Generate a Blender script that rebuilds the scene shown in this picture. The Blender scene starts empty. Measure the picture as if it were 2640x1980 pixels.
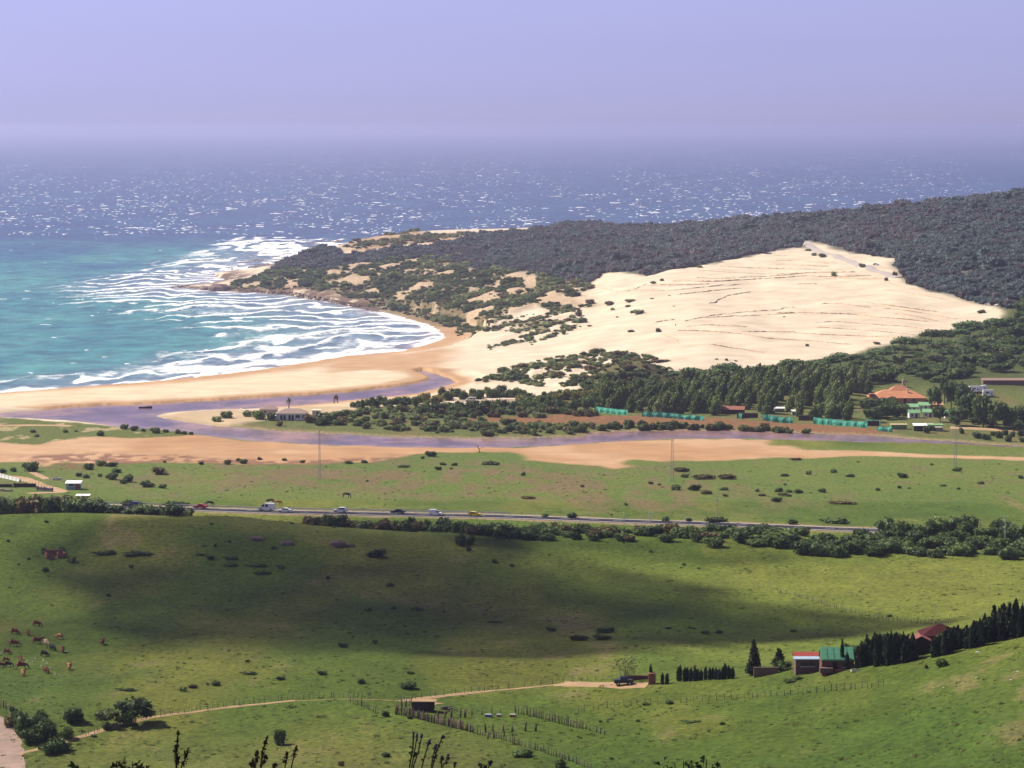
import bpy, bmesh, math, random
import numpy as np
from mathutils import Vector, Matrix

R = math.radians
scene = bpy.context.scene
COL = scene.collection

# ------------------------------------------------------------------ camera
HC, FPX, W0, H0, YH = 126.7, 8700.0, 2640.0, 1980.0, 325.0
PITCH = math.atan((H0 / 2 - YH) / FPX)
cam_d = bpy.data.cameras.new('camera')
cam_d.sensor_width = 36.0
cam_d.lens = 36.0 * FPX / W0
cam_d.clip_start = 0.5
cam_d.clip_end = 150000.0
cam = bpy.data.objects.new('camera', cam_d)
COL.objects.link(cam)
cam.location = (0, 0, HC)
cam.rotation_euler = (math.pi / 2 - PITCH, 0, 0)
scene.camera = cam

# ------------------------------------------------------------------ world, sun, exposure
SUN_EL = R(43)
SUN_H = (-0.86, 0.51)                       # horizontal direction towards the sun: left and beyond
TO_SUN = Vector((SUN_H[0] * math.cos(SUN_EL), SUN_H[1] * math.cos(SUN_EL), math.sin(SUN_EL))).normalized()
world = bpy.data.worlds.new('World')
scene.world = world
world.use_nodes = True
wn = world.node_tree.nodes
wl = world.node_tree.links
bg = wn['Background']
sky = wn.new('ShaderNodeTexSky')
sky.sky_type = 'NISHITA'
sky.sun_disc = False
sky.sun_elevation = SUN_EL
sky.sun_rotation = math.atan2(SUN_H[0], SUN_H[1])
sky.altitude = 100
sky.air_density = 0.6
sky.dust_density = 0.45
sky.ozone_density = 1.0
tint = wn.new('ShaderNodeMix')
tint.data_type = 'RGBA'
tint.blend_type = 'MULTIPLY'
tint.inputs['Factor'].default_value = 1.0
tint.inputs[7].default_value = SKY_TINT = (0.474, 0.470, 0.80, 1)
veil = wn.new('ShaderNodeHueSaturation')            # a hazy sky is paler than a clear one
veil.inputs['Saturation'].default_value = 0.25
wl.new(sky.outputs[0], veil.inputs['Color'])
wl.new(veil.outputs[0], tint.inputs[6])
wl.new(tint.outputs[2], bg.inputs['Color'])
bg.inputs['Strength'].default_value = 0.088

sun_d = bpy.data.lights.new('sun', 'SUN')
sun_d.energy = 5.0
sun_d.angle = R(0.55)
sun_d.color = (1.0, 0.93, 0.80)
sun = bpy.data.objects.new('sun', sun_d)
COL.objects.link(sun)
sun.rotation_euler = (-TO_SUN).to_track_quat('-Z', 'Y').to_euler()
sun.location = (0, 0, 2000)

vs = scene.view_settings
vs.view_transform = 'Standard'
vs.look = 'None'
vs.exposure = 0.80
vs.gamma = 1.0
vs.use_curve_mapping = False
cy = scene.cycles
cy.max_bounces = 6
cy.diffuse_bounces = 2
cy.glossy_bounces = 2
cy.transmission_bounces = 2
cy.transparent_max_bounces = 8
cy.volume_bounces = 1
cy.use_denoising = True
cy.denoiser = 'OPENIMAGEDENOISE'
try:
    cy.denoising_input_passes = 'RGB_ALBEDO_NORMAL'
    cy.denoising_prefilter = 'ACCURATE'
except Exception:
    pass
cy.sample_clamp_indirect = 4.0

# ------------------------------------------------------------------ helpers
def vhash(ix, iy, seed):
    h = (ix.astype(np.int64) * 374761393 + iy.astype(np.int64) * 668265263 + seed * 1442695041) & 0xFFFFFFFF
    h = ((h ^ (h >> 13)) * 1274126177) & 0xFFFFFFFF
    return ((h ^ (h >> 16)) & 0xFFFF) / 65535.0

def vnoise(x, y, seed=0):
    xi = np.floor(x); yi = np.floor(y)
    fx = x - xi; fy = y - yi
    fx = fx * fx * (3 - 2 * fx); fy = fy * fy * (3 - 2 * fy)
    a = vhash(xi, yi, seed); b = vhash(xi + 1, yi, seed)
    c = vhash(xi, yi + 1, seed); d = vhash(xi + 1, yi + 1, seed)
    return (a * (1 - fx) + b * fx) * (1 - fy) + (c * (1 - fx) + d * fx) * fy

def fbm(x, y, oct=4, seed=0, gain=0.5):
    s = 0.0; a = 1.0; t = 0.0
    for o in range(oct):
        s = s + a * vnoise(x, y, seed + o * 17)
        t += a
        x = x * 2.03 + 7.1; y = y * 2.03 + 3.7; a *= gain
    return s / t                                # 0..1

def sstep(e0, e1, x):
    t = np.clip((x - e0) / (e1 - e0 + 1e-12), 0, 1)
    return t * t * (3 - 2 * t)

def px_dir(px, py):
    """tan of depression below the horizontal and x/y ratio of a photo pixel's ray"""
    t = math.tan(PITCH + math.atan((py - H0 / 2) / FPX))
    a = (px - W0 / 2) / FPX * (math.cos(PITCH) + t * math.sin(PITCH))
    return a, t

def plane_pt(px, py, z=0.0):
    a, t = px_dir(px, py)
    d = (HC - z) / t
    return (a * d, d)

def poly_sd(X, Y, poly, margin=80.0, closed=True):
    """signed distance to a world polygon (negative inside); far points get +margin"""
    P = np.array(poly, float)
    out = np.full(X.shape, margin)
    sel = (X > P[:, 0].min() - margin) & (X < P[:, 0].max() + margin) & (Y > P[:, 1].min() - margin) & (Y < P[:, 1].max() + margin)
    if not sel.any():
        return out
    x = X[sel]; y = Y[sel]
    best = np.full(x.shape, 1e18); inside = np.zeros(x.shape, bool)
    n = len(P)
    for i in range(n if closed else n - 1):
        x0, y0 = P[i]; x1, y1 = P[(i + 1) % n]
        dx, dy = x1 - x0, y1 - y0
        L = dx * dx + dy * dy + 1e-9
        t = np.clip(((x - x0) * dx + (y - y0) * dy) / L, 0, 1)
        best = np.minimum(best, (x - x0 - t * dx) ** 2 + (y - y0 - t * dy) ** 2)
        if closed:
            c = ((y0 > y) != (y1 > y))
            xx = x0 + (y - y0) / (dy if abs(dy) > 1e-9 else 1e-9) * dx
            inside ^= c & (x < xx)
    d = np.sqrt(best)
    if closed:
        d = np.where(inside, -d, d)
    out[sel] = d
    return out

def new_mesh(name, verts, faces, mats=(), fmat=None, smooth=False):
    me = bpy.data.meshes.new(name)
    me.from_pydata([tuple(v) for v in verts], [], faces)
    for m in mats:
        me.materials.append(m)
    if fmat is not None:
        me.polygons.foreach_set('material_index', fmat)
    if smooth:
        me.polygons.foreach_set('use_smooth', [True] * len(me.polygons))
    me.update()
    return me

def np_mesh(name, V, F, mat=None, smooth=True):
    """V (n,3) array, F (m,k) array of constant k"""
    me = bpy.data.meshes.new(name)
    m, k = F.shape
    me.vertices.add(len(V)); me.loops.add(m * k); me.polygons.add(m)
    me.vertices.foreach_set('co', np.ascontiguousarray(V, np.float32).ravel())
    me.loops.foreach_set('vertex_index', np.ascontiguousarray(F, np.int32).ravel())
    me.polygons.foreach_set('loop_start', np.arange(0, m * k, k, dtype=np.int32))
    me.polygons.foreach_set('use_smooth', np.full(m, smooth))
    if mat is not None:
        me.materials.append(mat)
    me.update(calc_edges=True)
    return me

def set_col(me, name, rgba):
    at = me.color_attributes.new(name, 'FLOAT_COLOR', 'POINT')
    at.data.foreach_set('color', np.ascontiguousarray(rgba, np.float32).ravel())

def link(name, me, parent=None, loc=None, rotz=0.0, scale=None):
    o = bpy.data.objects.new(name, me)
    COL.objects.link(o)
    if parent is not None:
        o.parent = parent
    if loc is not None:
        o.location = loc
    if rotz:
        o.rotation_euler = (0, 0, rotz)
    if scale is not None:
        o.scale = scale if hasattr(scale, '__len__') else (scale,) * 3
    return o

def tag(o, label, cat, group=None):
    o['label'] = label; o['category'] = cat
    if group:
        o['group'] = group
    return o

def struct(o):
    o['kind'] = 'structure'; return o

def stuff(o, label=None, cat=None):
    o['kind'] = 'stuff'
    if label:
        o['label'] = label; o['category'] = cat
    return o

def thing(name, loc, rotz, label, cat, group=None):
    return tag(link(name, None, None, loc, rotz), label, cat, group)

ORD = ['first', 'second', 'third', 'fourth', 'fifth', 'sixth', 'seventh', 'eighth', 'ninth', 'tenth', 'eleventh', 'twelfth',
       'thirteenth', 'fourteenth', 'fifteenth', 'sixteenth', 'seventeenth', 'eighteenth', 'nineteenth', 'twentieth']
def ordn(i):
    if i < 20:
        return ORD[i]
    tens = {2: 'twenty', 3: 'thirty', 4: 'forty', 5: 'fifty', 6: 'sixty', 7: 'seventy', 8: 'eighty', 9: 'ninety'}
    n = i + 1
    if n >= 100:
        return 'hundred and ' + ordn(n - 101) if n > 100 else 'hundredth'
    return tens[n // 10] + ('-' + ORD[n % 10 - 1] if n % 10 else 'th').replace('ytth', 'tieth')

# ------------------------------------------------------------------ materials
def nodes_of(name):
    m = bpy.data.materials.new(name)
    m.use_nodes = True
    nt = m.node_tree
    return m, nt.nodes, nt.links, nt.nodes['Principled BSDF']

def noise_node(n, l, scale, detail=4, rough=0.55, coord='Object', vec=None):
    t = n.new('ShaderNodeTexNoise')
    t.inputs['Scale'].default_value = scale
    t.inputs['Detail'].default_value = detail
    t.inputs['Roughness'].default_value = rough
    if vec is None:
        c = n.new('ShaderNodeTexCoord'); vec = c.outputs[coord]
    l.new(vec, t.inputs['Vector'])
    return t

def ramp(n, l, fac, stops):
    r = n.new('ShaderNodeValToRGB')
    e = r.color_ramp.elements
    e[0].position, e[0].color = stops[0][0], (*stops[0][1], 1)
    e[1].position, e[1].color = stops[-1][0], (*stops[-1][1], 1)
    for p, c in stops[1:-1]:
        k = e.new(p); k.color = (*c, 1)
    l.new(fac, r.inputs['Fac'])
    return r

_mc = {}
def paint(name, col, rough=0.6, metal=0.0, var=0.15, scale=3.0, bump=0.0, spec=0.3):
    """plain surface with uneven tone"""
    if name in _mc:
        return _mc[name]
    m, n, l, b = nodes_of(name)
    t = noise_node(n, l, scale, 5)
    lo = tuple(c * (1 - var) for c in col); hi = tuple(min(1, c * (1 + var)) for c in col)
    r = ramp(n, l, t.outputs['Fac'], [(0.3, lo), (0.7, hi)])
    l.new(r.outputs['Color'], b.inputs['Base Color'])
    b.inputs['Roughness'].default_value = rough
    b.inputs['Metallic'].default_value = metal
    b.inputs['Specular IOR Level'].default_value = spec
    if bump:
        bp = n.new('ShaderNodeBump'); bp.inputs['Strength'].default_value = bump
        l.new(t.outputs['Fac'], bp.inputs['Height']); l.new(bp.outputs['Normal'], b.inputs['Normal'])
    _mc[name] = m
    return m

def leafy(name, c_lo, c_mid, c_hi, trans=0.25, obj_var=0.25):
    """foliage: tone varies from leaf to leaf and from plant to plant"""
    if name in _mc:
        return _mc[name]
    m, n, l, b = nodes_of(name)
    g = n.new('ShaderNodeNewGeometry')
    r = ramp(n, l, g.outputs['Random Per Island'], [(0.0, c_lo), (0.5, c_mid), (1.0, c_hi)])
    oi = n.new('ShaderNodeObjectInfo')
    mp = n.new('ShaderNodeMapRange')
    mp.inputs['To Min'].default_value = 1 - obj_var; mp.inputs['To Max'].default_value = 1 + obj_var
    l.new(oi.outputs['Random'], mp.inputs['Value'])
    hs = n.new('ShaderNodeHueSaturation')
    l.new(r.outputs['Color'], hs.inputs['Color']); l.new(mp.outputs['Result'], hs.inputs['Value'])
    l.new(hs.outputs['Color'], b.inputs['Base Color'])
    b.inputs['Roughness'].default_value = 0.65
    b.inputs['Specular IOR Level'].default_value = 0.2
    tr = n.new('ShaderNodeBsdfTranslucent')
    l.new(hs.outputs['Color'], tr.inputs['Color'])
    mx = n.new('ShaderNodeMixShader'); mx.inputs[0].default_value = trans
    l.new(b.outputs[0], mx.inputs[1]); l.new(tr.outputs[0], mx.inputs[2])
    l.new(mx.outputs[0], n['Material Output'].inputs['Surface'])
    _mc[name] = m
    return m

# ------------------------------------------------------------------ the lie of the land
# columns of survey points: (distance, photo row seen there) or (distance, height, 'z')
CP = [-290, 0, 350, 660, 1000, 1320, 1700, 2030, 2400, 2640, 2930]
ROAD_PX = [(-290, 1290), (0, 1297), (357, 1307), (700, 1319), (1000, 1325), (1300, 1331), (1580, 1342), (1900, 1352), (2161, 1364), (2320, 1368), (2640, 1376), (2930, 1384)]
ROAD_Z = 9.0
def road_d(px):
    py = float(np.interp(px, [p[0] for p in ROAD_PX], [p[1] for p in ROAD_PX]))
    return plane_pt(px, py, ROAD_Z)[1]
NEAR = {
 -290: [(650, 1985), (705, 1800), (780, 1690), (845, 1575), (905, 1455), (960, 1338)],
 0:    [(640, 1980), (700, 1795), (775, 1685), (845, 1570), (905, 1450), (960, 1335)],
 350:  [(630, 1980), (695, 1800), (765, 1690), (835, 1580), (900, 1460), (955, 1335)],
 660:  [(620, 1980), (690, 1805), (755, 1690), (830, 1590), (895, 1470), (955, 1336)],
 1000: [(612, 1980), (690, 1790), (750, 1690), (825, 1590), (890, 1480), (945, 1372)],
 1320: [(608, 1980), (715, 1755), (770, 1670), (840, 1580), (895, 1480), (955, 1383)],
 1700: [(595, 1980), (690, 1760), (745, 1680), (820, 1590), (890, 1480), (955, 1374)],
 2030: [(575, 1980), (675, 1735), (735, 1690), (815, 1600), (890, 1480), (955, 1380)],
 2400: [(545, 1980), (645, 1699), (735, 1655), (815, 1570), (890, 1470), (945, 1403)],
 2640: [(520, 1980), (640, 1645), (735, 1615), (815, 1540), (885, 1470), (940, 1408)],
 2930: [(500, 1980), (630, 1590), (735, 1570), (815, 1520), (885, 1460), (940, 1410)]}
def zz(*a):
    return [(d, z, 'z') for d, z in a]
SEA_COL = zz((1600, 1.5), (1750, -3), (2000, -5), (2250, -6), (2500, -6), (2900, -6), (3100, -6), (3300, -8))
FAR = {
 -290: SEA_COL, 0: SEA_COL, 350: SEA_COL,
 660:  zz((1640, 1.5), (1800, -4), (2000, -5), (2300, -3), (2530, 4), (2700, 7), (2900, -4), (3300, -8)),
 1000: zz((1680, 1.5), (1850, 1.0), (2080, -2), (2300, 5), (2520, 15), (2980, 24), (3080, 4), (3300, -8)),
 1320: zz((1590, 3.5), (1830, 5), (2060, 12), (2350, 20), (2650, 25), (3040, 27.5), (3140, 5), (3300, -8)),
 1700: [(1560, 5, 'z'), (1640, 957), (1830, 850), (2200, 690), (2450, 642), (2900, 582), (3050, 18, 'z'), (3300, -8, 'z')],
 2030: [(1560, 6, 'z'), (1690, 930), (1900, 800), (2340, 643), (2520, 609), (2720, 560), (2900, 35, 'z'), (3300, -8, 'z')],
 2400: [(1560, 7, 'z'), (1745, 890), (1990, 745), (2150, 668), (2330, 600), (2560, 532), (2750, 50, 'z'), (3300, 0, 'z')],
 2640: [(1560, 1000), (1740, 890), (1870, 802), (1990, 714), (2200, 612), (2550, 507), (2750, 60, 'z'), (3300, 10, 'z')],
 2930: [(1560, 995), (1740, 880), (1870, 790), (1990, 697), (2200, 585), (2550, 465), (2750, 75, 'z'), (3300, 20, 'z')]}
def MD(d):
    """distance of a far survey row: the rows were noted against a slightly different eye height"""
    u = 1174500.0 / d
    return d * 0.9385 * u / (u - 45)
KD, KZ = [], []
for px in CP:
    k = [(0, HC - 1.75, 'z'), (8, HC - 2.35, 'z'), (30, 117.5, 'z'), (100, 99, 'z'), (250, 68, 'z'), (420, 36, 'z')]
    rd = road_d(px)
    k += NEAR[px]
    k += zz((rd - 28, 7.8), (rd, ROAD_Z - 0.1), (rd + 30, 7.2), (1185, 4.3), (1262, 2.3), (1340, 1.3), (1480, 2.0))
    k += [(MD(q[0]), q[1] * MD(q[0]) / q[0], 'z') if len(q) == 3 else (MD(q[0]), q[1]) for q in FAR[px]]
    KD.append([q[0] for q in k])
    KZ.append([q[1] if len(q) == 3 else HC - q[0] * px_dir(px, q[1])[1] for q in k])
KA = np.array([(p - W0 / 2) / FPX for p in CP]); KD = np.array(KD, float); KZ = np.array(KZ, float)

def cubic_cols(a, K):
    """Catmull-Rom across the survey columns"""
    a = np.clip(a, KA[0], KA[-1])
    j = np.clip(np.searchsorted(KA, a) - 1, 0, len(KA) - 2)
    h = KA[j + 1] - KA[j]; t = ((a - KA[j]) / h)[:, None]
    S = np.gradient(K, KA, axis=0)
    h = h[:, None]
    return ((2*t**3 - 3*t**2 + 1) * K[j] + (t**3 - 2*t**2 + t) * h * S[j] + (-2*t**3 + 3*t**2) * K[j + 1] + (t**3 - t**2) * h * S[j + 1])

def pchip(xk, yk, x):
    h = np.diff(xk); dl = np.diff(yk) / h
    m = np.zeros_like(yk)
    s = dl[:-1] * dl[1:]
    w1 = 2 * h[1:] + h[:-1]; w2 = h[1:] + 2 * h[:-1]
    with np.errstate(divide='ignore', invalid='ignore'):
        mm = (w1 + w2) / (w1 / dl[:-1] + w2 / dl[1:])
    m[1:-1] = np.where(s > 0, mm, 0)
    m[0] = dl[0]; m[-1] = dl[-1]
    i = np.clip(np.searchsorted(xk, x) - 1, 0, len(xk) - 2)
    t = (x - xk[i]) / h[i]
    return ((2*t**3 - 3*t**2 + 1) * yk[i] + (t**3 - 2*t**2 + t) * h[i] * m[i] + (-2*t**3 + 3*t**2) * yk[i + 1] + (t**3 - t**2) * h[i] * m[i + 1])

NA = 620
GA = np.linspace(-0.188, 0.188, NA)
GD = np.concatenate([np.linspace(0.5, 20, 14), np.linspace(24, 490, 44), np.arange(496, 1000, 1.6), np.arange(1000, 1110, 1.3),
                     np.arange(1110, 1700, 2.2), np.arange(1700, 2400, 3.2), np.arange(2400, 3640, 6.0)])
ND = len(GD)
cd = cubic_cols(GA, KD); cz = cubic_cols(GA, KZ)
Z = np.zeros((NA, ND))
for i in range(NA):
    Z[i] = pchip(cd[i], cz[i], GD)
X = GA[:, None] * GD[None, :]
Y = np.repeat(GD[None, :], NA, 0)

def tanrow(py):
    return math.tan(PITCH + math.atan((py - H0 / 2) / FPX))

def hit(px, py, dmin=470.0, Zg=None):
    """where a photo pixel's ray first meets the ground"""
    Zg = Z if Zg is None else Zg
    a, t = px_dir(px, py)
    fi = np.clip((a - GA[0]) / (GA[1] - GA[0]), 0, NA - 1.001)
    i = int(fi); f = fi - i
    zc = Zg[i] * (1 - f) + Zg[i + 1] * f
    g = zc - (HC - GD * t)                       # ground above the ray where positive
    k = np.nonzero((g[1:] >= 0) & (g[:-1] < 0) & (GD[1:] > dmin))[0]
    if len(k) == 0:
        d = GD[-1]; return Vector((a * d, d, float(zc[-1])))
    k = k[0]
    s = -g[k] / (g[k + 1] - g[k])
    d = GD[k] + s * (GD[k + 1] - GD[k])
    return Vector((a * d, d, float(zc[k] * (1 - s) + zc[k + 1] * s)))

def ground(x, y):
    a = np.clip((x / y - GA[0]) / (GA[1] - GA[0]), 0, NA - 1.001)
    r = np.interp(y, GD, np.arange(ND)); r = np.clip(r, 0, ND - 1.001)
    i = np.floor(a).astype(int); j = np.floor(r).astype(int)
    fa = a - i; fr = r - j
    return (Z[i, j] * (1 - fa) + Z[i + 1, j] * fa) * (1 - fr) + (Z[i, j + 1] * (1 - fa) + Z[i + 1, j + 1] * fa) * fr

def gz(x, y):
    return float(ground(np.array([x]), np.array([y]))[0])

Z_BASE = Z.copy()
def region(pts):
    """photo outline -> outline on the ground"""
    return [tuple(hit(px, py, Zg=Z_BASE)[:2]) for px, py in pts]

# ---- coast, lagoon and cover outlines, surveyed off the photograph and laid out on the ground
COAST = [(-420, 1040), (-290, 1030), (0, 1013), (150, 1002), (300, 991), (400, 983), (500, 973), (590, 963), (716, 947), (837, 927), (906, 917), (985, 910), (1047, 904),
         (1095, 892), (1152, 870), (1139, 854), (1104, 835), (1032, 816), (1000, 806), (957, 800), (868, 781), (748, 760), (660, 754), (602, 752),
         (560, 750), (500, 745), (441, 739), (480, 734), (560, 730), (606, 731), (592, 722), (558, 710), (620, 704), (685, 700), (704, 689), (729, 667), (780, 654),
         (837, 640), (887, 634), (894, 626)]
coast_w = [plane_pt(px, py) for px, py in COAST]
coast_w += [((905 - 1320) / FPX * MD(3030), MD(3030)), ((1000 - 1320) / FPX * MD(3120), MD(3120)), (0, MD(3200)), (80, MD(3240)), (180, MD(3290)), (300, MD(3290)), (420, MD(3310)), (700, MD(3500))]
SEA_POLY = coast_w + [(30000, MD(3600)), (30000, 80000), (-30000, 80000), (-30000, 1585)]
RIVER = [(-420, 1076), (-290, 1074), (0, 1065), (127, 1054), (253, 1045), (380, 1042), (506, 1035), (700, 1023), (790, 1018), (916, 1008), (1000, 998), (1043, 992), (1085, 984), (1105, 976),
         (1090, 966), (1060, 958), (1090, 955), (1130, 965), (1165, 978), (1180, 988),
         (1138, 1004), (1075, 1018), (1011, 1026), (900, 1036), (821, 1045), (695, 1055), (600, 1057), (506, 1059), (430, 1065), (405, 1073), (430, 1080), (474, 1087), (569, 1099), (600, 1102), (726, 1111),
         (869, 1118), (1011, 1126), (1201, 1130), (1327, 1130), (1453, 1127), (1504, 1124), (1516, 1118), (1611, 1111), (1833, 1110), (1900, 1111), (2098, 1118),
         (2256, 1123), (2541, 1145), (2640, 1150), (2930, 1164), (2930, 1168), (2640, 1155), (2415, 1144), (2161, 1139), (1990, 1134), (1900, 1131), (1738, 1132), (1611, 1138),
         (1485, 1146), (1327, 1154), (1200, 1156), (1011, 1154), (853, 1149), (726, 1141), (645, 1138), (590, 1131), (538, 1124), (475, 1115), (411, 1108), (316, 1102),
         (221, 1089), (127, 1081), (0, 1077), (-290, 1085), (-420, 1086)]
RIVER_Z = 0.55
river_w = [plane_pt(px, py, RIVER_Z) for px, py in RIVER]
MUD = [(-420, 1150), (-290, 1140), (0, 1139), (32, 1139), (95, 1141), (221, 1131), (332, 1127), (506, 1122), (538, 1124), (645, 1139), (726, 1140), (853, 1148), (1011, 1153), (1200, 1155),
       (1327, 1153), (1485, 1145), (1611, 1137), (1738, 1131), (1900, 1130), (1981, 1134), (1987, 1144), (2066, 1159), (2225, 1164), (2478, 1172), (2640, 1178), (2930, 1188),
       (2930, 1200), (2640, 1188), (2478, 1182), (2256, 1175), (2092, 1178), (1900, 1187), (1833, 1192), (1738, 1187), (1627, 1184), (1599, 1194), (1643, 1204), (1589, 1213), (1548, 1204),
       (1453, 1198), (1352, 1186), (1333, 1171), (1300, 1168), (1233, 1167), (1138, 1168), (1068, 1173), (1027, 1182), (948, 1193), (790, 1193), (633, 1194), (506, 1195), (316, 1190), (221, 1195),
       (150, 1190), (110, 1200), (63, 1192), (0, 1190), (-290, 1195), (-420, 1198)]
SCRUB = [(570, 1093), (640, 1086), (760, 1076), (900, 1062), (960, 1048), (1100, 1043), (1250, 1040), (1340, 1032), (1450, 1020), (1500, 1008), (1545, 985), (1585, 962), (1640, 955), (1715, 985), (1745, 968), (1800, 962),
         (2000, 946), (2200, 917), (2330, 884), (2420, 852), (2500, 838), (2575, 828), (2590, 800), (2560, 775), (2640, 740), (2930, 720), (2930, 1163), (2640, 1149), (2541, 1144), (2256, 1121), (1833, 1108), (1611, 1109),
         (1504, 1122), (1327, 1128), (1011, 1124), (726, 1109), (600, 1101)]
MARSH = [(1180, 1078), (1330, 1072), (1500, 1068), (1700, 1076), (1950, 1085), (2150, 1099), (2320, 1110), (2250, 1119), (2100, 1116), (1900, 1103), (1700, 1094), (1500, 1094), (1350, 1090), (1200, 1086)]
FOREST = [(690, 703), (700, 686), (735, 664), (790, 652), (850, 642), (900, 655), (960, 648), (1010, 640), (1100, 632), (1180, 622), (1220, 606), (1350, 598), (1400, 592), (1560, 580),
          (1700, 578), (2030, 554), (2400, 524), (2640, 498), (2930, 452), (2930, 760), (2640, 790), (2600, 800), (2560, 786), (2522, 783), (2431, 755), (2332, 733), (2300, 690), (2310, 670), (2220, 655), (2150, 638), (2085, 622), (2065, 628), (2078, 640),
          (2033, 642), (1956, 656), (1880, 670), (1798, 683), (1735, 697), (1667, 712), (1617, 700), (1560, 705), (1522, 737), (1475, 722), (1400, 716), (1348, 705), (1280, 702), (1221, 700), (1190, 694), (1140, 676), (1080, 672),
          (1000, 676), (900, 684), (780, 694)]
HEATH = [(600, 752), (602, 728), (660, 712), (690, 700), (780, 692), (900, 680), (1000, 672), (1140, 664), (1221, 690), (1348, 703), (1475, 720), (1540, 735), (1480, 760), (1530, 790), (1400, 800), (1300, 815), (1200, 830), (1120, 832),
         (1080, 818), (1040, 808), (960, 788), (880, 765), (760, 748)]
DUNEVEG = [(1180, 838), (1300, 800), (1420, 795), (1500, 810), (1480, 850), (1430, 865), (1380, 880), (1300, 900), (1290, 880), (1330, 850), (1240, 850)]
LOWDUNE = [(1240, 985), (1300, 968), (1400, 930), (1520, 915), (1650, 925), (1700, 965), (1740, 985), (1700, 1000), (1560, 1010), (1450, 1000), (1380, 985), (1300, 978)]
FARHEATH = [(885, 640), (895, 618), (960, 606), (1100, 600), (1230, 598), (1350, 596), (1400, 592), (1380, 604), (1230, 612), (1180, 624), (1060, 628), (960, 648), (905, 650)]
SANDTONGUE = [(405, 1073), (430, 1064), (506, 1058), (695, 1054), (821, 1044), (900, 1035), (1011, 1025), (1075, 1030), (950, 1050), (880, 1064), (760, 1076), (650, 1084), (560, 1096), (474, 1086)]
WETBEACH = [(760, 940), (900, 918), (1000, 908), (1060, 912), (1140, 892), (1180, 905), (1160, 935), (1120, 955), (1180, 975), (1200, 992), (1130, 1010), (1040, 1000), (1100, 985), (1110, 968), (1000, 955), (860, 962)]
PINKGRASS = [(560, 1230), (750, 1200), (900, 1215), (1200, 1205), (1480, 1215), (1700, 1250), (1780, 1290), (1650, 1310), (1400, 1295), (1200, 1275), (900, 1250), (650, 1250)]
ISLET_GREEN = [(-420, 1092), (-290, 1086), (0, 1080), (127, 1083), (221, 1091), (316, 1104), (411, 1110), (475, 1117), (538, 1124), (506, 1123), (332, 1127), (221, 1131), (95, 1141), (32, 1139), (-290, 1136), (-420, 1138)]
YELLOW = [(1260, 1420), (1500, 1440), (1800, 1470), (2100, 1440), (2640, 1415), (2930, 1420), (2930, 1580), (2640, 1590), (2400, 1640), (2160, 1640), (1900, 1690), (1800, 1640), (2160, 1612), (1900, 1560), (1600, 1500)]
DEBRIS = [(40, 1176), (200, 1172), (400, 1174), (600, 1180), (800, 1184), (1000, 1178), (1060, 1172), (1040, 1184), (950, 1194), (800, 1194), (600, 1196), (400, 1193), (250, 1196), (190, 1210), (120, 1200), (60, 1188)]
REG = {k: region(v) for k, v in dict(DEBRIS=DEBRIS, YELLOW=YELLOW, MUD=MUD, SCRUB=SCRUB, MARSH=MARSH, FOREST=FOREST, HEATH=HEATH, DUNEVEG=DUNEVEG, LOWDUNE=LOWDUNE, FARHEATH=FARHEATH,
       SANDTONGUE=SANDTONGUE, WETBEACH=WETBEACH, PINKGRASS=PINKGRASS, ISLET_GREEN=ISLET_GREEN).items()}
# organic edges: the outlines are read at slightly shifted places
WX = X + (fbm(X / 14, Y / 40, 3, 5) - 0.5) * 9 * np.clip(Y / 1500, 0.3, 1.5)
WY = Y + (fbm(X / 14, Y / 40, 3, 9) - 0.5) * 26 * np.clip(Y / 1500, 0.3, 1.5)
SD = {k: poly_sd(WX, WY, v) for k, v in REG.items()}
SD['SEA'] = poly_sd(X + (fbm(X / 9, Y / 20, 3, 15) - 0.5) * 4, Y + (fbm(X / 9, Y / 20, 3, 16) - 0.5) * 10, SEA_POLY, 600)
SD['RIVER'] = poly_sd(X + (fbm(X / 6, Y / 20, 3, 25) - 0.5) * 2.5, Y + (fbm(X / 6, Y / 20, 3, 26) - 0.5) * 7, river_w)
def inside(k, w=6.0):
    return sstep(w, -w, SD[k])

# relief
hillm = sstep(430, 560, Y) * sstep(1010, 960, Y)
Z += hillm * ((fbm(X / 60, Y / 60, 3, 31) - 0.5) * 2.6 + (fbm(X / 14, Y / 14, 3, 32) - 0.5) * 0.7)
Z += sstep(1090, 1120, Y) * sstep(1240, 1180, Y) * ((fbm(X / 40, Y / 40, 3, 33) - 0.5) * 1.4)
fo = inside('FOREST', 20)
Z += fo * ((fbm(X / 70, Y / 110, 3, 41) - 0.5) * 7 + (fbm(X / 18, Y / 30, 2, 42) - 0.5) * 2.5)
he = inside('HEATH', 12)
Z += he * ((fbm(X / 30, Y / 60, 3, 43) - 0.5) * 5.5 + (fbm(X / 9, Y / 18, 2, 44) - 0.5) * 2.2)
Z += inside('DUNEVEG', 12) * (fbm(X / 14, Y / 30, 3, 45) - 0.4) * 5 + inside('LOWDUNE', 12) * (fbm(X / 12, Y / 26, 3, 46) - 0.35) * 5
Z += inside('SCRUB', 20) * (fbm(X / 25, Y / 40, 3, 47) - 0.5) * 1.6
Z += inside('FARHEATH', 20) * (fbm(X / 30, Y / 60, 3, 48) - 0.5) * 3
duneband = sstep(1600, 1720, Y) * (1 - fo) * (1 - he) * sstep(0.0, 0.02, X / Y) * (1 - inside('SCRUB', 10))
Z += duneband * ((fbm(X / 50, Y / 100, 3, 51) - 0.5) * 4.5 + (fbm(X / 40 + Y / 90, Y / 16, 3, 52) - 0.5) * 2.4)
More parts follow.
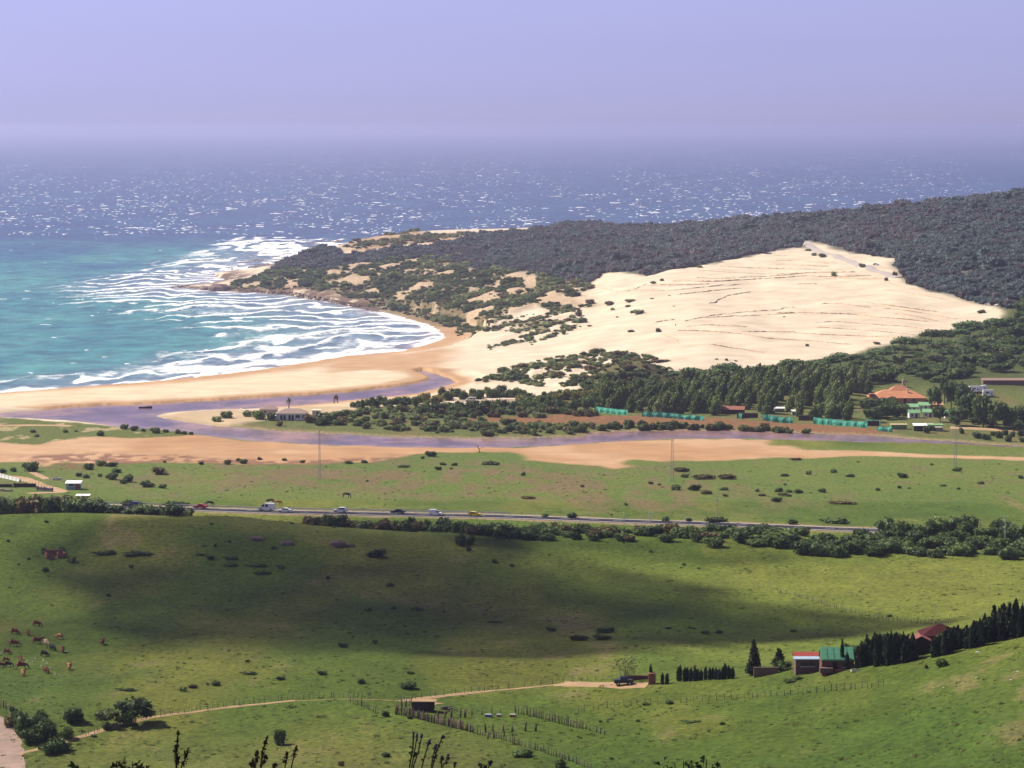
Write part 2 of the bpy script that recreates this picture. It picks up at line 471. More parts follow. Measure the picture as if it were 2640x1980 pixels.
def bump(px, py, rx, ry, h):
    c = hit(px, py, Zg=Z_BASE)
    global Z
    Z = Z + h * np.exp(-((X - c.x) / rx) ** 2 - ((Y - c.y) / ry) ** 2)
bump(1625, 985, 18, 26, 5.5); bump(1570, 995, 15, 24, 3.2); bump(1675, 985, 10, 20, 3.5)
bump(1520, 895, 9, 20, 2.4); bump(1470, 960, 14, 20, 2.2)
bump(930, 640, 16, 40, 3); bump(830, 655, 14, 40, 5); bump(770, 672, 12, 40, 3)
# road bed, lagoon bed and sea bed
road_w = [plane_pt(px, py, ROAD_Z) for px, py in ROAD_PX]
SD['ROAD'] = poly_sd(X, Y, road_w, 60, closed=False)
k = sstep(16, 6.5, SD['ROAD'])
Z = Z * (1 - k) + (ROAD_Z - 0.12) * k
lowl = sstep(1240, 1300, Y)
rv = np.clip(SD['RIVER'], -30, 60)
Z = np.where((lowl > 0) & (rv < 0), np.minimum(Z, RIVER_Z + rv * 0.09), Z)
near_r = (rv >= 0) & (rv < 14) & (Y > 1250) & (Y < 1720)
Z = np.where(near_r, np.minimum(np.maximum(Z, RIVER_Z + 0.02), RIVER_Z + 0.05 + rv * 0.12), Z)
ss = SD['SEA']
Z = np.where((ss < 0) & (Y > 1500), np.minimum(Z, ss * 0.05), Z)
land = (ss >= 0) & (ss < 400) & (Y > 1500)
Z = np.where(land, np.maximum(Z, np.minimum(0.05 + ss * 0.022, 1.4)), Z)
Z = np.where((ss >= 0) & (ss < 25) & (Y > 1500) & (Y < 2365), np.minimum(Z, 0.1 + ss * 0.06), Z)
Z = np.where((lowl > 0) & (rv < 0) & (ss > 5), np.minimum(Z, RIVER_Z + rv * 0.09), Z)

# ---- ground colours (albedo)
def C(*v):
    return np.array(v, float)
def mixc(c, col, w):
    return c * (1 - w[..., None]) + col * w[..., None]
n1 = fbm(X / 35, Y / 90, 4, 61); n2 = fbm(X / 7, Y / 16, 4, 62); n3 = fbm(X / 120, Y / 260, 3, 63); n4 = fbm(X / 3, Y / 6, 3, 64)
GRASS, GRASS_Y, GRASS_D = C(0.074, 0.114, 0.016), C(0.128, 0.144, 0.024), C(0.048, 0.088, 0.015)
DRYSAND, WETSAND, MUDC = C(0.56, 0.470, 0.352), C(0.38, 0.22, 0.110), C(0.37, 0.215, 0.112)
alb = np.zeros(X.shape + (3,)) + GRASS
alb = mixc(alb, GRASS_Y, sstep(0.42, 0.68, n1))
alb = mixc(alb, GRASS_D, sstep(0.55, 0.3, n3) * 0.7)
alb = mixc(alb, C(0.17, 0.135, 0.062), sstep(0.6, 0.78, n2) * sstep(0.45, 0.6, n1) * 0.55)
alb = mixc(alb, C(0.15, 0.145, 0.04), sstep(690, 600, Y) * sstep(0.02, -0.02, X / Y) * 0.55)
yl = sstep(40, -60, SD['YELLOW'])
alb = mixc(alb, C(0.160, 0.165, 0.030), yl * (0.55 + 0.4 * n1))
alb = alb * (0.78 + 0.44 * n2)[..., None] * (0.86 + 0.28 * n4)[..., None]
plain = sstep(1075, 1090, Y) * sstep(1330, 1290, Y)
alb = mixc(alb, C(0.105, 0.145, 0.034), plain * 0.7)
pk = sstep(60, -30, SD['PINKGRASS'] + (n1 - 0.5) * 90)
alb = mixc(alb, C(0.165, 0.105, 0.062), pk * sstep(0.35, 0.62, n2) * 0.75)
alb = mixc(alb, C(0.14, 0.10, 0.058), plain * sstep(0.58, 0.72, n2) * 0.4)
far = sstep(1400, 1420, Y)
alb = mixc(alb, DRYSAND, far)
m = inside('SANDTONGUE'); alb = mixc(alb, C(0.42, 0.32, 0.205), m)
m = inside('MUD', 3); mc = mixc(np.zeros_like(alb) + MUDC, C(0.43, 0.275, 0.16), sstep(0.4, 0.7, n1))
alb = mixc(alb, mc, m)
dk = inside('DEBRIS', 8)
alb = mixc(alb, C(0.17, 0.085, 0.055), dk * sstep(0.40, 0.52, fbm(X / 3.2, Y / 9, 3, 71)) * 0.85)
alb = mixc(alb, C(0.10, 0.12, 0.032), inside('ISLET_GREEN', 3))
alb = mixc(alb, C(0.38, 0.30, 0.17), inside('ISLET_GREEN', 3) * sstep(0.62, 0.7, n2) * 0.7)
sc = inside('SCRUB', 5)
alb = mixc(alb, C(0.10, 0.118, 0.034), sc)
alb = mixc(alb, C(0.15, 0.12, 0.055), sc * sstep(0.5, 0.7, n2) * 0.6)
alb = mixc(alb, C(0.055, 0.075, 0.022), sc * sstep(1530, 1580, Y) * 0.85)
alb = mixc(alb, C(0.20, 0.095, 0.048), inside('MARSH', 3) * (0.75 + 0.25 * n4))
alb = mixc(alb, C(0.58, 0.455, 0.30), far * sstep(1800, 1650, Y) * (1 - sc) * (Y > 1500) * sstep(0.01, -0.04, X / Y) * 0.7)
wet = sstep(34, 6, ss) * (Y > 1500) * sstep(2365, 2200, Y)
wet = np.maximum(wet, inside('WETBEACH', 10) * sstep(0.25, 0.5, n1) * 0.9)
wet = np.maximum(wet, sstep(13, 3, SD['RIVER']) * (Y > 1500))
alb = mixc(alb, WETSAND, wet * 0.9)
alb = mixc(alb, C(0.30, 0.22, 0.13), sstep(6, 1, SD['RIVER']) * (Y < 1500) * (Y > 1290) * 0.6)
hv = sstep(0.34, 0.50, fbm(X / 13, Y / 34, 4, 72))
alb = mixc(alb, mixc(np.zeros_like(alb) + C(0.10, 0.095, 0.042), C(0.17, 0.125, 0.068), n4), he * hv * 0.95)
alb = mixc(alb, C(0.36, 0.25, 0.155), he * (1 - hv) * 0.75)
alb = mixc(alb, C(0.085, 0.088, 0.065), inside('FOREST', 5))
alb = mixc(alb, mixc(np.zeros_like(alb) + C(0.22, 0.15, 0.08), C(0.40, 0.27, 0.16), sstep(0.4, 0.7, n2)), inside('FARHEATH', 10) * 0.9)
dv = np.maximum(inside('DUNEVEG', 10), inside('LOWDUNE', 10))
alb = mixc(alb, C(0.13, 0.115, 0.05), dv * sstep(0.47, 0.6, fbm(X / 9, Y / 22, 4, 73)) * 0.9)
kn = np.exp(-((X - hit(1625, 985, Zg=Z_BASE).x) / 26) ** 2 - ((Y - hit(1625, 985, Zg=Z_BASE).y) / 34) ** 2)
alb = mixc(alb, C(0.11, 0.10, 0.045), sstep(0.2, 0.5, kn) * sstep(0.36, 0.5, n2) * 0.95)
rocky = sstep(26, 4, ss) * sstep(2290, 2350, Y) * sstep(0.3, 0.5, n2)
alb = mixc(alb, C(0.13, 0.085, 0.06), rocky)
rs = sstep(8.5, 5.5, SD['ROAD'] + (n2 - 0.5) * 6)
alb = mixc(alb, C(0.26, 0.19, 0.12), rs * 0.9)
# roughness of the fine pattern: 1 grass, 0 sand
grainy = np.clip(1 - far - inside('MUD', 3) + sc + fo + he + inside('ISLET_GREEN', 3), 0, 1)
RGBA = np.concatenate([alb, grainy[..., None]], -1)

gm, n, l, b = nodes_of('ground_cover')
at = n.new('ShaderNodeAttribute'); at.attribute_name = 'cover'
tc = n.new('ShaderNodeTexCoord')
na = noise_node(n, l, 0.8, 8, 0.75, vec=tc.outputs['Object'])
nb = noise_node(n, l, 0.06, 5, 0.6, vec=tc.outputs['Object'])
grass_v = ramp(n, l, na.outputs['Fac'], [(0.36, (0.42, 0.50, 0.42)), (0.5, (1, 1, 1)), (0.64, (1.62, 1.46, 1.35))])
sand_v = ramp(n, l, nb.outputs['Fac'], [(0.35, (0.88, 0.86, 0.84)), (0.65, (1.1, 1.1, 1.1))])
mx = n.new('ShaderNodeMix'); mx.data_type = 'RGBA'
l.new(at.outputs['Alpha'], mx.inputs['Factor']); l.new(sand_v.outputs['Color'], mx.inputs[6]); l.new(grass_v.outputs['Color'], mx.inputs[7])
ml = n.new('ShaderNodeMix'); ml.data_type = 'RGBA'; ml.blend_type = 'MULTIPLY'; ml.inputs['Factor'].default_value = 1.0
l.new(at.outputs['Color'], ml.inputs[6]); l.new(mx.outputs[2], ml.inputs[7])
l.new(ml.outputs[2], b.inputs['Base Color'])
b.inputs['Roughness'].default_value = 0.95; b.inputs['Specular IOR Level'].default_value = 0.08
bp = n.new('ShaderNodeBump'); bp.inputs['Distance'].default_value = 0.5
bs = n.new('ShaderNodeMath'); bs.operation = 'MULTIPLY'; bs.inputs[1].default_value = 0.7
l.new(at.outputs['Alpha'], bs.inputs[0]); l.new(bs.outputs[0], bp.inputs['Strength'])
l.new(na.outputs['Fac'], bp.inputs['Height']); l.new(bp.outputs['Normal'], b.inputs['Normal'])
GROUND_MAT = gm

# ---- one sheet, handed out to named pieces of ground
idx = np.arange(NA * ND).reshape(NA, ND)
F = np.stack([idx[:-1, :-1], idx[1:, :-1], idx[1:, 1:], idx[:-1, 1:]], -1)
def fc(A):
    return (A[:-1, :-1] + A[1:, :-1] + A[1:, 1:] + A[:-1, 1:]) / 4
fz = fc(Z); fy = fc(Y)
kind = np.full(fz.shape, 0)                                     # 0 hillside
kind[fy > 1052] = 1                                             # plain
kind[(fy > 1400)] = 2                                           # beach
kind[(fy > 1560) & (fc(X / Y) > 0.012)] = 3                     # dune
kind[fc(SD['SCRUB']) < 0] = 4
kind[fc(SD['MUD']) < 0] = 5
kind[(fc(SD['FOREST']) < 0) | (fc(SD['HEATH']) < 0) | (fc(SD['FARHEATH']) < 0)] = 6
kind[(fc(SD['ISLET_GREEN']) < 0)] = 7
kind[fz < -2.2] = 99
kind[(fc(SD['RIVER']) < -25) & (fy > 1250) & (fy < 1720)] = 99
V = np.stack([X, Y, Z], -1).reshape(-1, 3)
CA = RGBA.reshape(-1, 4)
for kk, nm in enumerate(['hillside', 'plain', 'beach', 'dune', 'scrub_bank', 'mudflat', 'headland', 'meadow_islet']):
    f = F[kind == kk]
    if not len(f):
        continue
    u, inv = np.unique(f, return_inverse=True)
    me = np_mesh(nm, V[u], inv.reshape(-1, 4), GROUND_MAT)
    set_col(me, 'cover', CA[u])
    struct(link(nm, me))

# ------------------------------------------------------------------ sea
def water_mat(name, wave=1.0, rough=0.35):
    m, n, l, b = nodes_of(name)
    at = n.new('ShaderNodeAttribute'); at.attribute_name = 'water'
    tc = n.new('ShaderNodeTexCoord')
    mp = n.new('ShaderNodeMapping'); mp.inputs['Scale'].default_value = (0.05, 0.03, 0.05)
    l.new(tc.outputs['Object'], mp.inputs['Vector'])
    na = noise_node(n, l, 1.0, 7, 0.62, vec=mp.outputs['Vector'])
    r = ramp(n, l, na.outputs['Fac'], [(0.38, (0.62, 0.66, 0.72)), (0.5, (1, 1, 1)), (0.64, (1.5, 1.40, 1.30))])
    ml = n.new('ShaderNodeMix'); ml.data_type = 'RGBA'; ml.blend_type = 'MULTIPLY'; ml.inputs['Factor'].default_value = 1
    l.new(at.outputs['Color'], ml.inputs[6]); l.new(r.outputs['Color'], ml.inputs[7])
    # foam: torn up by a finer noise
    mp2 = n.new('ShaderNodeMapping'); mp2.inputs['Scale'].default_value = (0.22, 0.10, 0.2)
    l.new(tc.outputs['Object'], mp2.inputs['Vector'])
    nf = noise_node(n, l, 1.0, 6, 0.7, vec=mp2.outputs['Vector'])
    ad = n.new('ShaderNodeMath'); ad.operation = 'ADD'; l.new(at.outputs['Alpha'], ad.inputs[0]); l.new(nf.outputs['Fac'], ad.inputs[1])
    mr = n.new('ShaderNodeMapRange'); mr.interpolation_type = 'SMOOTHSTEP'
    mr.inputs['From Min'].default_value = 0.72; mr.inputs['From Max'].default_value = 1.34
    l.new(ad.outputs[0], mr.inputs['Value'])
    fm = n.new('ShaderNodeMix'); fm.data_type = 'RGBA'
    l.new(mr.outputs[0], fm.inputs['Factor']); l.new(ml.outputs[2], fm.inputs[6]); fm.inputs[7].default_value = (0.85, 0.86, 0.88, 1)
    l.new(fm.outputs[2], b.inputs['Base Color'])
    rr = n.new('ShaderNodeMapRange'); rr.inputs['To Min'].default_value = rough; rr.inputs['To Max'].default_value = 0.9
    l.new(mr.outputs[0], rr.inputs['Value']); l.new(rr.outputs[0], b.inputs['Roughness'])
    b.inputs['Specular IOR Level'].default_value = 0.13 if wave > 0.5 else 0.06
    bp = n.new('ShaderNodeBump'); bp.inputs['Strength'].default_value = 0.6 * wave; bp.inputs['Distance'].default_value = 3.0 * wave
    l.new(na.outputs['Fac'], bp.inputs['Height']); l.new(bp.outputs['Normal'], b.inputs['Normal'])
    return m
SEA_MAT = water_mat('sea_water')

SURF = [(-420, 1045), (0, 1016), (0, 1006), (90, 990), (250, 972), (360, 958), (480, 930), (600, 900), (650, 880), (560, 840), (450, 815), (250, 790), (215, 750), (240, 722), (400, 702), (520, 655), (620, 613), (760, 612), (900, 622),
        (900, 640), (720, 690), (600, 732), (640, 757), (780, 775), (950, 800), (1040, 818), (1120, 838), (1160, 870), (1100, 900), (900, 925), (600, 968), (300, 998), (0, 1020), (-420, 1050)]
surf_w = [plane_pt(px, py) for px, py in SURF]
def sea_sheet(ga, gd, name, detail):
    na_, nd_ = len(ga), len(gd)
    x = ga[:, None] * gd[None, :]; y = np.repeat(gd[None, :], na_, 0)
    wx = x + (fbm(x / 40, y / 90, 3, 101) - 0.5) * 26
    wy = y + (fbm(x / 40, y / 90, 3, 102) - 0.5) * 70
    sd = poly_sd(wx, wy, SEA_POLY[:len(coast_w)], 700, closed=False)       # metres from the shore
    raw = poly_sd(x, y, SEA_POLY, 700)
    surf = sstep(60, -25, poly_sd(wx, wy, surf_w, 300))
    # water colour: sandy shallows, turquoise shelf, blue deep
    big = fbm(x / 160, y / 420, 4, 103); pat = fbm(x / 50, y / 140, 4, 104)
    deep = sstep(MD(3120), MD(3640), y + (fbm(x / 90, y / 90, 4, 105) - 0.5) * 420 - x * 0.12)
    shelf = C(0.030, 0.165, 0.180)
    c = np.zeros(x.shape + (3,)) + shelf
    c = mixc(c, C(0.012, 0.095, 0.165), sstep(0.42, 0.66, big) * 0.9)
    c = mixc(c, C(0.065, 0.235, 0.215), sstep(0.55, 0.35, pat) * 0.55)
    c = mixc(c, C(0.11, 0.16, 0.22), sstep(150, 40, sd) * surf * 0.85)
    c = mixc(c, C(0.27, 0.24, 0.26), sstep(26, 4, sd) * 0.7)
    c = mixc(c, C(0.012, 0.050, 0.125), deep)
    c = mixc(c, C(0.020, 0.080, 0.165), deep * sstep(0.45, 0.6, pat) * 0.6)
    z = np.zeros_like(x); foam = np.zeros_like(x)
    if detail:
        # breakers: fronts parallel to the shore, foam trailing seawards
        lam = 52.0
        bsd = poly_sd(wx, wy, coast_w[:15], 900, closed=False)
        ph = bsd / lam + (fbm(x / 30, y / 160, 3, 106) - 0.5) * 2.4 + (fbm(x / 9, y / 60, 2, 111) - 0.5) * 0.4
        fr = ph - np.floor(ph)                                    # 0 at the front, grows seawards
        cell = np.floor(ph)
        gate = sstep(0.26, 0.46, fbm(x / 20 + cell * 7.3, y / 150 + cell * 3.1, 3, 107) + 0.20 * sstep(240, 30, sd) - 0.06)
        crest = np.exp(-((fr - 0.10) / 0.11) ** 2)
        trail = np.where(fr > 0.08, np.exp(-(fr - 0.08) / 0.55), 0)
        lead = np.where(fr > 0.6, np.exp(-(1.0 - fr) / 0.16), 0) * sstep(0.42, 0.62, fbm(x / 14, y / 60, 3, 114))
        wisps = sstep(0.46, 0.66, fbm(x / 26, y / 55, 4, 113)) * (0.36 + 0.30 * sstep(200, 40, bsd))
        foam = surf * np.maximum(np.clip(gate * (1.0 * crest + 0.66 * trail) + 0.6 * lead, 0, 1), wisps)
        z = surf * gate * crest * (0.3 + 0.9 * vnoise(x / 25, y / 60, 108)) * sstep(6, 40, sd)
        edge = sstep(13, 3, sd + (fbm(x / 20, y / 40, 3, 109) - 0.5) * 16) * sstep(2365, 2260, y)
        foam = np.maximum(foam, edge * 0.75)
        # spray over the reefs off the point
        reef = sstep(70, -10, poly_sd(wx, wy, [plane_pt(*p) for p in [(560, 665), (640, 625), (780, 622), (890, 632), (800, 652), (720, 675), (640, 702), (560, 712), (480, 705)]], 200))
        foam = np.maximum(foam, reef * sstep(0.46, 0.62, fbm(x / 16, y / 60, 4, 110)) * 0.8)
        z += (fbm(x / 16, y / 30, 3, 112) - 0.5) * 0.9 * sstep(10, 80, sd)
    else:
        z = (fbm(x / 30, y / 60, 3, 112) - 0.5) * 1.2
    F_ = np.arange(na_ * nd_).reshape(na_, nd_)
    F_ = np.stack([F_[:-1, :-1], F_[1:, :-1], F_[1:, 1:], F_[:-1, 1:]], -1)
    keep = (raw[:-1, :-1] < 12) | (raw[1:, 1:] < 12)
    f = F_[keep]
    u, inv = np.unique(f, return_inverse=True)
    Vv = np.stack([x, y, z], -1).reshape(-1, 3)[u]
    me = np_mesh(name, Vv, inv.reshape(-1, 4), SEA_MAT)
    set_col(me, 'water', np.concatenate([c, foam[..., None]], -1).reshape(-1, 4)[u])
    return me
# the bay in fine steps, the open sea in coarse ones, meeting at the same distance
bay = sea_sheet(np.linspace(-0.19, 0.19, 700), np.concatenate([np.arange(1570, 2300, 3.4), np.arange(2300, MD(3600), 5.4)]), 'sea', True)
struct(link('sea', bay))
gd = MD(3600) * (60000 / MD(3600)) ** np.linspace(0, 1, 260)
opn = sea_sheet(np.linspace(-0.30, 0.30, 220), np.concatenate([[MD(3600) - 8], gd]), 'sea', False)
so = link('sea', opn); so.location.z = -0.25; struct(so)
side_d = np.concatenate([np.linspace(1570, MD(3600), 30)])
for s in (-1, 1):
    if s < 0:
        sm_ = sea_sheet(np.linspace(-0.30, -0.1895, 12), side_d, 'sea', False)
        o_ = link('sea', sm_); o_.location.z = -0.3; struct(o_)

# river water
rm = water_mat('river_water', 0.35, 0.25)
ga = np.linspace(-0.188, 0.188, 300); gd = np.arange(1290, 1740, 4.0)
x = ga[:, None] * gd[None, :]; y = np.repeat(gd[None, :], len(ga), 0)
rd_ = poly_sd(x, y, river_w)
c = np.zeros(x.shape + (3,)) + C(0.122, 0.080, 0.110)
c = mixc(c, C(0.24, 0.145, 0.11), sstep(0.45, 0.62, fbm(x / 30, y / 40, 3, 121)) * 0.8)
c = mixc(c, C(0.24, 0.17, 0.15), sstep(-14, -1, rd_) * 0.8)
c = mixc(c, C(0.165, 0.100, 0.098), sstep(-0.01, 0.05, x / y) * 0.75)
F_ = np.arange(x.size).reshape(x.shape)
F_ = np.stack([F_[:-1, :-1], F_[1:, :-1], F_[1:, 1:], F_[:-1, 1:]], -1)
f = F_[(rd_[:-1, :-1] < 5) | (rd_[1:, 1:] < 5) | (rd_[1:, :-1] < 5) | (rd_[:-1, 1:] < 5)]
u, inv = np.unique(f, return_inverse=True)
me = np_mesh('river', np.stack([x, y, np.full_like(x, RIVER_Z)], -1).reshape(-1, 3)[u], inv.reshape(-1, 4), rm)
set_col(me, 'water', np.concatenate([c, np.zeros(x.shape + (1,))], -1).reshape(-1, 4)[u])
struct(link('river', me))

# whitecaps on the open water: small breaking crests with real height
rng = np.random.default_rng(7)
foam_m = paint('foam', (0.85, 0.86, 0.88), 0.9, var=0.08, scale=0.2)
def whitecaps():
    Vs, Fs = [], []
    base = 0
    n_ = 0
    while n_ < 6500:
        px = rng.uniform(-280, 2920)
        far_ = rng.random() < 0.955
        py = rng.uniform(343, 606) if far_ else rng.uniform(612, 985)
        x0, y0 = plane_pt(px, py)
        if far_ and vnoise(np.array([px / 90.0]), np.array([py / 18.0]), 131)[0] < 0.15 + 0.35 * rng.random():
            continue
        if poly_sd(np.array([x0]), np.array([y0]), SEA_POLY, 50)[0] > -25:
            continue
        if not far_ and poly_sd(np.array([x0]), np.array([y0]), surf_w, 50)[0] < 0:
            continue
        w = rng.lognormal(1.15, 0.6) * (1.0 if far_ else 0.8)
        h = (0.28 + 0.05 * w) * rng.uniform(0.7, 1.3) * (1 if far_ else 0.6)
        k = 5
        t = np.linspace(-1, 1, k)
        prof = np.maximum(0.08, (1 - t * t) * rng.uniform(0.45, 1.0, k))
        bend = rng.uniform(-0.3, 0.3) * w * t * t + rng.uniform(-0.25, 0.25) * w * t
        dep = rng.uniform(2.5, 7.0)
        for q in range(k):
            xx = x0 + t[q] * w / 2; yy = y0 + bend[q]
            Vs += [(xx, yy - 0.8, -0.6), (xx, yy, h * prof[q]), (xx, yy + dep * prof[q] + 0.5, -0.6)]
        for q in range(k - 1):
            a_ = base + q * 3
            Fs += [(a_, a_ + 3, a_ + 4, a_ + 1), (a_ + 1, a_ + 4, a_ + 5, a_ + 2)]
        base += 3 * k; n_ += 1
    return np.array(Vs), np.array(Fs)
Vw, Fw = whitecaps()
stuff(link('whitecaps', np_mesh('whitecaps', Vw, Fw, foam_m)), 'white crests of wind-blown waves scattered over the open blue sea', 'whitecaps')

# ------------------------------------------------------------------ haze over land and sea
hz = bpy.data.materials.new('haze'); hz.use_nodes = True
hn = hz.node_tree.nodes; hn.remove(hn['Principled BSDF'])
pv = hn.new('ShaderNodeVolumePrincipled')
pv.inputs['Color'].default_value = HAZE_COL = (0.775, 0.77, 1.0, 1)
pv.inputs['Density'].default_value = HAZE_DEN = 0.000070
pv.inputs['Anisotropy'].default_value = 0.72
hz.node_tree.links.new(pv.outputs[0], hn['Material Output'].inputs['Volume'])
x0, x1, y0, y1, z0, z1 = -32000, 32000, -600, 62000, -5.5, 138
hv_ = [(x0, y0, z0), (x1, y0, z0), (x1, y1, z0), (x0, y1, z0), (x0, y0, z1), (x1, y0, z1), (x1, y1, z1), (x0, y1, z1)]
hf_ = [(3, 2, 1, 0), (4, 5, 6, 7), (0, 1, 5, 4), (1, 2, 6, 5), (2, 3, 7, 6), (3, 0, 4, 7)]
hazeo = stuff(link('haze', new_mesh('haze', hv_, hf_, [hz])), 'pale lavender sea haze filling the air', 'haze')

# ------------------------------------------------------------------ clouds overhead (out of the frame) that shade the hillside
cm = bpy.data.materials.new('cloud'); cm.use_nodes = True
n = cm.node_tree.nodes; l = cm.node_tree.links; b = n['Principled BSDF']
b.inputs['Base Color'].default_value = (0.9, 0.9, 0.92, 1); b.inputs['Roughness'].default_value = 1.0; b.inputs['Specular IOR Level'].default_value = 0
at = n.new('ShaderNodeAttribute'); at.attribute_name = 'thick'
tp = n.new('ShaderNodeBsdfTransparent'); mx = n.new('ShaderNodeMixShader')
l.new(at.outputs['Alpha'], mx.inputs[0]); l.new(tp.outputs[0], mx.inputs[1]); l.new(b.outputs[0], mx.inputs[2]); l.new(mx.outputs[0], n['Material Output'].inputs['Surface'])
def cloud(pts, alt, soft, thick, opac, seed):
    off = TO_SUN * (alt / TO_SUN.z)
    sh = pts if pts[0][0] is None else region(pts)
    sh = [q[1:] for q in sh] if pts[0][0] is None else sh
    poly = [(p[0] + off.x, p[1] + off.y) for p in sh]
    P = np.array(poly)
    lo = P.min(0) - soft * 2; hi = P.max(0) + soft * 2
    nx = 110; ny = 110
    gx = np.linspace(lo[0], hi[0], nx); gy = np.linspace(lo[1], hi[1], ny)
    x = np.repeat(gx[:, None], ny, 1); y = np.repeat(gy[None, :], nx, 0)
    wxx = x + (fbm(x / 35, y / 35, 4, seed) - 0.5) * 40; wyy = y + (fbm(x / 35, y / 35, 4, seed + 3) - 0.5) * 40
    sd = poly_sd(wxx, wyy, poly, 400)
    th = sstep(soft, -soft, sd)
    bil = fbm(x / 30, y / 30, 4, seed + 9)
    up = alt + thick * th * (0.5 + bil); dn = alt - thick * 0.3 * th * (0.6 + 0.6 * fbm(x / 45, y / 45, 3, seed + 11))
    al = np.clip(1 - np.sqrt(1 - np.clip(opac * th * (0.75 + 0.5 * (bil - 0.2)), 0, 0.985)), 0, 1)
    Va = np.concatenate([np.stack([x, y, up], -1).reshape(-1, 3), np.stack([x, y, dn - 0.3], -1).reshape(-1, 3)])
    A = np.concatenate([al.ravel(), al.ravel()])
    Fi = np.arange(nx * ny).reshape(nx, ny)
    Fi = np.stack([Fi[:-1, :-1], Fi[1:, :-1], Fi[1:, 1:], Fi[:-1, 1:]], -1)
    keep = (fc(th) > 0.004)
    f1 = Fi[keep]; f2 = f1[:, ::-1] + nx * ny
    f = np.concatenate([f1, f2]); u, inv = np.unique(f, return_inverse=True)
    me = np_mesh('cloud', Va[u], inv.reshape(-1, 4), cm)
    set_col(me, 'thick', np.stack([A, A, A, A], -1)[u])
    return struct(link('cloud', me))
cloud([(640, 1345), (900, 1352), (1060, 1366), (1210, 1392), (1500, 1480), (1800, 1545), (2000, 1588), (2150, 1612), (2000, 1622), (1750, 1625), (1450, 1640), (1200, 1680), (900, 1690), (600, 1665), (380, 1625), (230, 1540), (270, 1440), (420, 1370)], 760, 15, 60, 0.97, 201)
cloud([(1230, 1384), (1500, 1385), (1750, 1400), (1950, 1425), (1850, 1450), (1600, 1432), (1400, 1412)], 760, 12, 30, 0.7, 231)
cloud([(-250, 1590), (0, 1585), (250, 1590), (450, 1620), (300, 1660), (0, 1640), (-250, 1640)], 760, 20, 35, 0.6, 261)
cloud([(-330, 1352), (-100, 1345), (300, 1340), (650, 1338), (950, 1350), (1200, 1400), (1500, 1500), (1700, 1600), (1600, 1680), (1300, 1740), (900, 1760), (500, 1760), (0, 1740), (-330, 1730)], 800, 40, 40, 0.38, 321)
cloud([(-330, 1740), (0, 1735), (500, 1765), (1000, 1745), (1500, 1715), (2000, 1705), (2400, 1690), (2640, 1640), (2900, 1600), (2900, 1985), (-330, 1985)], 760, 24, 35, 0.24, 291)
# unseen cloud added over the viewer's own hillside to dim the near haze
cloud([(None, -330, -180), (None, 330, -180), (None, 330, 380), (None, 120, 470), (None, -120, 500), (None, -330, 500)], 780, 30, 60, 0.95, 351)

# ------------------------------------------------------------------ planting
rnd = random.Random(11)
def P(px, py, dmin=470.0):
    return hit(px, py, dmin)
def mpp(p):
    return p.y / FPX                              # metres per photo pixel at that distance

def ico(sub):
    bm = bmesh.new(); bmesh.ops.create_icosphere(bm, subdivisions=sub, radius=1.0)
    v = np.array([q.co[:] for q in bm.verts]); f = np.array([[w.index for w in q.verts] for q in bm.faces]); bm.free()
    return v, f
ICO2 = ico(2)
ICO1 = ico(1)

def leaves(pts, nrm, size, g, jitter=0.8, stretch=1.0):
    """one triangle per leaf spray"""
    n_ = len(pts)
    d = nrm + g.normal(0, jitter, (n_, 3)); d /= np.linalg.norm(d, axis=1)[:, None] + 1e-9
    t = np.cross(d, g.normal(0, 1, (n_, 3))); t /= np.linalg.norm(t, axis=1)[:, None] + 1e-9
    b_ = np.cross(d, t)
    s = (size * g.uniform(0.6, 1.4, n_))[:, None]
    V_ = np.stack([pts + t * s * stretch, pts - t * s * 0.5 * stretch + b_ * s * 0.85, pts - t * s * 0.5 * stretch - b_ * s * 0.85], 1).reshape(-1, 3)
    return V_, np.arange(n_ * 3).reshape(-1, 3)

def crown_mesh(name, seed, lobes, n_leaf, leaf, mat, core=0.78, shear=0.0):
    """lobes: (x, y, z, rx, ry, rz) ellipsoids; leaves over them, a darker inner mass inside"""
    g = np.random.default_rng(seed)
    Vs, Fs = [], []; off = 0
    A_ = np.array([(q[3] * q[5]) for q in lobes]); A_ = A_ / A_.sum()
    for (x, y, z, rx, ry, rz), w in zip(lobes, A_):
        k = max(8, int(n_leaf * w))
        d = g.normal(0, 1, (k, 3)); d /= np.linalg.norm(d, axis=1)[:, None]
        r = g.uniform(0.72, 1.08, (k, 1))
        p = d * r * np.array([rx, ry, rz]) + np.array([x, y, z])
        V_, F_ = leaves(p, d, leaf, g)
        Vs.append(V_); Fs.append(F_ + off); off += len(V_)
        v, f = ICO1
        v = v * g.uniform(0.8, 1.12, (len(v), 1)) * np.array([rx, ry, rz]) * core + np.array([x, y, z])
        Vs.append(v); Fs.append(f + off); off += len(v)
    V_ = np.concatenate(Vs); V_[:, 0] += shear * np.maximum(V_[:, 2], 0)
    V_[:, 2] = np.maximum(V_[:, 2], -0.05)
    return np_mesh(name, V_, np.concatenate(Fs), mat, smooth=False)

def bush_lobes(seed, n_, h, sx=0.5, sy=0.42):
    g = random.Random(seed)
    out = [(0, 0, h * 0.42, sx * 0.72, sy * 0.8, h * 0.5)]
    for i in range(n_):
        an = g.uniform(0, 6.28); rr = g.uniform(0.35, 0.75)
        s = g.uniform(0.25, 0.5)
        out.append((math.cos(an) * sx * rr, math.sin(an) * sy * rr, h * g.uniform(0.22, 0.72), sx * s, sy * s, h * s * 0.8))
    return out

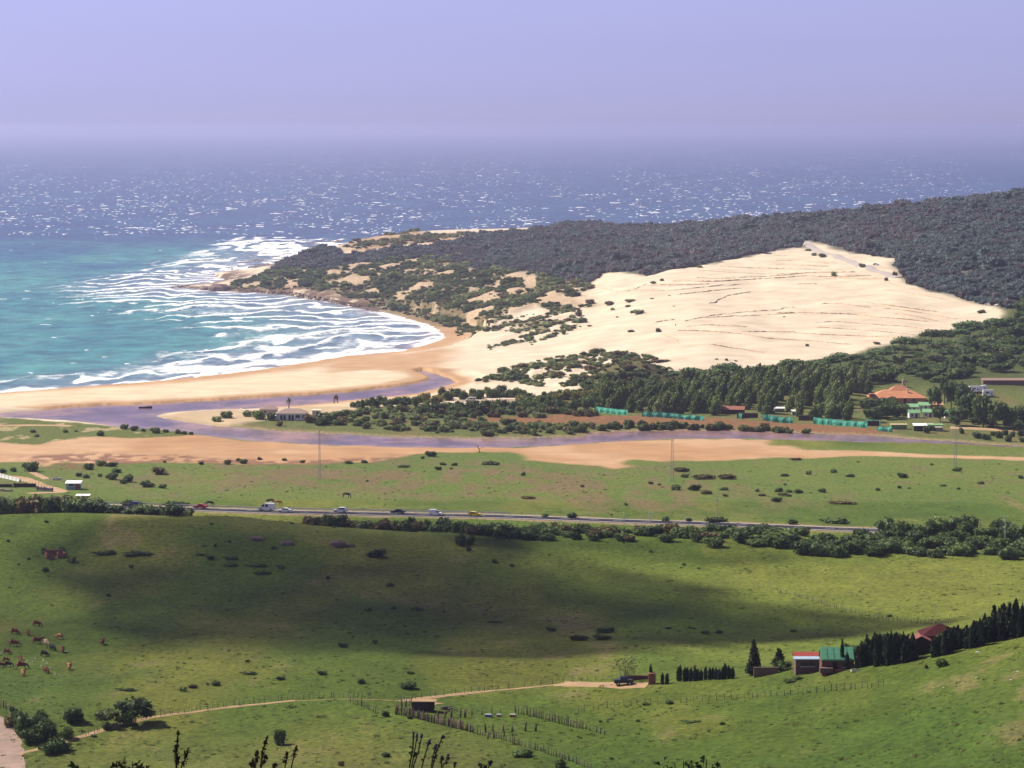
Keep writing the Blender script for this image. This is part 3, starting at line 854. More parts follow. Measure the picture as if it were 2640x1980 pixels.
M_DARK = leafy('leaf_dark', (0.029, 0.054, 0.018), (0.061, 0.103, 0.029), (0.134, 0.184, 0.047), 0.2)
M_MID = leafy('leaf_mid', (0.046, 0.083, 0.024), (0.099, 0.149, 0.038), (0.189, 0.238, 0.063), 0.25)
M_OLIVE = leafy('leaf_olive', (0.092, 0.128, 0.047), (0.176, 0.215, 0.078), (0.307, 0.338, 0.133), 0.25)
M_RUST = leafy('leaf_rust', (0.086, 0.064, 0.028), (0.151, 0.119, 0.048), (0.216, 0.182, 0.076), 0.2)
M_GOLD = leafy('leaf_gold', (0.143, 0.139, 0.027), (0.227, 0.213, 0.041), (0.319, 0.295, 0.066), 0.25)
M_FOR = leafy('leaf_forest_hazed', (0.045, 0.077, 0.080), (0.097, 0.136, 0.126), (0.189, 0.203, 0.218), 0.35, 0.4)  # blue of distant haze mixed into the leaf colours
M_FORR = leafy('leaf_forest_russet_hazed', (0.072, 0.065, 0.068), (0.133, 0.120, 0.125), (0.222, 0.179, 0.202), 0.35, 0.35)  # russet leaves, haze blue mixed into their colour too
M_PINE = leafy('leaf_pine', (0.033, 0.071, 0.023), (0.070, 0.124, 0.032), (0.146, 0.205, 0.047), 0.15)
M_WIND = leafy('leaf_windbreak', (0.062, 0.094, 0.025), (0.128, 0.176, 0.042), (0.221, 0.276, 0.071), 0.25)
M_CYP = leafy('leaf_cypress', (0.013, 0.022, 0.011), (0.025, 0.037, 0.016), (0.048, 0.062, 0.025), 0.1, 0.2)
M_BARK = paint('bark', (0.09, 0.065, 0.045), 0.9, scale=6)

BUSH = {}
for key, m in dict(dark=M_DARK, mid=M_MID, olive=M_OLIVE, rust=M_RUST, gold=M_GOLD).items():
    BUSH[key] = [crown_mesh('shrub', 40 + i * 7 + len(key), bush_lobes(i * 3 + len(key), 6 + i, 0.58), 520, 0.052, m) for i in range(4)]
LOW = [crown_mesh('shrub', 90 + i, bush_lobes(60 + i, 7, 0.34, 0.5, 0.26), 420, 0.045, M_DARK) for i in range(3)]
LOWR = [crown_mesh('shrub', 95 + i, bush_lobes(66 + i, 7, 0.34, 0.5, 0.26), 420, 0.045, M_RUST) for i in range(2)]

def shrub_at(p, w, h, kind='dark', name='shrub'):
    prot = LOW if kind == 'low' else LOWR if kind == 'lowr' else BUSH[kind]
    hh = 0.34 if kind in ('low', 'lowr') else 0.58
    o = link(name, rnd.choice(prot), None, (p[0], p[1], p[2] - 0.04 * h), rnd.uniform(-0.5, 0.5) if kind in ('low', 'lowr') else rnd.uniform(0, 6.28))
    o.scale = (w, w * rnd.uniform(0.8, 1.1), h / hh)
    return o

def zone_shrubs(items, frm, phrase, group, kinds, hr=0.5, cat='shrub'):
    """items in a zoomed view's pixels: (x centre, y base, width[, height[, kind]]) ; frm = (ox, oy, scale)"""
    L_ = []
    for it in items:
        x_, y_, w_ = it[:3]
        h_ = it[3] if len(it) > 3 and it[3] else None
        kd_ = it[4] if len(it) > 4 else None
        L_.append((frm[0] + x_ / frm[2], frm[1] + y_ / frm[2], w_ / frm[2], h_ / frm[2] if h_ else None, kd_))
    return L_
ZONES = {}
def addz(zone, items, frm):
    ZONES.setdefault(zone, []).extend(zone_shrubs(items, frm, None, None, None))

f5 = (0, 950, 3.16); f6 = (600, 950, 3.16); f7 = (1200, 950, 3.16); f8 = (1940, 900, 3.16)
g1 = (0, 1455, 3.16); g2 = (600, 1455, 3.16); g4 = (1200, 1455, 3.16)
addz('farm', [(245, 840, 165, 95), (110, 840, 80), (720, 825, 115), (830, 795, 110), (910, 798, 130, 40), (815, 882, 60), (700, 893, 75), (645, 880, 70), (915, 905, 115, 65), (1040, 925, 130),
              (1305, 862, 148, 66, 'rust'), (1200, 967, 132, 56), (1325, 976, 76), (945, 848, 140, 40), (20, 850, 80), (1000, 940, 80)], f5)
addz('shore', [(1340, 766, 42), (1640, 784, 62), (1850, 782, 82), (1975, 775, 90)], f5)
addz('shore', [(45, 755, 60), (95, 776, 50), (570, 771, 56), (945, 776, 105, 28), (1070, 771, 62), (1395, 806, 122, 22), (220, 745, 50), (420, 752, 50)], f6)
addz('islet', [(530, 522, 62), (820, 548, 84, 50), (270, 522, 62, 30, 'rust'), (300, 556, 52), (620, 516, 34), (1015, 492, 92), (1090, 507, 92), (1165, 512, 52), (1265, 527, 112), (1345, 521, 62), (1450, 531, 82, None, 'rust'), (1500, 536, 62), (1555, 541, 52)], f5)
addz('slope_left', [(65, 1412, 42), (850, 1517, 225, 38, 'low'), (1130, 1517, 285, 32, 'low'), (590, 1577, 98), (372, 1652, 72, 38), (1070, 1627, 52, 34), (380, 1256, 46), (365, 1508, 60), (500, 1500, 46), (235, 1555, 36), (150, 1600, 30)], f5)
addz('slope_left', [(880, 260, 52, 30)], g1)
addz('slope_mid', [(1715, 1552, 84, 34), (1890, 1556, 142, 26, 'low'), (1640, 1523, 92, 18, 'low'), (1870, 1417, 40), (1755, 1451, 46), (1670, 1447, 60, 12, 'low'), (1880, 1612, 132, 26, 'low'), (2085, 1612, 215, 26, 'low'), (1725, 1271, 36)], f5)
addz('slope_mid', [(1175, 1532, 205, 66), (335, 1471, 60, 26), (2130, 1576, 46), (390, 1632, 76, 40), (480, 1266, 36), (825, 1296, 50, 18)], f6)
addz('slope_mid', [(250, 79, 162, 28, 'low'), (775, 119, 52), (1280, 176, 92, 30), (1105, 376, 88, 34), (1315, 366, 62), (1510, 376, 125, 28, 'low'), (1725, 391, 36), (905, 677, 112, 42), (1160, 646, 62, 36), (980, 592, 40, 12)], g2)
addz('slope_right', [(235, 1582, 46, 34), (380, 1612, 56), (1290, 1422, 22), (1510, 1496, 40), (1780, 1602, 40), (1900, 1632, 30), (680, 1520, 26)], f7)
addz('slope_right', [(705, 542, 118, 34), (920, 617, 182, 50), (1110, 612, 165, 44), (1140, 557, 180, 56), (1655, 526, 82, 18, 'low'), (1955, 567, 104, 36), (2065, 561, 78, 32), (240, 476, 155, 18, 'low'), (1840, 522, 100, 12, 'low')], g4)
addz('slope_right', [(1175, 268, 50, 20), (432, 388, 66, 22)], (1900, 1500, 2.99))
addz('below', [(2015, 797, 52), (2020, 897, 172, 28, 'low'), (1495, 1034, 88, 42), (1570, 1007, 96, 36, 'rust'), (1760, 987, 112, 46), (1020, 1030, 205, 26, 'low'), (1690, 982, 40)], g1)
addz('below', [(735, 901, 112, 40), (395, 942, 106, 34), (1045, 972, 86, 48), (1445, 891, 76, 24), (1430, 1012, 192, 62), (1240, 1237, 96, 52), (1440, 1256, 60, 30)], g2)
addz('near', [(1245, 1567, 118, 42), (880, 1642, 76, 42, 'rust')], g2)
addz('near', [(1100, 1287, 42, 24), (1160, 1286, 26, 16), (1405, 1282, 52, 26), (1840, 1293, 225, 26, 'low'), (2095, 1306, 56, 28), (470, 1567, 200, 72), (780, 1655, 120, 78), (915, 1406, 26), (1190, 1587, 40), (1465, 1147, 76, 26, 'mid'), (1660, 1137, 102, 36, 'mid')], g4)
addz('near', [(1575, 650, 125, 70), (1460, 668, 46, 34), (1590, 656, 40, 20), (470, 750, 130, 30, 'mid'), (420, 770, 150, 26, 'mid')], (1900, 1500, 2.99))
addz('plain_right', [(260, 1036, 104, 26), (460, 1022, 72, 34), (665, 1007, 76, 34), (800, 1042, 82, 30), (1230, 1047, 116, 42), (1670, 997, 92, 38), (1460, 946, 42), (2190, 1056, 62), (1860, 1097, 78, 26), (1555, 1117, 62, 18), (1680, 1144, 40), (1020, 1152, 52),
                    (1195, 1134, 52), (1275, 1136, 36, 12, 'lowr'), (570, 1167, 86, 40), (375, 1172, 92, 38), (215, 1162, 84, 40), (300, 1166, 72, 24), (265, 1110, 40), (200, 1243, 122, 42), (715, 1262, 272, 26, 'lowr'), (860, 923, 36, 10, 'lowr'),
                    (350, 906, 122, 22, 'lowr'), (40, 1160, 52), (75, 1197, 92, 24, 'lowr'), (240, 1192, 104, 22, 'lowr'), (290, 1202, 62, 20, 'lowr')], f8)
addz('plain_mid', [(1870, 992, 142, 52), (1720, 988, 122, 50), (1510, 942, 52, 24), (1580, 951, 36), (1790, 887, 82, 34), (1930, 903, 222, 44, 'lowr'), (2120, 902, 172, 44, 'lowr'), (1750, 842, 152, 40, 'lowr'), (2110, 992, 82, 30), (1960, 1022, 132, 36, 'lowr'), (2120, 1042, 62, 22), (870, 1217, 98, 54),
                    (645, 1212, 76, 30), (1635, 1243, 104, 42), (1820, 1247, 62, 36), (2050, 1253, 252, 48, 'low'), (215, 786, 182, 34, 'low'), (950, 967, 46, 22, 'rust'), (500, 1062, 142, 26, 'lowr'), (1310, 1117, 46), (1190, 1196, 30), (470, 872, 62)], f7)
addz('plain_mid', [(1615, 717, 112, 50), (1545, 736, 46, 24), (1710, 787, 62, 26), (1805, 791, 62, 28), (1675, 827, 68, 34), (1780, 821, 36), (1095, 921, 32)], f6)
ZP = dict(farm=('dark rounded shrub on the meadow around the small sheds at left', 'shrubs near the sheds'),
          shore=('low shrub on the seam between tan mudflat and green plain', 'shrubs along the mudflat edge'),
          islet=('bush on the green islet beside the lagoon', 'bushes on the islet'),
          slope_left=('dark shrub on the grassy slope above the cattle', 'shrubs above the cattle'),
          slope_mid=('dark shrub on the cloud-shaded middle of the hill', 'shrubs on the shaded hill'),
          slope_right=('dark shrub on the right flank of the hill', 'shrubs on the right flank'),
          below=('dark shrub on the slope just above the dirt track', 'shrubs above the track'),
          near=('shrub on the near pasture below the dirt track', 'shrubs on the near pasture'),
          plain_right=('cushion shrub on the right plain beyond the road', 'cushion shrubs on the right plain'),
          plain_mid=('shrub on the middle of the plain beyond the road', 'shrubs on the middle plain'))
for zk, L_ in ZONES.items():
    L_.sort(key=lambda q: q[0])
    for i, (px, py, w_, h_, kd_) in enumerate(L_):
        p = P(px, py)
        w = w_ * mpp(p); h = (h_ if h_ else w_ * 0.5) * mpp(p)
        kd = kd_ or rnd.choice(['dark', 'dark', 'mid'] if zk not in ('islet', 'near') else ['dark', 'mid', 'mid'])
        o = shrub_at(p, w, h, kd)
        tag(o, f'{ZP[zk][0]}, {ordn(i)} from the left', 'shrub', ZP[zk][1])

# hedges along the road: dense rows of individual bushes
def row_of(px0, px1, n_, dlo, dhi, wl, hl, kinds, label, group, name='hedge_bush'):
    for i in range(n_):
        px = px0 + (px1 - px0) * (i + rnd.uniform(0.1, 0.9)) / n_
        d = road_d(px) + rnd.uniform(dlo, dhi)
        x = (px - 1320) / FPX * d
        w = rnd.uniform(*wl); h = rnd.uniform(*hl)
        o = shrub_at((x, d, gz(x, d)), w, h, rnd.choice(kinds), name)
        tag(o, label, 'bush', group)
row_of(-60, 250, 44, -80, -40, (7, 12), (3.2, 6.4), ['mid', 'olive', 'olive', 'mid', 'dark', 'olive', 'rust'], 'tall bush in the thicket at the left end of the highway', 'tall roadside thicket')
row_of(235, 480, 26, -78, -50, (5, 9), (1.8, 3.6), ['olive', 'mid', 'dark', 'dark'], 'pale or dark bush in the hedge below the guard rail', 'bushes below the guard rail')
row_of(790, 1240, 46, -62, -20, (3.5, 7), (2.2, 4.0), ['mid', 'dark', 'olive', 'rust', 'dark', 'mid'], 'bush in the hedge beside the road, below the yellow car', 'middle roadside hedge')
row_of(1230, 1880, 62, -64, -28, (4, 8), (1.9, 3.5), ['dark', 'dark', 'mid', 'rust', 'mid'], 'bush in the long dark hedge along the road', 'long roadside hedge')
row_of(1880, 2760, 78, -66, -32, (5, 9.5), (2.2, 4.0), ['dark', 'dark', 'mid', 'dark'], 'big dark bush in the hedge at the right end of the road', 'right roadside hedge')
row_of(2290, 2760, 26, -30, 6, (5, 9), (2.8, 5.2), ['dark', 'dark', 'mid'], 'dark bush standing over the right end of the road', 'bushes over the road')
for j, (px, py, w_, h_) in enumerate([(1188, 1406, 50, 36), (1213, 1404, 30, 24), (1208, 1420, 20, 13)]):
    p = P(px, py); o = shrub_at(p, w_ * mpp(p), h_ * mpp(p), 'dark')
    tag(o, ['large dark round bush at the head of the sunlit strip', 'smaller dark bush leaning on the round one at the sunlit strip', 'tiny dark bush just below the pair at the sunlit strip'][j], 'shrub')
for j, (px, py, w_, h_) in enumerate([(340, 1303, 60, 16), (455, 1304, 80, 14), (2045, 1352, 30, 16), (2150, 1350, 90, 16), (2270, 1356, 40, 12)]):
    p = P(px, py); o = shrub_at(p, w_ * mpp(p), h_ * mpp(p), 'low')
    tag(o, f'low dark bush strip on the far verge of the highway, {ordn(j)} from the left', 'shrub', 'far verge bushes')
row_of(545, 760, 7, -34, -18, (2.5, 4), (1.2, 2.4), ['olive', 'mid', 'rust'], 'small pale bush on the sandy verge below the white van', 'small verge bushes')

# thicket and odd bushes by the dirt track at lower left
for j, (px, py, w_, h_, kd) in enumerate([(65, 1895, 100, 66, 'dark'), (120, 1900, 90, 50, 'mid'), (85, 1915, 80, 40, 'dark'), (145, 1940, 105, 44, 'dark'), (40, 1870, 60, 40, 'rust'), (170, 1905, 60, 36, 'mid'), (105, 1868, 70, 42, 'dark'),
                                       (190, 1862, 60, 36, 'dark'), (205, 1858, 30, 20, 'mid'), (275, 1880, 40, 20, 'dark'), (35, 1838, 26, 18, 'dark'), (325, 1867, 70, 28, 'mid'), (242, 1900, 22, 8, 'dark')]):
    p = P(px, py); o = shrub_at(p, w_ * mpp(p), h_ * mpp(p), kd)
    tag(o, 'dark bush in the thicket where two dirt tracks meet', 'bush', 'thicket by the track fork')

def tree(name, p, h, crown_me, cw, label, cat, group=None, th=0.35, tw=0.03, rz=None, lean=0.0):
    t = thing(name, (p[0], p[1], p[2]), rz if rz is not None else rnd.uniform(0, 6.28), label, cat, group)
    k = 6; r0 = h * tw; zt = h * (th + 0.25)
    V_ = []; F_ = []
    for q, (zz_, rr) in enumerate([(-0.4, 1.25), (zt * 0.4, 0.9), (zt, 0.5)]):
        for s in range(k):
            an = s / k * 6.283
            V_.append((math.cos(an) * r0 * rr + lean * zz_, math.sin(an) * r0 * rr, zz_))
    for q in range(2):
        for s in range(k):
            F_.append((q * k + s, q * k + (s + 1) % k, (q + 1) * k + (s + 1) % k, (q + 1) * k + s))
    link('trunk', new_mesh('trunk', V_, F_, [M_BARK], smooth=True), t)
    c_ = link('crown', crown_me, t, (lean * h * th, 0, 0)); c_.scale = (cw, cw, h)
    return t

# crowns, unit width and unit height
def tree_lobes(seed, n_, z0=0.3, sx=0.5):
    g = random.Random(seed); out = [(0, 0, (1 + z0) / 2, sx * 0.7, sx * 0.7, (1 - z0) / 2 * 0.85)]
    for i in range(n_):
        an = g.uniform(0, 6.28); rr = g.uniform(0.3, 0.75); s = g.uniform(0.22, 0.4)
        out.append((math.cos(an) * sx * rr, math.sin(an) * sx * rr, g.uniform(z0 + 0.08, 0.92 - rr * 0.2), sx * s, sx * s, (1 - z0) * s * 0.6))
    return out
CROWN = [crown_mesh('crown', 300 + i, tree_lobes(300 + i, 11, 0.22), 900, 0.05, m) for i, m in enumerate([M_DARK, M_MID, M_DARK, M_OLIVE])]
def pine_lobes(seed):
    g = random.Random(seed); out = [(0, 0, 0.72, 0.40, 0.40, 0.22)]
    for i in range(11):
        an = g.uniform(0, 6.28); rr = g.uniform(0.2, 0.42); s = g.uniform(0.12, 0.2)
        out.append((math.cos(an) * rr, math.sin(an) * rr, 0.86 - rr * 0.75 + g.uniform(-0.04, 0.08), s, s, s * 0.75))
    return out
PINE = [crown_mesh('crown', 320 + i, pine_lobes(320 + i), 900, 0.042, M_PINE) for i in range(3)]
def col_lobes(seed, n_=9, lump=0.08):
    g = random.Random(seed); out = []
    for i in range(n_):
        z = (i + 0.5) / n_
        w = 0.5 * (0.55 + 0.55 * math.sin(math.pi * (z * 0.72 + 0.2))) * (1.0 if z < 0.75 else (1.08 - z) / 0.33)
        out.append((g.uniform(-lump, lump), g.uniform(-lump, lump), z, w, w, 0.9 / n_))
    return out
CYP = [crown_mesh('crown', 340 + i, col_lobes(340 + i), 620, 0.10, M_CYP, 0.8) for i in range(3)]
for c_ in CYP:                                     # leaf sprays on columns are taller than wide
    pass
CONE = [crown_mesh('crown', 350 + i, [(random.Random(350 + i * 20 + q).uniform(-.06, .06), 0, 0.12 + q * 0.105, 0.46 * (1 - q * 0.098), 0.46 * (1 - q * 0.098), 0.10) for q in range(9)], 900, 0.06, M_CYP, 0.8) for i in range(2)]
WIND = [crown_mesh('windbreak_tree', 360 + i, [(q[0] * 0.8, q[1] * 0.8, q[2], q[3] * 0.9, q[4] * 0.9, q[5]) for q in col_lobes(360 + i, 8, 0.16)], 620, 0.085, m, 0.74) for i, m in enumerate([M_WIND, M_WIND, M_MID, M_OLIVE, M_MID])]

# tall bush alone on the near pasture, and the two grey-green trees by the track
p = P(721, 1920); tag(shrub_at(p, 46 * mpp(p), 44 * mpp(p), 'dark', 'round_topped_bush'), 'lone tall dark bush with rounded top on the near pasture', 'bush')
p = P(190, 1862); tree('broad_tree', p, 42 * mpp(p), CROWN[2], 64 * mpp(p), 'small dark round tree beside the thicket at lower left', 'tree', th=0.1)
p = P(350, 1868); tree('broad_tree', p, 76 * mpp(p), CROWN[0], 110 * mpp(p), 'large spreading dark tree above the dirt track at lower left', 'tree', th=0.12, tw=0.02)
p = P(275, 1872); tree('broad_tree', p, 50 * mpp(p), CROWN[3], 70 * mpp(p), 'pale grey-green tree at the left shoulder of the large spreading tree', 'tree', th=0.08, tw=0.02)
p = P(1612, 1756); tree('feathery_tree', p, 78 * mpp(p), crown_mesh('crown', 377, tree_lobes(377, 16, 0.18), 620, 0.028, M_OLIVE, 0.05), 82 * mpp(p), 'wispy half-bare tree behind the dark pickup', 'tree', th=0.2, tw=0.02)

# cypresses by the farm buildings
def cyp(px, py, hpx, wpx, label, group=None, name='cypress'):
    p = P(px, py)
    tree(name, p, hpx * mpp(p), rnd.choice(CYP), max(wpx * mpp(p), 0.7), label, 'cypress', group, th=0.02, tw=0.012)
row = [(1678, 1762, 50, 8), (1708, 1764, 30, 8), (1720, 1762, 26, 10)] + [(1746 + i * 9.0 + rnd.uniform(-3, 3), 1757 - i * 0.5 + rnd.uniform(-2, 2), rnd.uniform(26, 42), rnd.uniform(7, 12)) for i in range(17)]
row.sort()
for i, (px, py, h_, w_) in enumerate(row):
    cyp(px, py, h_, w_, f'young dark cypress in the row left of the farm huts, {ordn(i)} from the left', 'cypress row left of the huts')
rr_ = sorted([2215, 2232, 2250, 2262, 2276, 2290, 2303, 2318, 2334, 2350, 2366] + [2415 + i * 9.5 + rnd.uniform(-3, 3) for i in range(26)] + [2222 + i * 14 + rnd.uniform(-4, 4) for i in range(11)] + [2418 + i * 13 + rnd.uniform(-4, 4) for i in range(20)])
for i, px in enumerate(rr_):
    edge = float(np.interp(px, [2200, 2300, 2400, 2500, 2640, 2760], [1722, 1715, 1698, 1672, 1640, 1612]))
    hh = float(np.interp(px, [2200, 2300, 2380, 2430, 2520, 2640, 2760], [64, 82, 56, 54, 60, 86, 90]))
    p = P(px, edge + 3)
    p = (p.x, p.y + rnd.uniform(1, 7)); p = (p[0], p[1], gz(*p))
    t_ = tree('cypress', p, hh * p[1] / FPX * rnd.uniform(0.8, 1.12), rnd.choice(CYP), rnd.uniform(13, 24) * p[1] / FPX, f'tall dark cypress in the belt right of the green-roofed house, {ordn(i)} from the left', 'cypress', 'cypress belt on the right', th=0.02, tw=0.012)
for i in range(15):                                   # broader conifers and leafy crowns break up the belt
    px = 2425 + i * 16 + rnd.uniform(-6, 6); edge = float(np.interp(px, [2400, 2500, 2640, 2760], [1698, 1672, 1640, 1612]))
    p = P(px, edge + 3); p = Vector((p.x, p.y + rnd.uniform(4, 10), 0)); p.z = gz(p.x, p.y)
    hh = float(np.interp(px, [2430, 2520, 2640, 2760], [50, 64, 92, 92])) * rnd.uniform(0.75, 1.1)
    tree('belt_tree', p, hh * mpp(p), rnd.choice([CONE[0], CONE[1], CROWN[0], CROWN[2]]), rnd.uniform(30, 46) * mpp(p), 'broad dark tree standing in the right cypress belt', 'tree', 'broad trees in the cypress belt', th=0.1, tw=0.015)
for px, py, h_, w_, lb in [(1944, 1740, 88, 50, 'broad pointed dark conifer left of the red and blue roof'), (2008, 1716, 44, 42, 'small bushy conifer between the pointed conifer and the huts')]:
    p = P(px, py); tree('conifer', p, h_ * mpp(p), CONE[0], w_ * mpp(p), lb, 'tree', th=0.05, tw=0.015)
cyp(2171, 1728, 82, 6, 'thin pencil cypress standing in front of the green roof')
cyp(2184, 1726, 46, 5, 'short pencil cypress in front of the green roof, right of the tall one')
for i, (px, py, w_, h_) in enumerate([(2230, 1718, 60, 50), (2262, 1712, 56, 64), (2300, 1702, 60, 66), (2330, 1694, 50, 60), (2190, 1700, 40, 40)]):
    p = P(px, py); p = Vector((p.x, p.y + 8, 0)); p.z = gz(p.x, p.y)
    tree('broad_tree', p, h_ * mpp(p), CROWN[0 if i % 2 else 2], w_ * mpp(p), 'dark leafy tree filling the gap behind the tall cypresses', 'tree', 'dark trees behind the cypresses', th=0.1)
p = P(2015, 1728); o = shrub_at(p, 60 * mpp(p), 26 * mpp(p), 'dark'); tag(o, 'dense dark bush against the left wall of the wooden hut', 'shrub')

# scrub on the river bank
def in_poly(pt, poly):
    return poly_sd(np.array([pt[0]]), np.array([pt[1]]), poly)[0] < 0
def scatter_px(poly_px, n_, fn, tries=40):
    xs = [q[0] for q in poly_px]; ys = [q[1] for q in poly_px]; k = 0; t = 0
    while k < n_ and t < n_ * tries:
        t += 1
        px, py = rnd.uniform(min(xs), max(xs)), rnd.uniform(min(ys), max(ys))
        if poly_sd(np.array([px]), np.array([py]), poly_px)[0] < 0:
            fn(px, py); k += 1
def bank(px, py):
    p = P(px, py)
    if in_poly(p, REG['MARSH']) or in_poly(p, river_w):
        return
    w = rnd.uniform(14, 40) * mpp(p)
    o = shrub_at(p, w, w * rnd.uniform(0.35, 0.55), rnd.choice(['mid', 'olive', 'mid', 'dark', 'rust', 'olive']), 'scrub_bush')
    tag(o, 'grey-green bush in the riverbank scrub above the lagoon', 'bush', 'scrub on the river bank')
scatter_px([(790, 1070), (900, 1062), (1000, 1052), (1180, 1060), (1260, 1070), (1180, 1078), (1200, 1088), (1350, 1094), (1500, 1098), (1530, 1112), (1440, 1124), (1250, 1123), (1100, 1116), (960, 1108), (850, 1094)], 235, bank)
def bank2(px, py):
    p = P(px, py); w = rnd.uniform(14, 34) * mpp(p)
    tag(shrub_at(p, w, w * rnd.uniform(0.5, 0.7), rnd.choice(['dark', 'dark', 'mid', 'rust']), 'scrub_bush'), 'dark bush in the narrow row between brown marsh and far river bank', 'bush', 'bushes between marsh and river')
scatter_px([(1500, 1100), (1700, 1097), (1900, 1104), (2080, 1114), (2090, 1120), (1900, 1112), (1700, 1108), (1520, 1112)], 70, bank2)
for j, (px, py, w_, h_, kd) in enumerate([(665, 1080, 50, 26, 'mid'), (700, 1084, 30, 24, 'olive'), (720, 1098, 30, 16, 'rust'), (640, 1074, 40, 18, 'olive'), (585, 1078, 40, 20, 'mid'), (560, 1086, 40, 14, 'mid'), (800, 1090, 44, 24, 'rust'), (838, 1092, 56, 34, 'dark'), (825, 1096, 50, 22, 'dark'), (868, 1080, 60, 24, 'mid')]):
    p = P(px, py); tag(shrub_at(p, w_ * mpp(p), h_ * mpp(p), kd), f'bush around the white house by the lagoon, {ordn(j)} listed from the sand spit', 'bush', 'bushes around the white house')
for (px0, py0, px1, py1, n_, wl, hl, kinds, lb, gp) in [
        (905, 1050, 1080, 1044, 18, (22, 36), (16, 26), ['dark', 'mid', 'dark'], 'dark bush by the wooden lookout on the sand bank', 'bushes by the lookout'),
        (1060, 1040, 1165, 1034, 9, (26, 40), (18, 24), ['gold'], 'yellowish bush left of the parked van', 'yellowish bushes'),
        (1130, 1030, 1200, 1028, 6, (30, 40), (22, 30), ['dark'], 'dark bush just behind the yellowish bushes', 'dark bushes behind the yellow ones'),
        (1210, 1024, 1350, 1022, 12, (24, 40), (18, 28), ['dark', 'dark', 'mid'], 'dark bush on the far side of the parking strip', 'bushes behind the parking strip'),
        (1070, 1066, 1560, 1052, 52, (24, 44), (20, 32), ['dark', 'dark', 'mid'], 'dark bush in the hedge in front of the parking strip', 'hedge before the parking strip'),
        (1150, 1074, 1540, 1070, 26, (24, 40), (14, 22), ['olive', 'mid', 'rust', 'olive'], 'pale rounded bush along the upper edge of the brown marsh', 'pale bushes above the marsh'),
        (1340, 1040, 1560, 1022, 34, (24, 44), (18, 28), ['mid', 'dark', 'gold', 'mid'], 'bush on the green slope right of the parking strip', 'bushes right of the parking strip'),
        (1500, 1000, 1760, 1000, 44, (20, 40), (12, 22), ['olive', 'mid', 'mid', 'dark'], 'low bush on the slopes of the overgrown dune knoll', 'bushes on the dune knoll'),
        (1560, 975, 1690, 975, 26, (16, 34), (8, 18), ['dark', 'mid', 'olive'], 'low dark bush near the top of the dune knoll', 'bushes at the knoll top')]:
    for i in range(n_):
        s = (i + rnd.random()) / n_
        p = P(px0 + (px1 - px0) * s, py0 + (py1 - py0) * s + rnd.uniform(-9, 6))
        tag(shrub_at(p, rnd.uniform(*wl) * mpp(p), rnd.uniform(*hl) * mpp(p), rnd.choice(kinds), 'bank_bush'), lb, 'bush', gp)

# leaning windbreak trees
def windtree(px, py):
    if px > 2190 and py > 1018 or 1855 < px < 1925 and py > 1060:
        return
    p = P(px, py); h = rnd.uniform(36, 58) * mpp(p)
    o = link('windbreak_tree', rnd.choice(WIND), None, p - Vector((0, 0, 0.2)), rnd.uniform(-0.4, 0.4))
    o.scale = (rnd.uniform(18, 28) * mpp(p), rnd.uniform(18, 28) * mpp(p), h)
    o.rotation_euler = (rnd.uniform(-0.08, 0.08), rnd.uniform(0.12, 0.36), rnd.uniform(-0.3, 0.3))
    tag(o, 'wind-leaned feathery tree in the belt behind green netting', 'tree', 'windbreak belt')
scatter_px([(1540, 1058), (1530, 1035), (1620, 1015), (1720, 1000), (1900, 988), (2060, 978), (2230, 985), (2240, 1040), (2180, 1092), (2100, 1088), (2000, 1078), (1850, 1072), (1700, 1068), (1600, 1062)], 285, windtree)

# stone pines along the foot of the dune, and the wood right of it
pines = [(1745 + i * 33 + rnd.uniform(-10, 10)) for i in range(27)]
for i, px in enumerate(sorted(pines)):
    yb = float(np.interp(px, [1700, 1800, 2000, 2200, 2330, 2420, 2560, 2640], [992, 985, 972, 945, 912, 885, 856, 845])) + rnd.uniform(-3, 8)
    p = P(px, yb)
    h = rnd.uniform(30, 46) * mpp(p)
    tree('stone_pine', p, h, rnd.choice(PINE), rnd.uniform(60, 86) * mpp(p), f'dark umbrella-crowned pine along the foot of the dune, {ordn(i)} from the left', 'pine', 'pines along the dune foot', th=0.3, tw=0.03)
def wood(px, py):
    p = P(px, py); s = rnd.uniform(0.85, 1.2)
    o = link('woodland_tree', rnd.choice(CROWN[:3] + [CROWN[1], CROWN[3]] + PINE[:1]), None, p - Vector((0, 0, 1.0)), rnd.uniform(0, 6.28))
    o.scale = (rnd.uniform(36, 64) * mpp(p),) * 2 + (rnd.uniform(24, 38) * mpp(p) * s,)
    tag(o, 'rounded green tree in the wood right of the dune', 'tree', 'wood right of the dune')
scatter_px([(1760, 1000), (1900, 985), (2100, 965), (2300, 930), (2420, 900), (2560, 870), (2640, 860), (2760, 850), (2760, 960), (2640, 958), (2540, 960), (2480, 985), (2300, 990), (2100, 985), (1900, 992)], 190, wood)
def wood2(px, py):
    p = P(px, py)
    o = link('woodland_tree', rnd.choice(CROWN[:3]), None, p - Vector((0, 0, 1.0)), rnd.uniform(0, 6.28))
    o.scale = (rnd.uniform(40, 66) * mpp(p),) * 2 + (rnd.uniform(26, 40) * mpp(p),)
    tag(o, 'green tree in the wood at the right edge above the field', 'tree', 'wood at the right edge')
scatter_px([(2600, 815), (2640, 780), (2760, 760), (2760, 860), (2640, 868), (2580, 860)], 36, wood2)
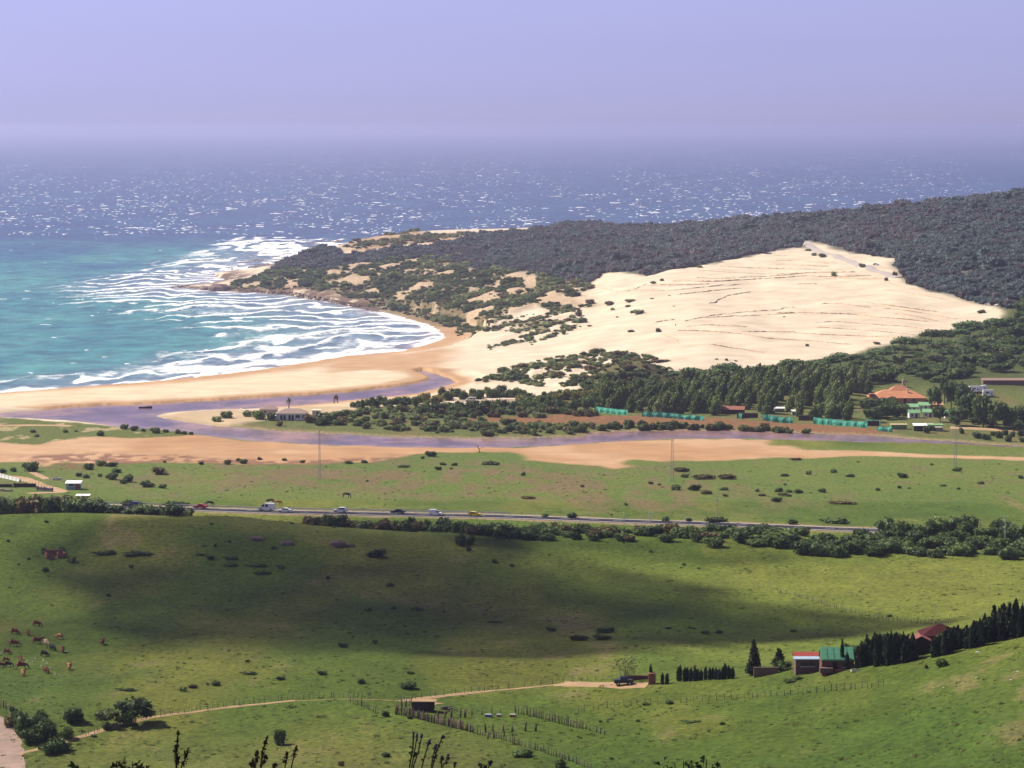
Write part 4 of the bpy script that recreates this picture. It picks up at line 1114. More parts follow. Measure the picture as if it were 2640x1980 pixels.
# trees among the houses at right
def vill(px, py):
    p = P(px, py); s = rnd.uniform(30, 52)
    o = link('garden_tree', rnd.choice(CROWN[:3]), None, p - Vector((0, 0, 0.6)), rnd.uniform(0, 6.28))
    o.scale = (s * mpp(p), s * mpp(p), s * rnd.uniform(0.7, 1.0) * mpp(p))
    tag(o, 'dark leafy tree among the houses beyond the river at right', 'tree', 'trees among the far houses')
scatter_px([(2240, 1060), (2330, 1050), (2340, 1082), (2300, 1092), (2240, 1088)], 16, vill)
scatter_px([(2440, 1080), (2560, 1080), (2640, 1100), (2700, 1105), (2640, 1112), (2450, 1100)], 16, vill)
scatter_px([(2225, 1052), (2300, 1050), (2300, 1058), (2225, 1062)], 6, vill)
for i, (px, py, w_, h_) in enumerate([(2410, 1060, 40, 70), (2435, 1040, 34, 76), (2452, 1058, 46, 84), (2480, 1072, 54, 92), (2505, 1090, 58, 88), (2535, 1102, 66, 92), (2570, 1106, 62, 78), (2598, 1104, 50, 60), (2470, 1096, 60, 50), (2424, 1088, 50, 46), (2630, 1102, 50, 62)]):
    p = P(px, py)
    tree('tall_tree', p, h_ * mpp(p), CROWN[(0, 2)[i % 2]], w_ * mpp(p), f'tall dark brownish tree beside the far houses, {ordn(i)} counting from the terracotta roof', 'tree', 'tall dark trees by the far houses', th=0.12, tw=0.02)
for i, (px, py) in enumerate([(2390, 1116), (2560, 1124), (2575, 1130), (2590, 1122), (2610, 1126), (2630, 1124), (2480, 1118), (2520, 1130), (2545, 1134), (2600, 1138), (2635, 1140)]):
    p = P(px, py); tag(shrub_at(p, rnd.uniform(18, 34) * mpp(p), rnd.uniform(12, 22) * mpp(p), 'dark'), 'dark shrub on the far river bank below the tall trees', 'shrub', 'shrubs below the tall trees')

# palm behind the white house
p = P(745, 1062); pt = thing('palm_tree', p, 0, 'lone palm with a tufted head behind the white house', 'palm')
hp = 40 * mpp(p)
V_, F_ = [], []
for q in range(6):
    for s in range(6):
        an = s / 6 * 6.283; r0 = 0.28 - 0.02 * q
        V_.append((math.cos(an) * r0, math.sin(an) * r0, hp * q / 5 * 0.85))
for q in range(5):
    for s in range(6):
        F_.append((q * 6 + s, q * 6 + (s + 1) % 6, (q + 1) * 6 + (s + 1) % 6, (q + 1) * 6 + s))
link('trunk', new_mesh('trunk', V_, F_, [M_BARK], smooth=True), pt)
V_, F_ = [], []
for q in range(46):
    an = rnd.uniform(0, 6.28); el = rnd.uniform(-1.1, 1.0); L0 = rnd.uniform(1.6, 2.3)
    prev = None
    for s in range(5):
        t = s / 4
        r_ = L0 * t * math.cos(el * (1 - 0.3 * t)); z_ = hp * 0.85 + L0 * t * math.sin(el) - 0.9 * t * t
        wv = 0.22 * (1 - t * 0.8)
        cx, cy_ = math.cos(an) * r_, math.sin(an) * r_
        V_ += [(cx - math.sin(an) * wv, cy_ + math.cos(an) * wv, z_), (cx + math.sin(an) * wv, cy_ - math.cos(an) * wv, z_)]
        if s:
            b0 = len(V_) - 4; F_.append((b0, b0 + 1, b0 + 3, b0 + 2))
link('frond', new_mesh('frond', V_, F_, [M_DARK]), pt)

# ---- masses nobody could count: forest canopy on the headland, heath scrub, dune grass
def gn_stuff(name, pts, rotz, scl, pick, protos, label, cat):
    coll = bpy.data.collections.new(name + '_kinds')
    for i, m_ in enumerate(protos):
        po = bpy.data.objects.new(f'{name}_kind_{chr(97 + i)}', m_); coll.objects.link(po)
    me = bpy.data.meshes.new(name); me.vertices.add(len(pts)); me.vertices.foreach_set('co', np.asarray(pts, np.float32).ravel())
    a1 = me.attributes.new('rot', 'FLOAT_VECTOR', 'POINT'); r3 = np.zeros((len(pts), 3), np.float32); r3[:, 2] = rotz; a1.data.foreach_set('vector', r3.ravel())
    a2 = me.attributes.new('scl', 'FLOAT_VECTOR', 'POINT'); a2.data.foreach_set('vector', np.asarray(scl, np.float32).ravel())
    a3 = me.attributes.new('pick', 'INT', 'POINT'); a3.data.foreach_set('value', np.asarray(pick, np.int32))
    o = link(name, me)
    ng = bpy.data.node_groups.new(name, 'GeometryNodeTree')
    ng.interface.new_socket('Geometry', in_out='INPUT', socket_type='NodeSocketGeometry')
    ng.interface.new_socket('Geometry', in_out='OUTPUT', socket_type='NodeSocketGeometry')
    n = ng.nodes; l = ng.links
    gi = n.new('NodeGroupInput'); go = n.new('NodeGroupOutput')
    ip = n.new('GeometryNodeInstanceOnPoints'); ci = n.new('GeometryNodeCollectionInfo')
    ci.inputs['Collection'].default_value = coll; ci.inputs['Separate Children'].default_value = True; ci.inputs['Reset Children'].default_value = True
    def na_(nm, ty):
        q = n.new('GeometryNodeInputNamedAttribute'); q.data_type = ty; q.inputs['Name'].default_value = nm; return q
    e2r = n.new('FunctionNodeEulerToRotation')
    l.new(na_('rot', 'FLOAT_VECTOR').outputs['Attribute'], e2r.inputs[0])
    l.new(gi.outputs[0], ip.inputs['Points']); l.new(ci.outputs[0], ip.inputs['Instance'])
    ip.inputs['Pick Instance'].default_value = True
    l.new(na_('pick', 'INT').outputs['Attribute'], ip.inputs['Instance Index'])
    l.new(e2r.outputs[0], ip.inputs['Rotation'])
    l.new(na_('scl', 'FLOAT_VECTOR').outputs['Attribute'], ip.inputs['Scale'])
    l.new(ip.outputs[0], go.inputs[0])
    md = o.modifiers.new('planting', 'NODES'); md.node_group = ng
    return stuff(o, label, cat)

def sow(regname, step, jit, keepfn=None, margin=0.0):
    poly = np.array(REG[regname]); lo = poly.min(0); hi = poly.max(0)
    gx, gy = np.meshgrid(np.arange(lo[0], hi[0], step), np.arange(lo[1], hi[1], step))
    x = gx.ravel() + rng.uniform(-jit, jit, gx.size); y = gy.ravel() + rng.uniform(-jit, jit, gx.size)
    k = (poly_sd(x, y, REG[regname]) < margin) & (np.abs(x / y) < 0.186)
    k &= poly_sd(x, y, SEA_POLY, 100) > 6
    if keepfn is not None:
        k &= keepfn(x, y)
    x, y = x[k], y[k]
    return x, y, ground(x, y)
CANOPY = [crown_mesh('canopy', 400 + i, [(q[0], q[1], q[2] * 0.9 + 0.05, q[3], q[4], q[5]) for q in bush_lobes(400 + i, 7, 0.8)], 300, 0.07, m, 0.8) for i, m in enumerate([M_FOR, M_FOR, M_FORR, M_FOR, M_FORR])]
x, y, z = sow('FOREST', 3.9, 2.3, lambda x, y: fbm(x / 22, y / 30, 3, 141) > 0.26, -3)
s = rng.lognormal(math.log(4.7), 0.25, len(x)) * np.where(fbm(x / 60, y / 80, 2, 142) > 0.5, 1.15, 0.85) * np.clip(0.72 + (x / y + 0.07) * 3.2, 0.6, 1.15) * (0.62 + 0.85 * fbm(x / 16, y / 24, 2, 147))
gn_stuff('forest_canopy', np.stack([x, y, z - 0.4], -1), rng.uniform(0, 6.28, len(x)), np.stack([s, s, s * rng.uniform(0.55, 0.8, len(x))], -1), np.where(fbm(x / 45, y / 60, 3, 143) > 0.57, rng.choice([2, 4, 0], len(x)), rng.choice([0, 1, 3, 3, 2], len(x))), CANOPY,
         'dark unbroken canopy of pines and scrub covering the headland ridge', 'forest')
HSC = [BUSH['olive'][0], BUSH['rust'][1], BUSH['mid'][2], BUSH['olive'][3], BUSH['dark'][1]]
x, y, z = sow('HEATH', 4.2, 2.6, lambda x, y: fbm(x / 13, y / 34, 4, 72) + rng.uniform(-0.12, 0.12, len(x)) > 0.45)
s = rng.lognormal(math.log(3.4), 0.4, len(x))
patch = fbm(x / 30, y / 50, 3, 145)
gn_stuff('heath_scrub', np.stack([x, y, z - 0.2], -1), rng.uniform(0, 6.28, len(x)), np.stack([s * 1.2, s * 1.2, s * 0.8], -1), np.where(patch > 0.56, 4, np.where(patch > 0.5, 2, rng.choice([0, 1, 3], len(x)))), HSC,
         'low olive and brown scrub mottling the sandy slopes above the bay', 'scrub')
x, y, z = sow('FARHEATH', 7, 4, lambda x, y: fbm(x / 20, y / 50, 3, 146) > 0.5)
s = rng.lognormal(math.log(4.0), 0.4, len(x))
gn_stuff('far_scrub', np.stack([x, y, z - 0.3], -1), rng.uniform(0, 6.28, len(x)), np.stack([s * 1.3, s * 1.3, s * 0.8], -1), rng.choice([0, 1, 1, 4], len(x)), HSC,
         'brownish scrub on the far clifftop at the end of the headland', 'scrub')
xs_, ys_, zs_ = [], [], []
for rg, st, th_ in [('DUNEVEG', 4.0, 0.50), ('LOWDUNE', 3.4, 0.47)]:
    x, y, z = sow(rg, st, 2.4, lambda x, y: fbm(x / 9, y / 22, 4, 73) + rng.uniform(-0.12, 0.12, len(x)) > th_, 8)
    xs_.append(x); ys_.append(y); zs_.append(z)
x, y, z = (np.concatenate(q) for q in (xs_, ys_, zs_))
s = rng.lognormal(math.log(2.2), 0.45, len(x))
gn_stuff('dune_scrub', np.stack([x, y, z - 0.1], -1), rng.uniform(0, 6.28, len(x)), np.stack([s * 1.3, s * 1.3, s * 0.8], -1), rng.choice([0, 1, 2, 3, 4], len(x)), HSC,
         'tufts of marram and low scrub dotting the small dunes', 'scrub')
# grass tufts over the pastures, in view only
TUFT = []
for i in range(3):
    g = np.random.default_rng(500 + i)
    k = 26; pts = np.stack([g.normal(0, 0.4, k), g.normal(0, 0.4, k), np.zeros(k)], -1)
    tip = pts + np.stack([g.normal(0, 0.25, k), g.normal(0, 0.25, k), g.uniform(0.5, 1.0, k)], -1)
    sd_ = g.normal(0, 0.08, (k, 3)); sd_[:, 2] = 0
    TUFT.append(np_mesh('tuft', np.stack([pts - sd_, pts + sd_, tip], 1).reshape(-1, 3), np.arange(3 * k).reshape(-1, 3), [leafy('grass_a', (0.05, 0.08, 0.018), (0.085, 0.115, 0.026), (0.14, 0.15, 0.04), 0.5), leafy('grass_b', (0.08, 0.09, 0.022), (0.13, 0.13, 0.035), (0.19, 0.17, 0.06), 0.5), leafy('grass_c', (0.035, 0.06, 0.016), (0.06, 0.09, 0.022), (0.09, 0.12, 0.03), 0.3)][i], smooth=False))
NT = 14000
pxs = rng.uniform(-260, 2900, NT); d_ = 1.0 / rng.uniform(1 / 1240.0, 1 / 520.0, NT)
x = (pxs - 1320) / FPX * d_; y = d_; z = ground(x, y)
k = (np.interp(y, GD, np.arange(ND)) > 0) & (poly_sd(x, y, road_w, 40, closed=False) > 8) & (poly_sd(x, y, REG['MUD'], 20) > 2)
k &= fbm(x / 16, y / 16, 3, 151) > 0.42
x, y, z = x[k], y[k], z[k]
s = rng.lognormal(math.log(0.2), 0.4, len(x))
gn_stuff('grass_tufts', np.stack([x, y, z - 0.03], -1), rng.uniform(0, 6.28, len(x)), np.stack([s * 1.8, s * 1.8, s], -1), np.where(fbm(x / 35, y / 50, 3, 152) > 0.52, 1, rng.choice([0, 2], len(x))), TUFT,
         'rough grass covering the pastures and the plain', 'grass')

# ------------------------------------------------------------------ small mesh kit
class MB:
    def __init__(self):
        self.v = []; self.f = []
    def quad(self, a, b, c, d):
        k = len(self.v); self.v += [a, b, c, d]; self.f.append((k, k + 1, k + 2, k + 3)); return self
    def box(self, c, s, top=1.0):
        """centre, size; top < 1 narrows the upper face"""
        x, y, z = c; a, b_, h = s[0] / 2, s[1] / 2, s[2] / 2
        k = len(self.v)
        for (sx, sy) in ((-1, -1), (1, -1), (1, 1), (-1, 1)):
            self.v.append((x + sx * a, y + sy * b_, z - h))
        for (sx, sy) in ((-1, -1), (1, -1), (1, 1), (-1, 1)):
            self.v.append((x + sx * a * top, y + sy * b_ * top, z + h))
        self.f += [(k + 3, k + 2, k + 1, k), (k + 4, k + 5, k + 6, k + 7)] + [(k + i, k + (i + 1) % 4, k + 4 + (i + 1) % 4, k + 4 + i) for i in range(4)]
        return self
    def prism(self, prof, y0, y1, inset=None):
        """profile in x,z pushed from y0 to y1"""
        k = len(self.v); m = len(prof)
        for yy in (y0, y1):
            for q in prof:
                ins = 0 if inset is None else inset(q)
                self.v.append((q[0], yy + (ins if yy == y0 else -ins), q[1]))
        self.f.append(tuple(k + i for i in range(m))); self.f.append(tuple(k + m + i for i in reversed(range(m))))
        self.f += [(k + (i + 1) % m, k + i, k + m + i, k + m + (i + 1) % m) for i in range(m)]
        return self
    def tube(self, a, b, r0, r1=None, n=6):
        a = Vector(a); b = Vector(b); r1 = r0 if r1 is None else r1
        d = (b - a).normalized(); u = d.orthogonal().normalized(); w = d.cross(u); k = len(self.v)
        for p_, r in ((a, r0), (b, r1)):
            for i in range(n):
                an = i / n * 6.28319
                self.v.append(tuple(p_ + u * math.cos(an) * r + w * math.sin(an) * r))
        self.f += [(k + i, k + (i + 1) % n, k + n + (i + 1) % n, k + n + i) for i in range(n)]
        self.f += [tuple(k + i for i in reversed(range(n))), tuple(k + n + i for i in range(n))]
        return self
    def mesh(self, name, mat, smooth=False):
        return new_mesh(name, self.v, self.f, [mat], smooth=smooth)
    def build(self, name, mat, parent=None, loc=None, rotz=0, smooth=False):
        return link(name, self.mesh(name, mat, smooth), parent, loc, rotz)

WHITE = paint('white_wash', (0.78, 0.77, 0.74), 0.8, var=0.12, scale=0.8)
WOODP = paint('weathered_wood', (0.17, 0.105, 0.075), 0.85, var=0.35, scale=3)
WOODR = paint('red_brown_boards', (0.17, 0.065, 0.05), 0.8, var=0.25, scale=2)
WOODD = paint('dark_wood', (0.06, 0.038, 0.032), 0.9, var=0.35, scale=4)
POSTM = paint('grey_post', (0.13, 0.10, 0.085), 0.9, var=0.35, scale=4)
GLASS = paint('dark_glass', (0.018, 0.02, 0.025), 0.15, var=0.1, spec=0.5)
DARK = paint('opening_shade', (0.018, 0.016, 0.015), 0.9)  # near-black colour stands in for shade in doorways and under roofs
RUBBER = paint('rubber', (0.02, 0.02, 0.02), 0.8)
STEEL = paint('galvanised_steel', (0.5, 0.5, 0.5), 0.45, 0.6, var=0.15)
ASPH = paint('asphalt', (0.036, 0.032, 0.043), 0.95, var=0.15, scale=0.4, spec=0.03)
LINEW = paint('road_paint', (0.72, 0.72, 0.70), 0.7, var=0.1)
DIRT = paint('dirt', (0.36, 0.235, 0.125), 0.95, var=0.2, scale=0.3)
DIRTG = paint('pale_dirt', (0.30, 0.21, 0.165), 0.95, var=0.2, scale=0.4)
TERRA = paint('terracotta_tiles', (0.50, 0.21, 0.10), 0.85, var=0.22, scale=1.2)
ROCKM = paint('rock', (0.15, 0.105, 0.09), 0.95, var=0.35, scale=0.8, bump=0.6)
ROCKP = paint('pale_stone', (0.55, 0.50, 0.43), 0.95, var=0.2, scale=1.5)
BRUSH = paint('brushwood', (0.42, 0.265, 0.155), 0.95, var=0.3, scale=1.5)
NET = paint('green_netting', (0.06, 0.36, 0.26), 0.7, var=0.22, scale=0.6)
BRICK = paint('brick', (0.26, 0.11, 0.075), 0.9, var=0.3, scale=3)

# ------------------------------------------------------------------ road, tracks
def strip(pts, width, mat, name, lift=0.06, step=4.0, wob=0.0, kind=True):
    """ground-hugging ribbon along world points"""
    pts = [Vector((q[0], q[1])) for q in pts]
    path = []
    for a, b_ in zip(pts[:-1], pts[1:]):
        m = max(1, int((b_ - a).length / step))
        path += [a.lerp(b_, i / m) for i in range(m)]
    path.append(pts[-1])
    for _ in range(6):                              # ease the corners
        path = [path[0]] + [(path[i - 1] + path[i] * 2 + path[i + 1]) / 4 for i in range(1, len(path) - 1)] + [path[-1]]
    V_, F_ = [], []
    for i, c in enumerate(path):
        t = (path[min(i + 1, len(path) - 1)] - path[max(i - 1, 0)]).normalized(); nn = Vector((-t.y, t.x))
        for s in (-1, -0.33, 0.33, 1):
            w = width / 2 * s * (1 + (wob * (rnd.random() - 0.5) if abs(s) == 1 else 0))
            q = c + nn * w
            V_.append((q.x, q.y, gz(q.x, q.y) + lift * (1 if abs(s) < 1 else 0.35)))
        if i:
            k = (i - 1) * 4
            F_ += [(k + j, k + 1 + j, k + 5 + j, k + 4 + j) for j in range(3)]
    o = link(name, new_mesh(name, V_, F_, [mat], smooth=True))
    return struct(o) if kind else o
def wpts(L_):
    return [P(*q)[:2] for q in L_]
rc = [Vector(q) for q in road_w]
def off_path(pts, s):
    out = []
    for i, c in enumerate(pts):
        t = (pts[min(i + 1, len(pts) - 1)] - pts[max(i - 1, 0)]).normalized()
        out.append(c + Vector((-t.y, t.x)) * s)
    return out
road_o = strip(rc, 8.6, ASPH, 'road', 0.16)
for s, nm in ((-3.7, 'edge_line'), (3.7, 'edge_line')):
    o = strip(off_path(rc, s), 0.12, LINEW, nm, 0.175, kind=False); o.parent = road_o
# broken centre line
V_, F_ = [], []
acc = 0
for a, b_ in zip(rc[:-1], rc[1:]):
    L0 = (b_ - a).length; t = (b_ - a) / L0; nn = Vector((-t.y, t.x)); s = 0
    while s < L0 - 3:
        q0 = a + t * s; q1 = a + t * (s + 3)
        k = len(V_)
        V_ += [(*(q0 + nn * 0.09), gz(*q0) + 0.2), (*(q0 - nn * 0.09), gz(*q0) + 0.2), (*(q1 - nn * 0.09), gz(*q1) + 0.2), (*(q1 + nn * 0.09), gz(*q1) + 0.2)]
        F_.append((k, k + 1, k + 2, k + 3)); s += 9
link('centre_line', new_mesh('centre_line', V_, F_, [LINEW]), road_o)
strip(wpts([(-60, 1990), (0, 1945), (60, 1942), (110, 1935), (175, 1912), (240, 1888), (330, 1863), (420, 1845), (520, 1830), (640, 1817), (760, 1806)]), 1.7, DIRT, 'dirt_track', 0.05, 2.5, 0.5)
strip(wpts([(750, 1807), (840, 1803), (920, 1804), (1035, 1808)]), 0.4, DIRT, 'dirt_track', 0.04, 2.5, 0.7)
strip(wpts([(1030, 1808), (1090, 1800), (1150, 1793), (1250, 1782), (1380, 1769), (1450, 1763)]), 2.0, DIRT, 'dirt_track', 0.05, 2.5, 0.5)
strip(wpts([(1440, 1764), (1490, 1761), (1540, 1766), (1590, 1771), (1670, 1766)]), 5.0, DIRT, 'farm_yard_track', 0.06, 2.0, 0.5)
strip(wpts([(1085, 1808), (1110, 1814), (1130, 1816)]), 4.0, DIRT, 'trodden_patch', 0.05, 2.0, 0.6)
strip(wpts([(-40, 1850), (0, 1880), (20, 1930), (28, 1985)]), 6.0, DIRTG, 'farm_road', 0.07, 2.5, 0.2)
strip(wpts([(-60, 1232), (30, 1226), (70, 1236), (110, 1252), (150, 1264), (180, 1268), (120, 1271), (70, 1272)]), 5.0, DIRT, 'farm_lane', 0.07, 3, 0.4)
strip(wpts([(80, 1216), (100, 1226), (120, 1236)]), 3.0, DIRT, 'footpath', 0.05, 3, 0.4)
strip(wpts([(-40, 1098), (60, 1096), (120, 1095), (185, 1098)]), 7.0, DIRT, 'sandy_path', 0.06, 5, 0.5)
strip(wpts([(1180, 1034), (1260, 1036), (1330, 1030)]), 9.0, DIRTG, 'parking_strip', 0.08, 4, 0.2)
strip(wpts([(2075, 622), (2095, 640), (2130, 655), (2190, 672), (2240, 690), (2320, 716)]), 7.0, paint('sandy_asphalt', (0.38, 0.33, 0.30), 0.9), 'dune_road', 0.5, 8, 0.2)
strip(wpts([(2520, 778), (2560, 784), (2580, 786)]), 7.0, paint('sandy_asphalt', (0.3, 0.26, 0.25)), 'dune_road', 0.6, 6, 0.2)
strip(wpts([(2450, 1102), (2540, 1106), (2640, 1110), (2760, 1112)]), 12, DIRT, 'sandy_yard', 0.12, 5, 0.2)

# guard rail on the far side of the road
gr = [q for q in off_path(rc, 5.4) if -100 < q.x / q.y * FPX + 1320 < 1400]
grp = thing('guard_rail', (gr[0].x, gr[0].y, gz(*gr[0])), 0, 'long pale steel guard rail along the far side of the highway', 'guard rail')
mb = MB(); pm = MB().box((0, 0, 0.3), (0.12, 0.1, 0.9)).mesh('post', STEEL)
for a, b_ in zip(gr[:-1], gr[1:]):
    t = (b_ - a).normalized()
    za, zb = gz(*a) + 0.62, gz(*b_) + 0.62
    k = len(mb.v)
    for q, z_ in ((a, za), (b_, zb)):
        for dy, dz in ((-0.06, -0.2), (0.02, -0.2), (0.02, 0.2), (-0.06, 0.2)):
            mb.v.append((q.x - gr[0].x - t.y * dy, q.y - gr[0].y + t.x * dy, z_ + dz - gz(*gr[0])))
    mb.f += [(k + i, k + (i + 1) % 4, k + 4 + (i + 1) % 4, k + 4 + i) for i in range(4)]
    s = 0
    while s < (b_ - a).length:
        q = a + t * s
        link('post', pm, grp, (q.x - gr[0].x, q.y - gr[0].y, gz(*q) - gz(*gr[0]))); s += 8
mb.build('beam', paint('rail_steel', (0.62, 0.62, 0.60), 0.5, 0.2), grp)

# ------------------------------------------------------------------ vehicles
def wheel_mesh(r):
    m = MB().tube((0, -0.1, 0), (0, 0.1, 0), r, r, 12); return m
def vehicle(name, px, py, L_, W_, body_prof, colour, wins, label, cat, flip=False, on_road=True, lane=0.0, r=0.32, axles=None, rot=None, wscreen=None):
    if on_road:
        d = road_d(px) + lane; x = (px - 1320) / FPX * d; p = Vector((x, d, ROAD_Z + 0.05)); z_ = gz(x, d) + 0.16; p.z = z_
        i = np.searchsorted([q.x for q in rc], x); i = min(max(i, 1), len(rc) - 1); t = rc[i] - rc[i - 1]; rz = math.atan2(t.y, t.x)
    else:
        p = P(px, py); rz = rot or 0.0
    t_ = thing(name, p, rz + (math.pi if flip else 0), label, cat)
    col = paint('paint_' + '_'.join(f'{int(c * 100)}' for c in colour), colour, 0.3, var=0.05, spec=0.5)
    zmax = max(q[1] for q in body_prof); zb = 0.9
    MB().prism(body_prof, -W_ / 2, W_ / 2, lambda q: max(0, (q[1] - zb) * 0.16)).build('body', col, t_)
    for (x0, z0, x1, z1, x2, z2, x3, z3) in wins:              # side windows on both flanks
        for s in (-1, 1):
            def yy(z): return s * (W_ / 2 - max(0, (z - zb) * 0.16) + 0.012)
            q = [(x0, yy(z0), z0), (x1, yy(z1), z1), (x2, yy(z2), z2), (x3, yy(z3), z3)]
            m = MB(); m.quad(*(q if s < 0 else q[::-1])); m.build('window', GLASS, t_)
    for (a, b_) in wscreen or []:                               # sloping end panes
        w = W_ / 2 * 0.82
        dx = 0.015 * (1 if (a[0] > 0) else -1)
        m = MB(); m.quad((a[0] + dx, -w, a[1] + 0.01), (a[0] + dx, w, a[1] + 0.01), (b_[0] + dx, w * 0.92, b_[1] + 0.01), (b_[0] + dx, -w * 0.92, b_[1] + 0.01)); m.build('windscreen', GLASS, t_)
    wm = wheel_mesh(r).mesh('wheel', RUBBER, True); hm = MB().tube((0, -0.115, 0), (0, 0.115, 0), r * 0.55, r * 0.55, 8).mesh('hub', STEEL)
    for ax in axles or (L_ * 0.31, -L_ * 0.31):
        for s in (-1, 1):
            w = link('wheel', wm, t_, (ax, s * (W_ / 2 - 0.08), r)); link('hub', hm, w)
    for s in (-1, 1):
        MB().box((L_ / 2 - 0.02, s * W_ * 0.34, 0.68), (0.08, 0.3, 0.14)).build('headlight', WHITE, t_)
        MB().box((-L_ / 2 + 0.02, s * W_ * 0.36, 0.75), (0.08, 0.2, 0.16)).build('tail_light', paint('red_lens', (0.35, 0.02, 0.02), 0.3), t_)
    return t_
def hatch(L_=4.0, h=1.48):
    a = L_ / 2
    return [(-a, 0.3), (a, 0.3), (a, 0.62), (a - 0.15, 0.82), (a - 0.95, 0.96), (a - 1.6, h - 0.08), (a - 2.0, h), (-a + 0.7, h - 0.02), (-a + 0.12, 1.0), (-a, 0.9)]
def sedan(L_=4.5, h=1.42):
    a = L_ / 2
    return [(-a, 0.3), (a, 0.3), (a, 0.6), (a - 0.15, 0.78), (a - 1.15, 0.92), (a - 1.85, h - 0.06), (a - 2.2, h), (-a + 1.35, h - 0.04), (-a + 0.75, 0.98), (-a + 0.06, 0.94), (-a, 0.8)]
def carwin(prof_h, L_, back):
    a = L_ / 2
    return [(a - 1.62, 0.94, a - 2.35, 0.94, a - 2.35, prof_h - 0.14, a - 1.95, prof_h - 0.14)[:8], (a - 2.42, 0.94, -a + back, 0.94, -a + back + 0.25, prof_h - 0.16, a - 2.42, prof_h - 0.14)]
def scr(L_, h, back):
    a = L_ / 2
    return [((a - 1.0, 0.99), (a - 1.58, h - 0.1))]
vehicle('car', 512, 0, 4.2, 1.7, sedan(4.2), (0.55, 0.02, 0.03), carwin(1.42, 4.2, 0.9), 'red car, leftmost of the bright cars on the highway', 'car', flip=True, lane=1.7, wscreen=scr(4.2, 1.42, 0))
van = [(-2.6, 0.35), (2.6, 0.35), (2.62, 0.75), (2.45, 1.05), (1.75, 1.25), (1.15, 2.0), (0.85, 2.25), (0.5, 2.35), (-2.5, 2.35), (-2.6, 2.2)]
vehicle('van', 684, 0, 5.2, 1.95, van, (0.82, 0.82, 0.82), [(1.6, 1.28, 0.55, 1.28, 0.55, 1.95, 1.08, 1.95), (0.3, 1.3, -0.75, 1.3, -0.75, 1.95, 0.3, 1.95)], 'tall white panel van on the highway, its nose to the left', 'van', flip=True, lane=1.7, wscreen=[((1.72, 1.3), (1.18, 1.95))], r=0.36)
vehicle('car', 731, 0, 4.3, 1.7, sedan(4.3, 1.4), (0.72, 0.73, 0.76), carwin(1.4, 4.3, 0.95), 'low silver-white car right behind the white van', 'car', flip=True, lane=-1.7, wscreen=scr(4.3, 1.4, 0))
vehicle('car', 875, 0, 4.2, 1.72, hatch(4.2, 1.55), (0.78, 0.79, 0.80), carwin(1.55, 4.2, 0.5), 'white hatchback on the highway, second white car right of the van', 'car', flip=True, lane=1.7, wscreen=scr(4.2, 1.55, 0))
vehicle('car', 1024, 0, 4.4, 1.75, sedan(4.4, 1.4), (0.012, 0.03, 0.03), carwin(1.4, 4.4, 0.95), 'very dark green car on the highway', 'car', flip=True, lane=1.7, wscreen=scr(4.4, 1.4, 0))
vehicle('small_van', 1122, 0, 4.0, 1.65, [(-2.0, 0.3), (2.0, 0.3), (2.0, 0.7), (1.85, 0.86), (1.1, 0.95), (0.6, 1.5), (0.2, 1.58), (0.15, 1.85), (-1.95, 1.85), (-2.0, 1.7)], (0.80, 0.80, 0.82), [(1.0, 0.98, 0.25, 0.98, 0.25, 1.45, 0.6, 1.45)], 'small white box van heading right between dark and yellow cars', 'van', lane=-1.7, wscreen=[((1.08, 1.0), (0.64, 1.45))])
vehicle('car', 1224, 0, 3.9, 1.65, hatch(3.9, 1.42), (0.75, 0.55, 0.02), carwin(1.42, 3.9, 0.5), 'bright yellow car, rightmost on the highway', 'car', lane=-1.7, wscreen=scr(3.9, 1.42, 0))
vehicle('car', 340, 0, 4.2, 1.7, hatch(4.2), (0.10, 0.14, 0.19), carwin(1.48, 4.2, 0.5), 'blue-grey car half hidden behind the left hedge on the highway', 'car', flip=True, lane=1.7)
vehicle('van', 1213, 1035, 4.8, 1.9, [(-2.4, 0.35), (2.4, 0.35), (2.42, 0.75), (2.25, 1.0), (1.6, 1.15), (1.0, 1.8), (0.7, 1.95), (-2.3, 1.95), (-2.4, 1.8)], (0.78, 0.76, 0.68), [(1.45, 1.18, 0.5, 1.18, 0.5, 1.7, 0.95, 1.7), (0.35, 1.18, -0.9, 1.18, -0.9, 1.7, 0.35, 1.7), (-1.05, 1.18, -2.15, 1.18, -2.1, 1.7, -1.05, 1.7)], 'cream minivan parked alone on the sandy strip by the hedge', 'van', flip=True, on_road=False, r=0.36)
vehicle('pickup', 1607, 1766, 3.9, 1.8, [(-1.95, 0.5), (1.95, 0.5), (1.95, 1.1), (0.9, 1.2), (0.6, 1.85), (-0.6, 1.85), (-0.7, 1.2), (-1.95, 1.2)], (0.012, 0.014, 0.03), [(0.82, 1.22, -0.6, 1.22, -0.55, 1.72, 0.6, 1.72)], 'dark blue-black off-road car parked at the farm gate', 'car', on_road=False, r=0.42, rot=0.1)
vehicle('car', 2258, 684, 4.2, 1.7, hatch(4.2), (0.8, 0.8, 0.82), carwin(1.48, 4.2, 0.5), 'tiny white car parked by the sandy road over the dune', 'car', on_road=False)
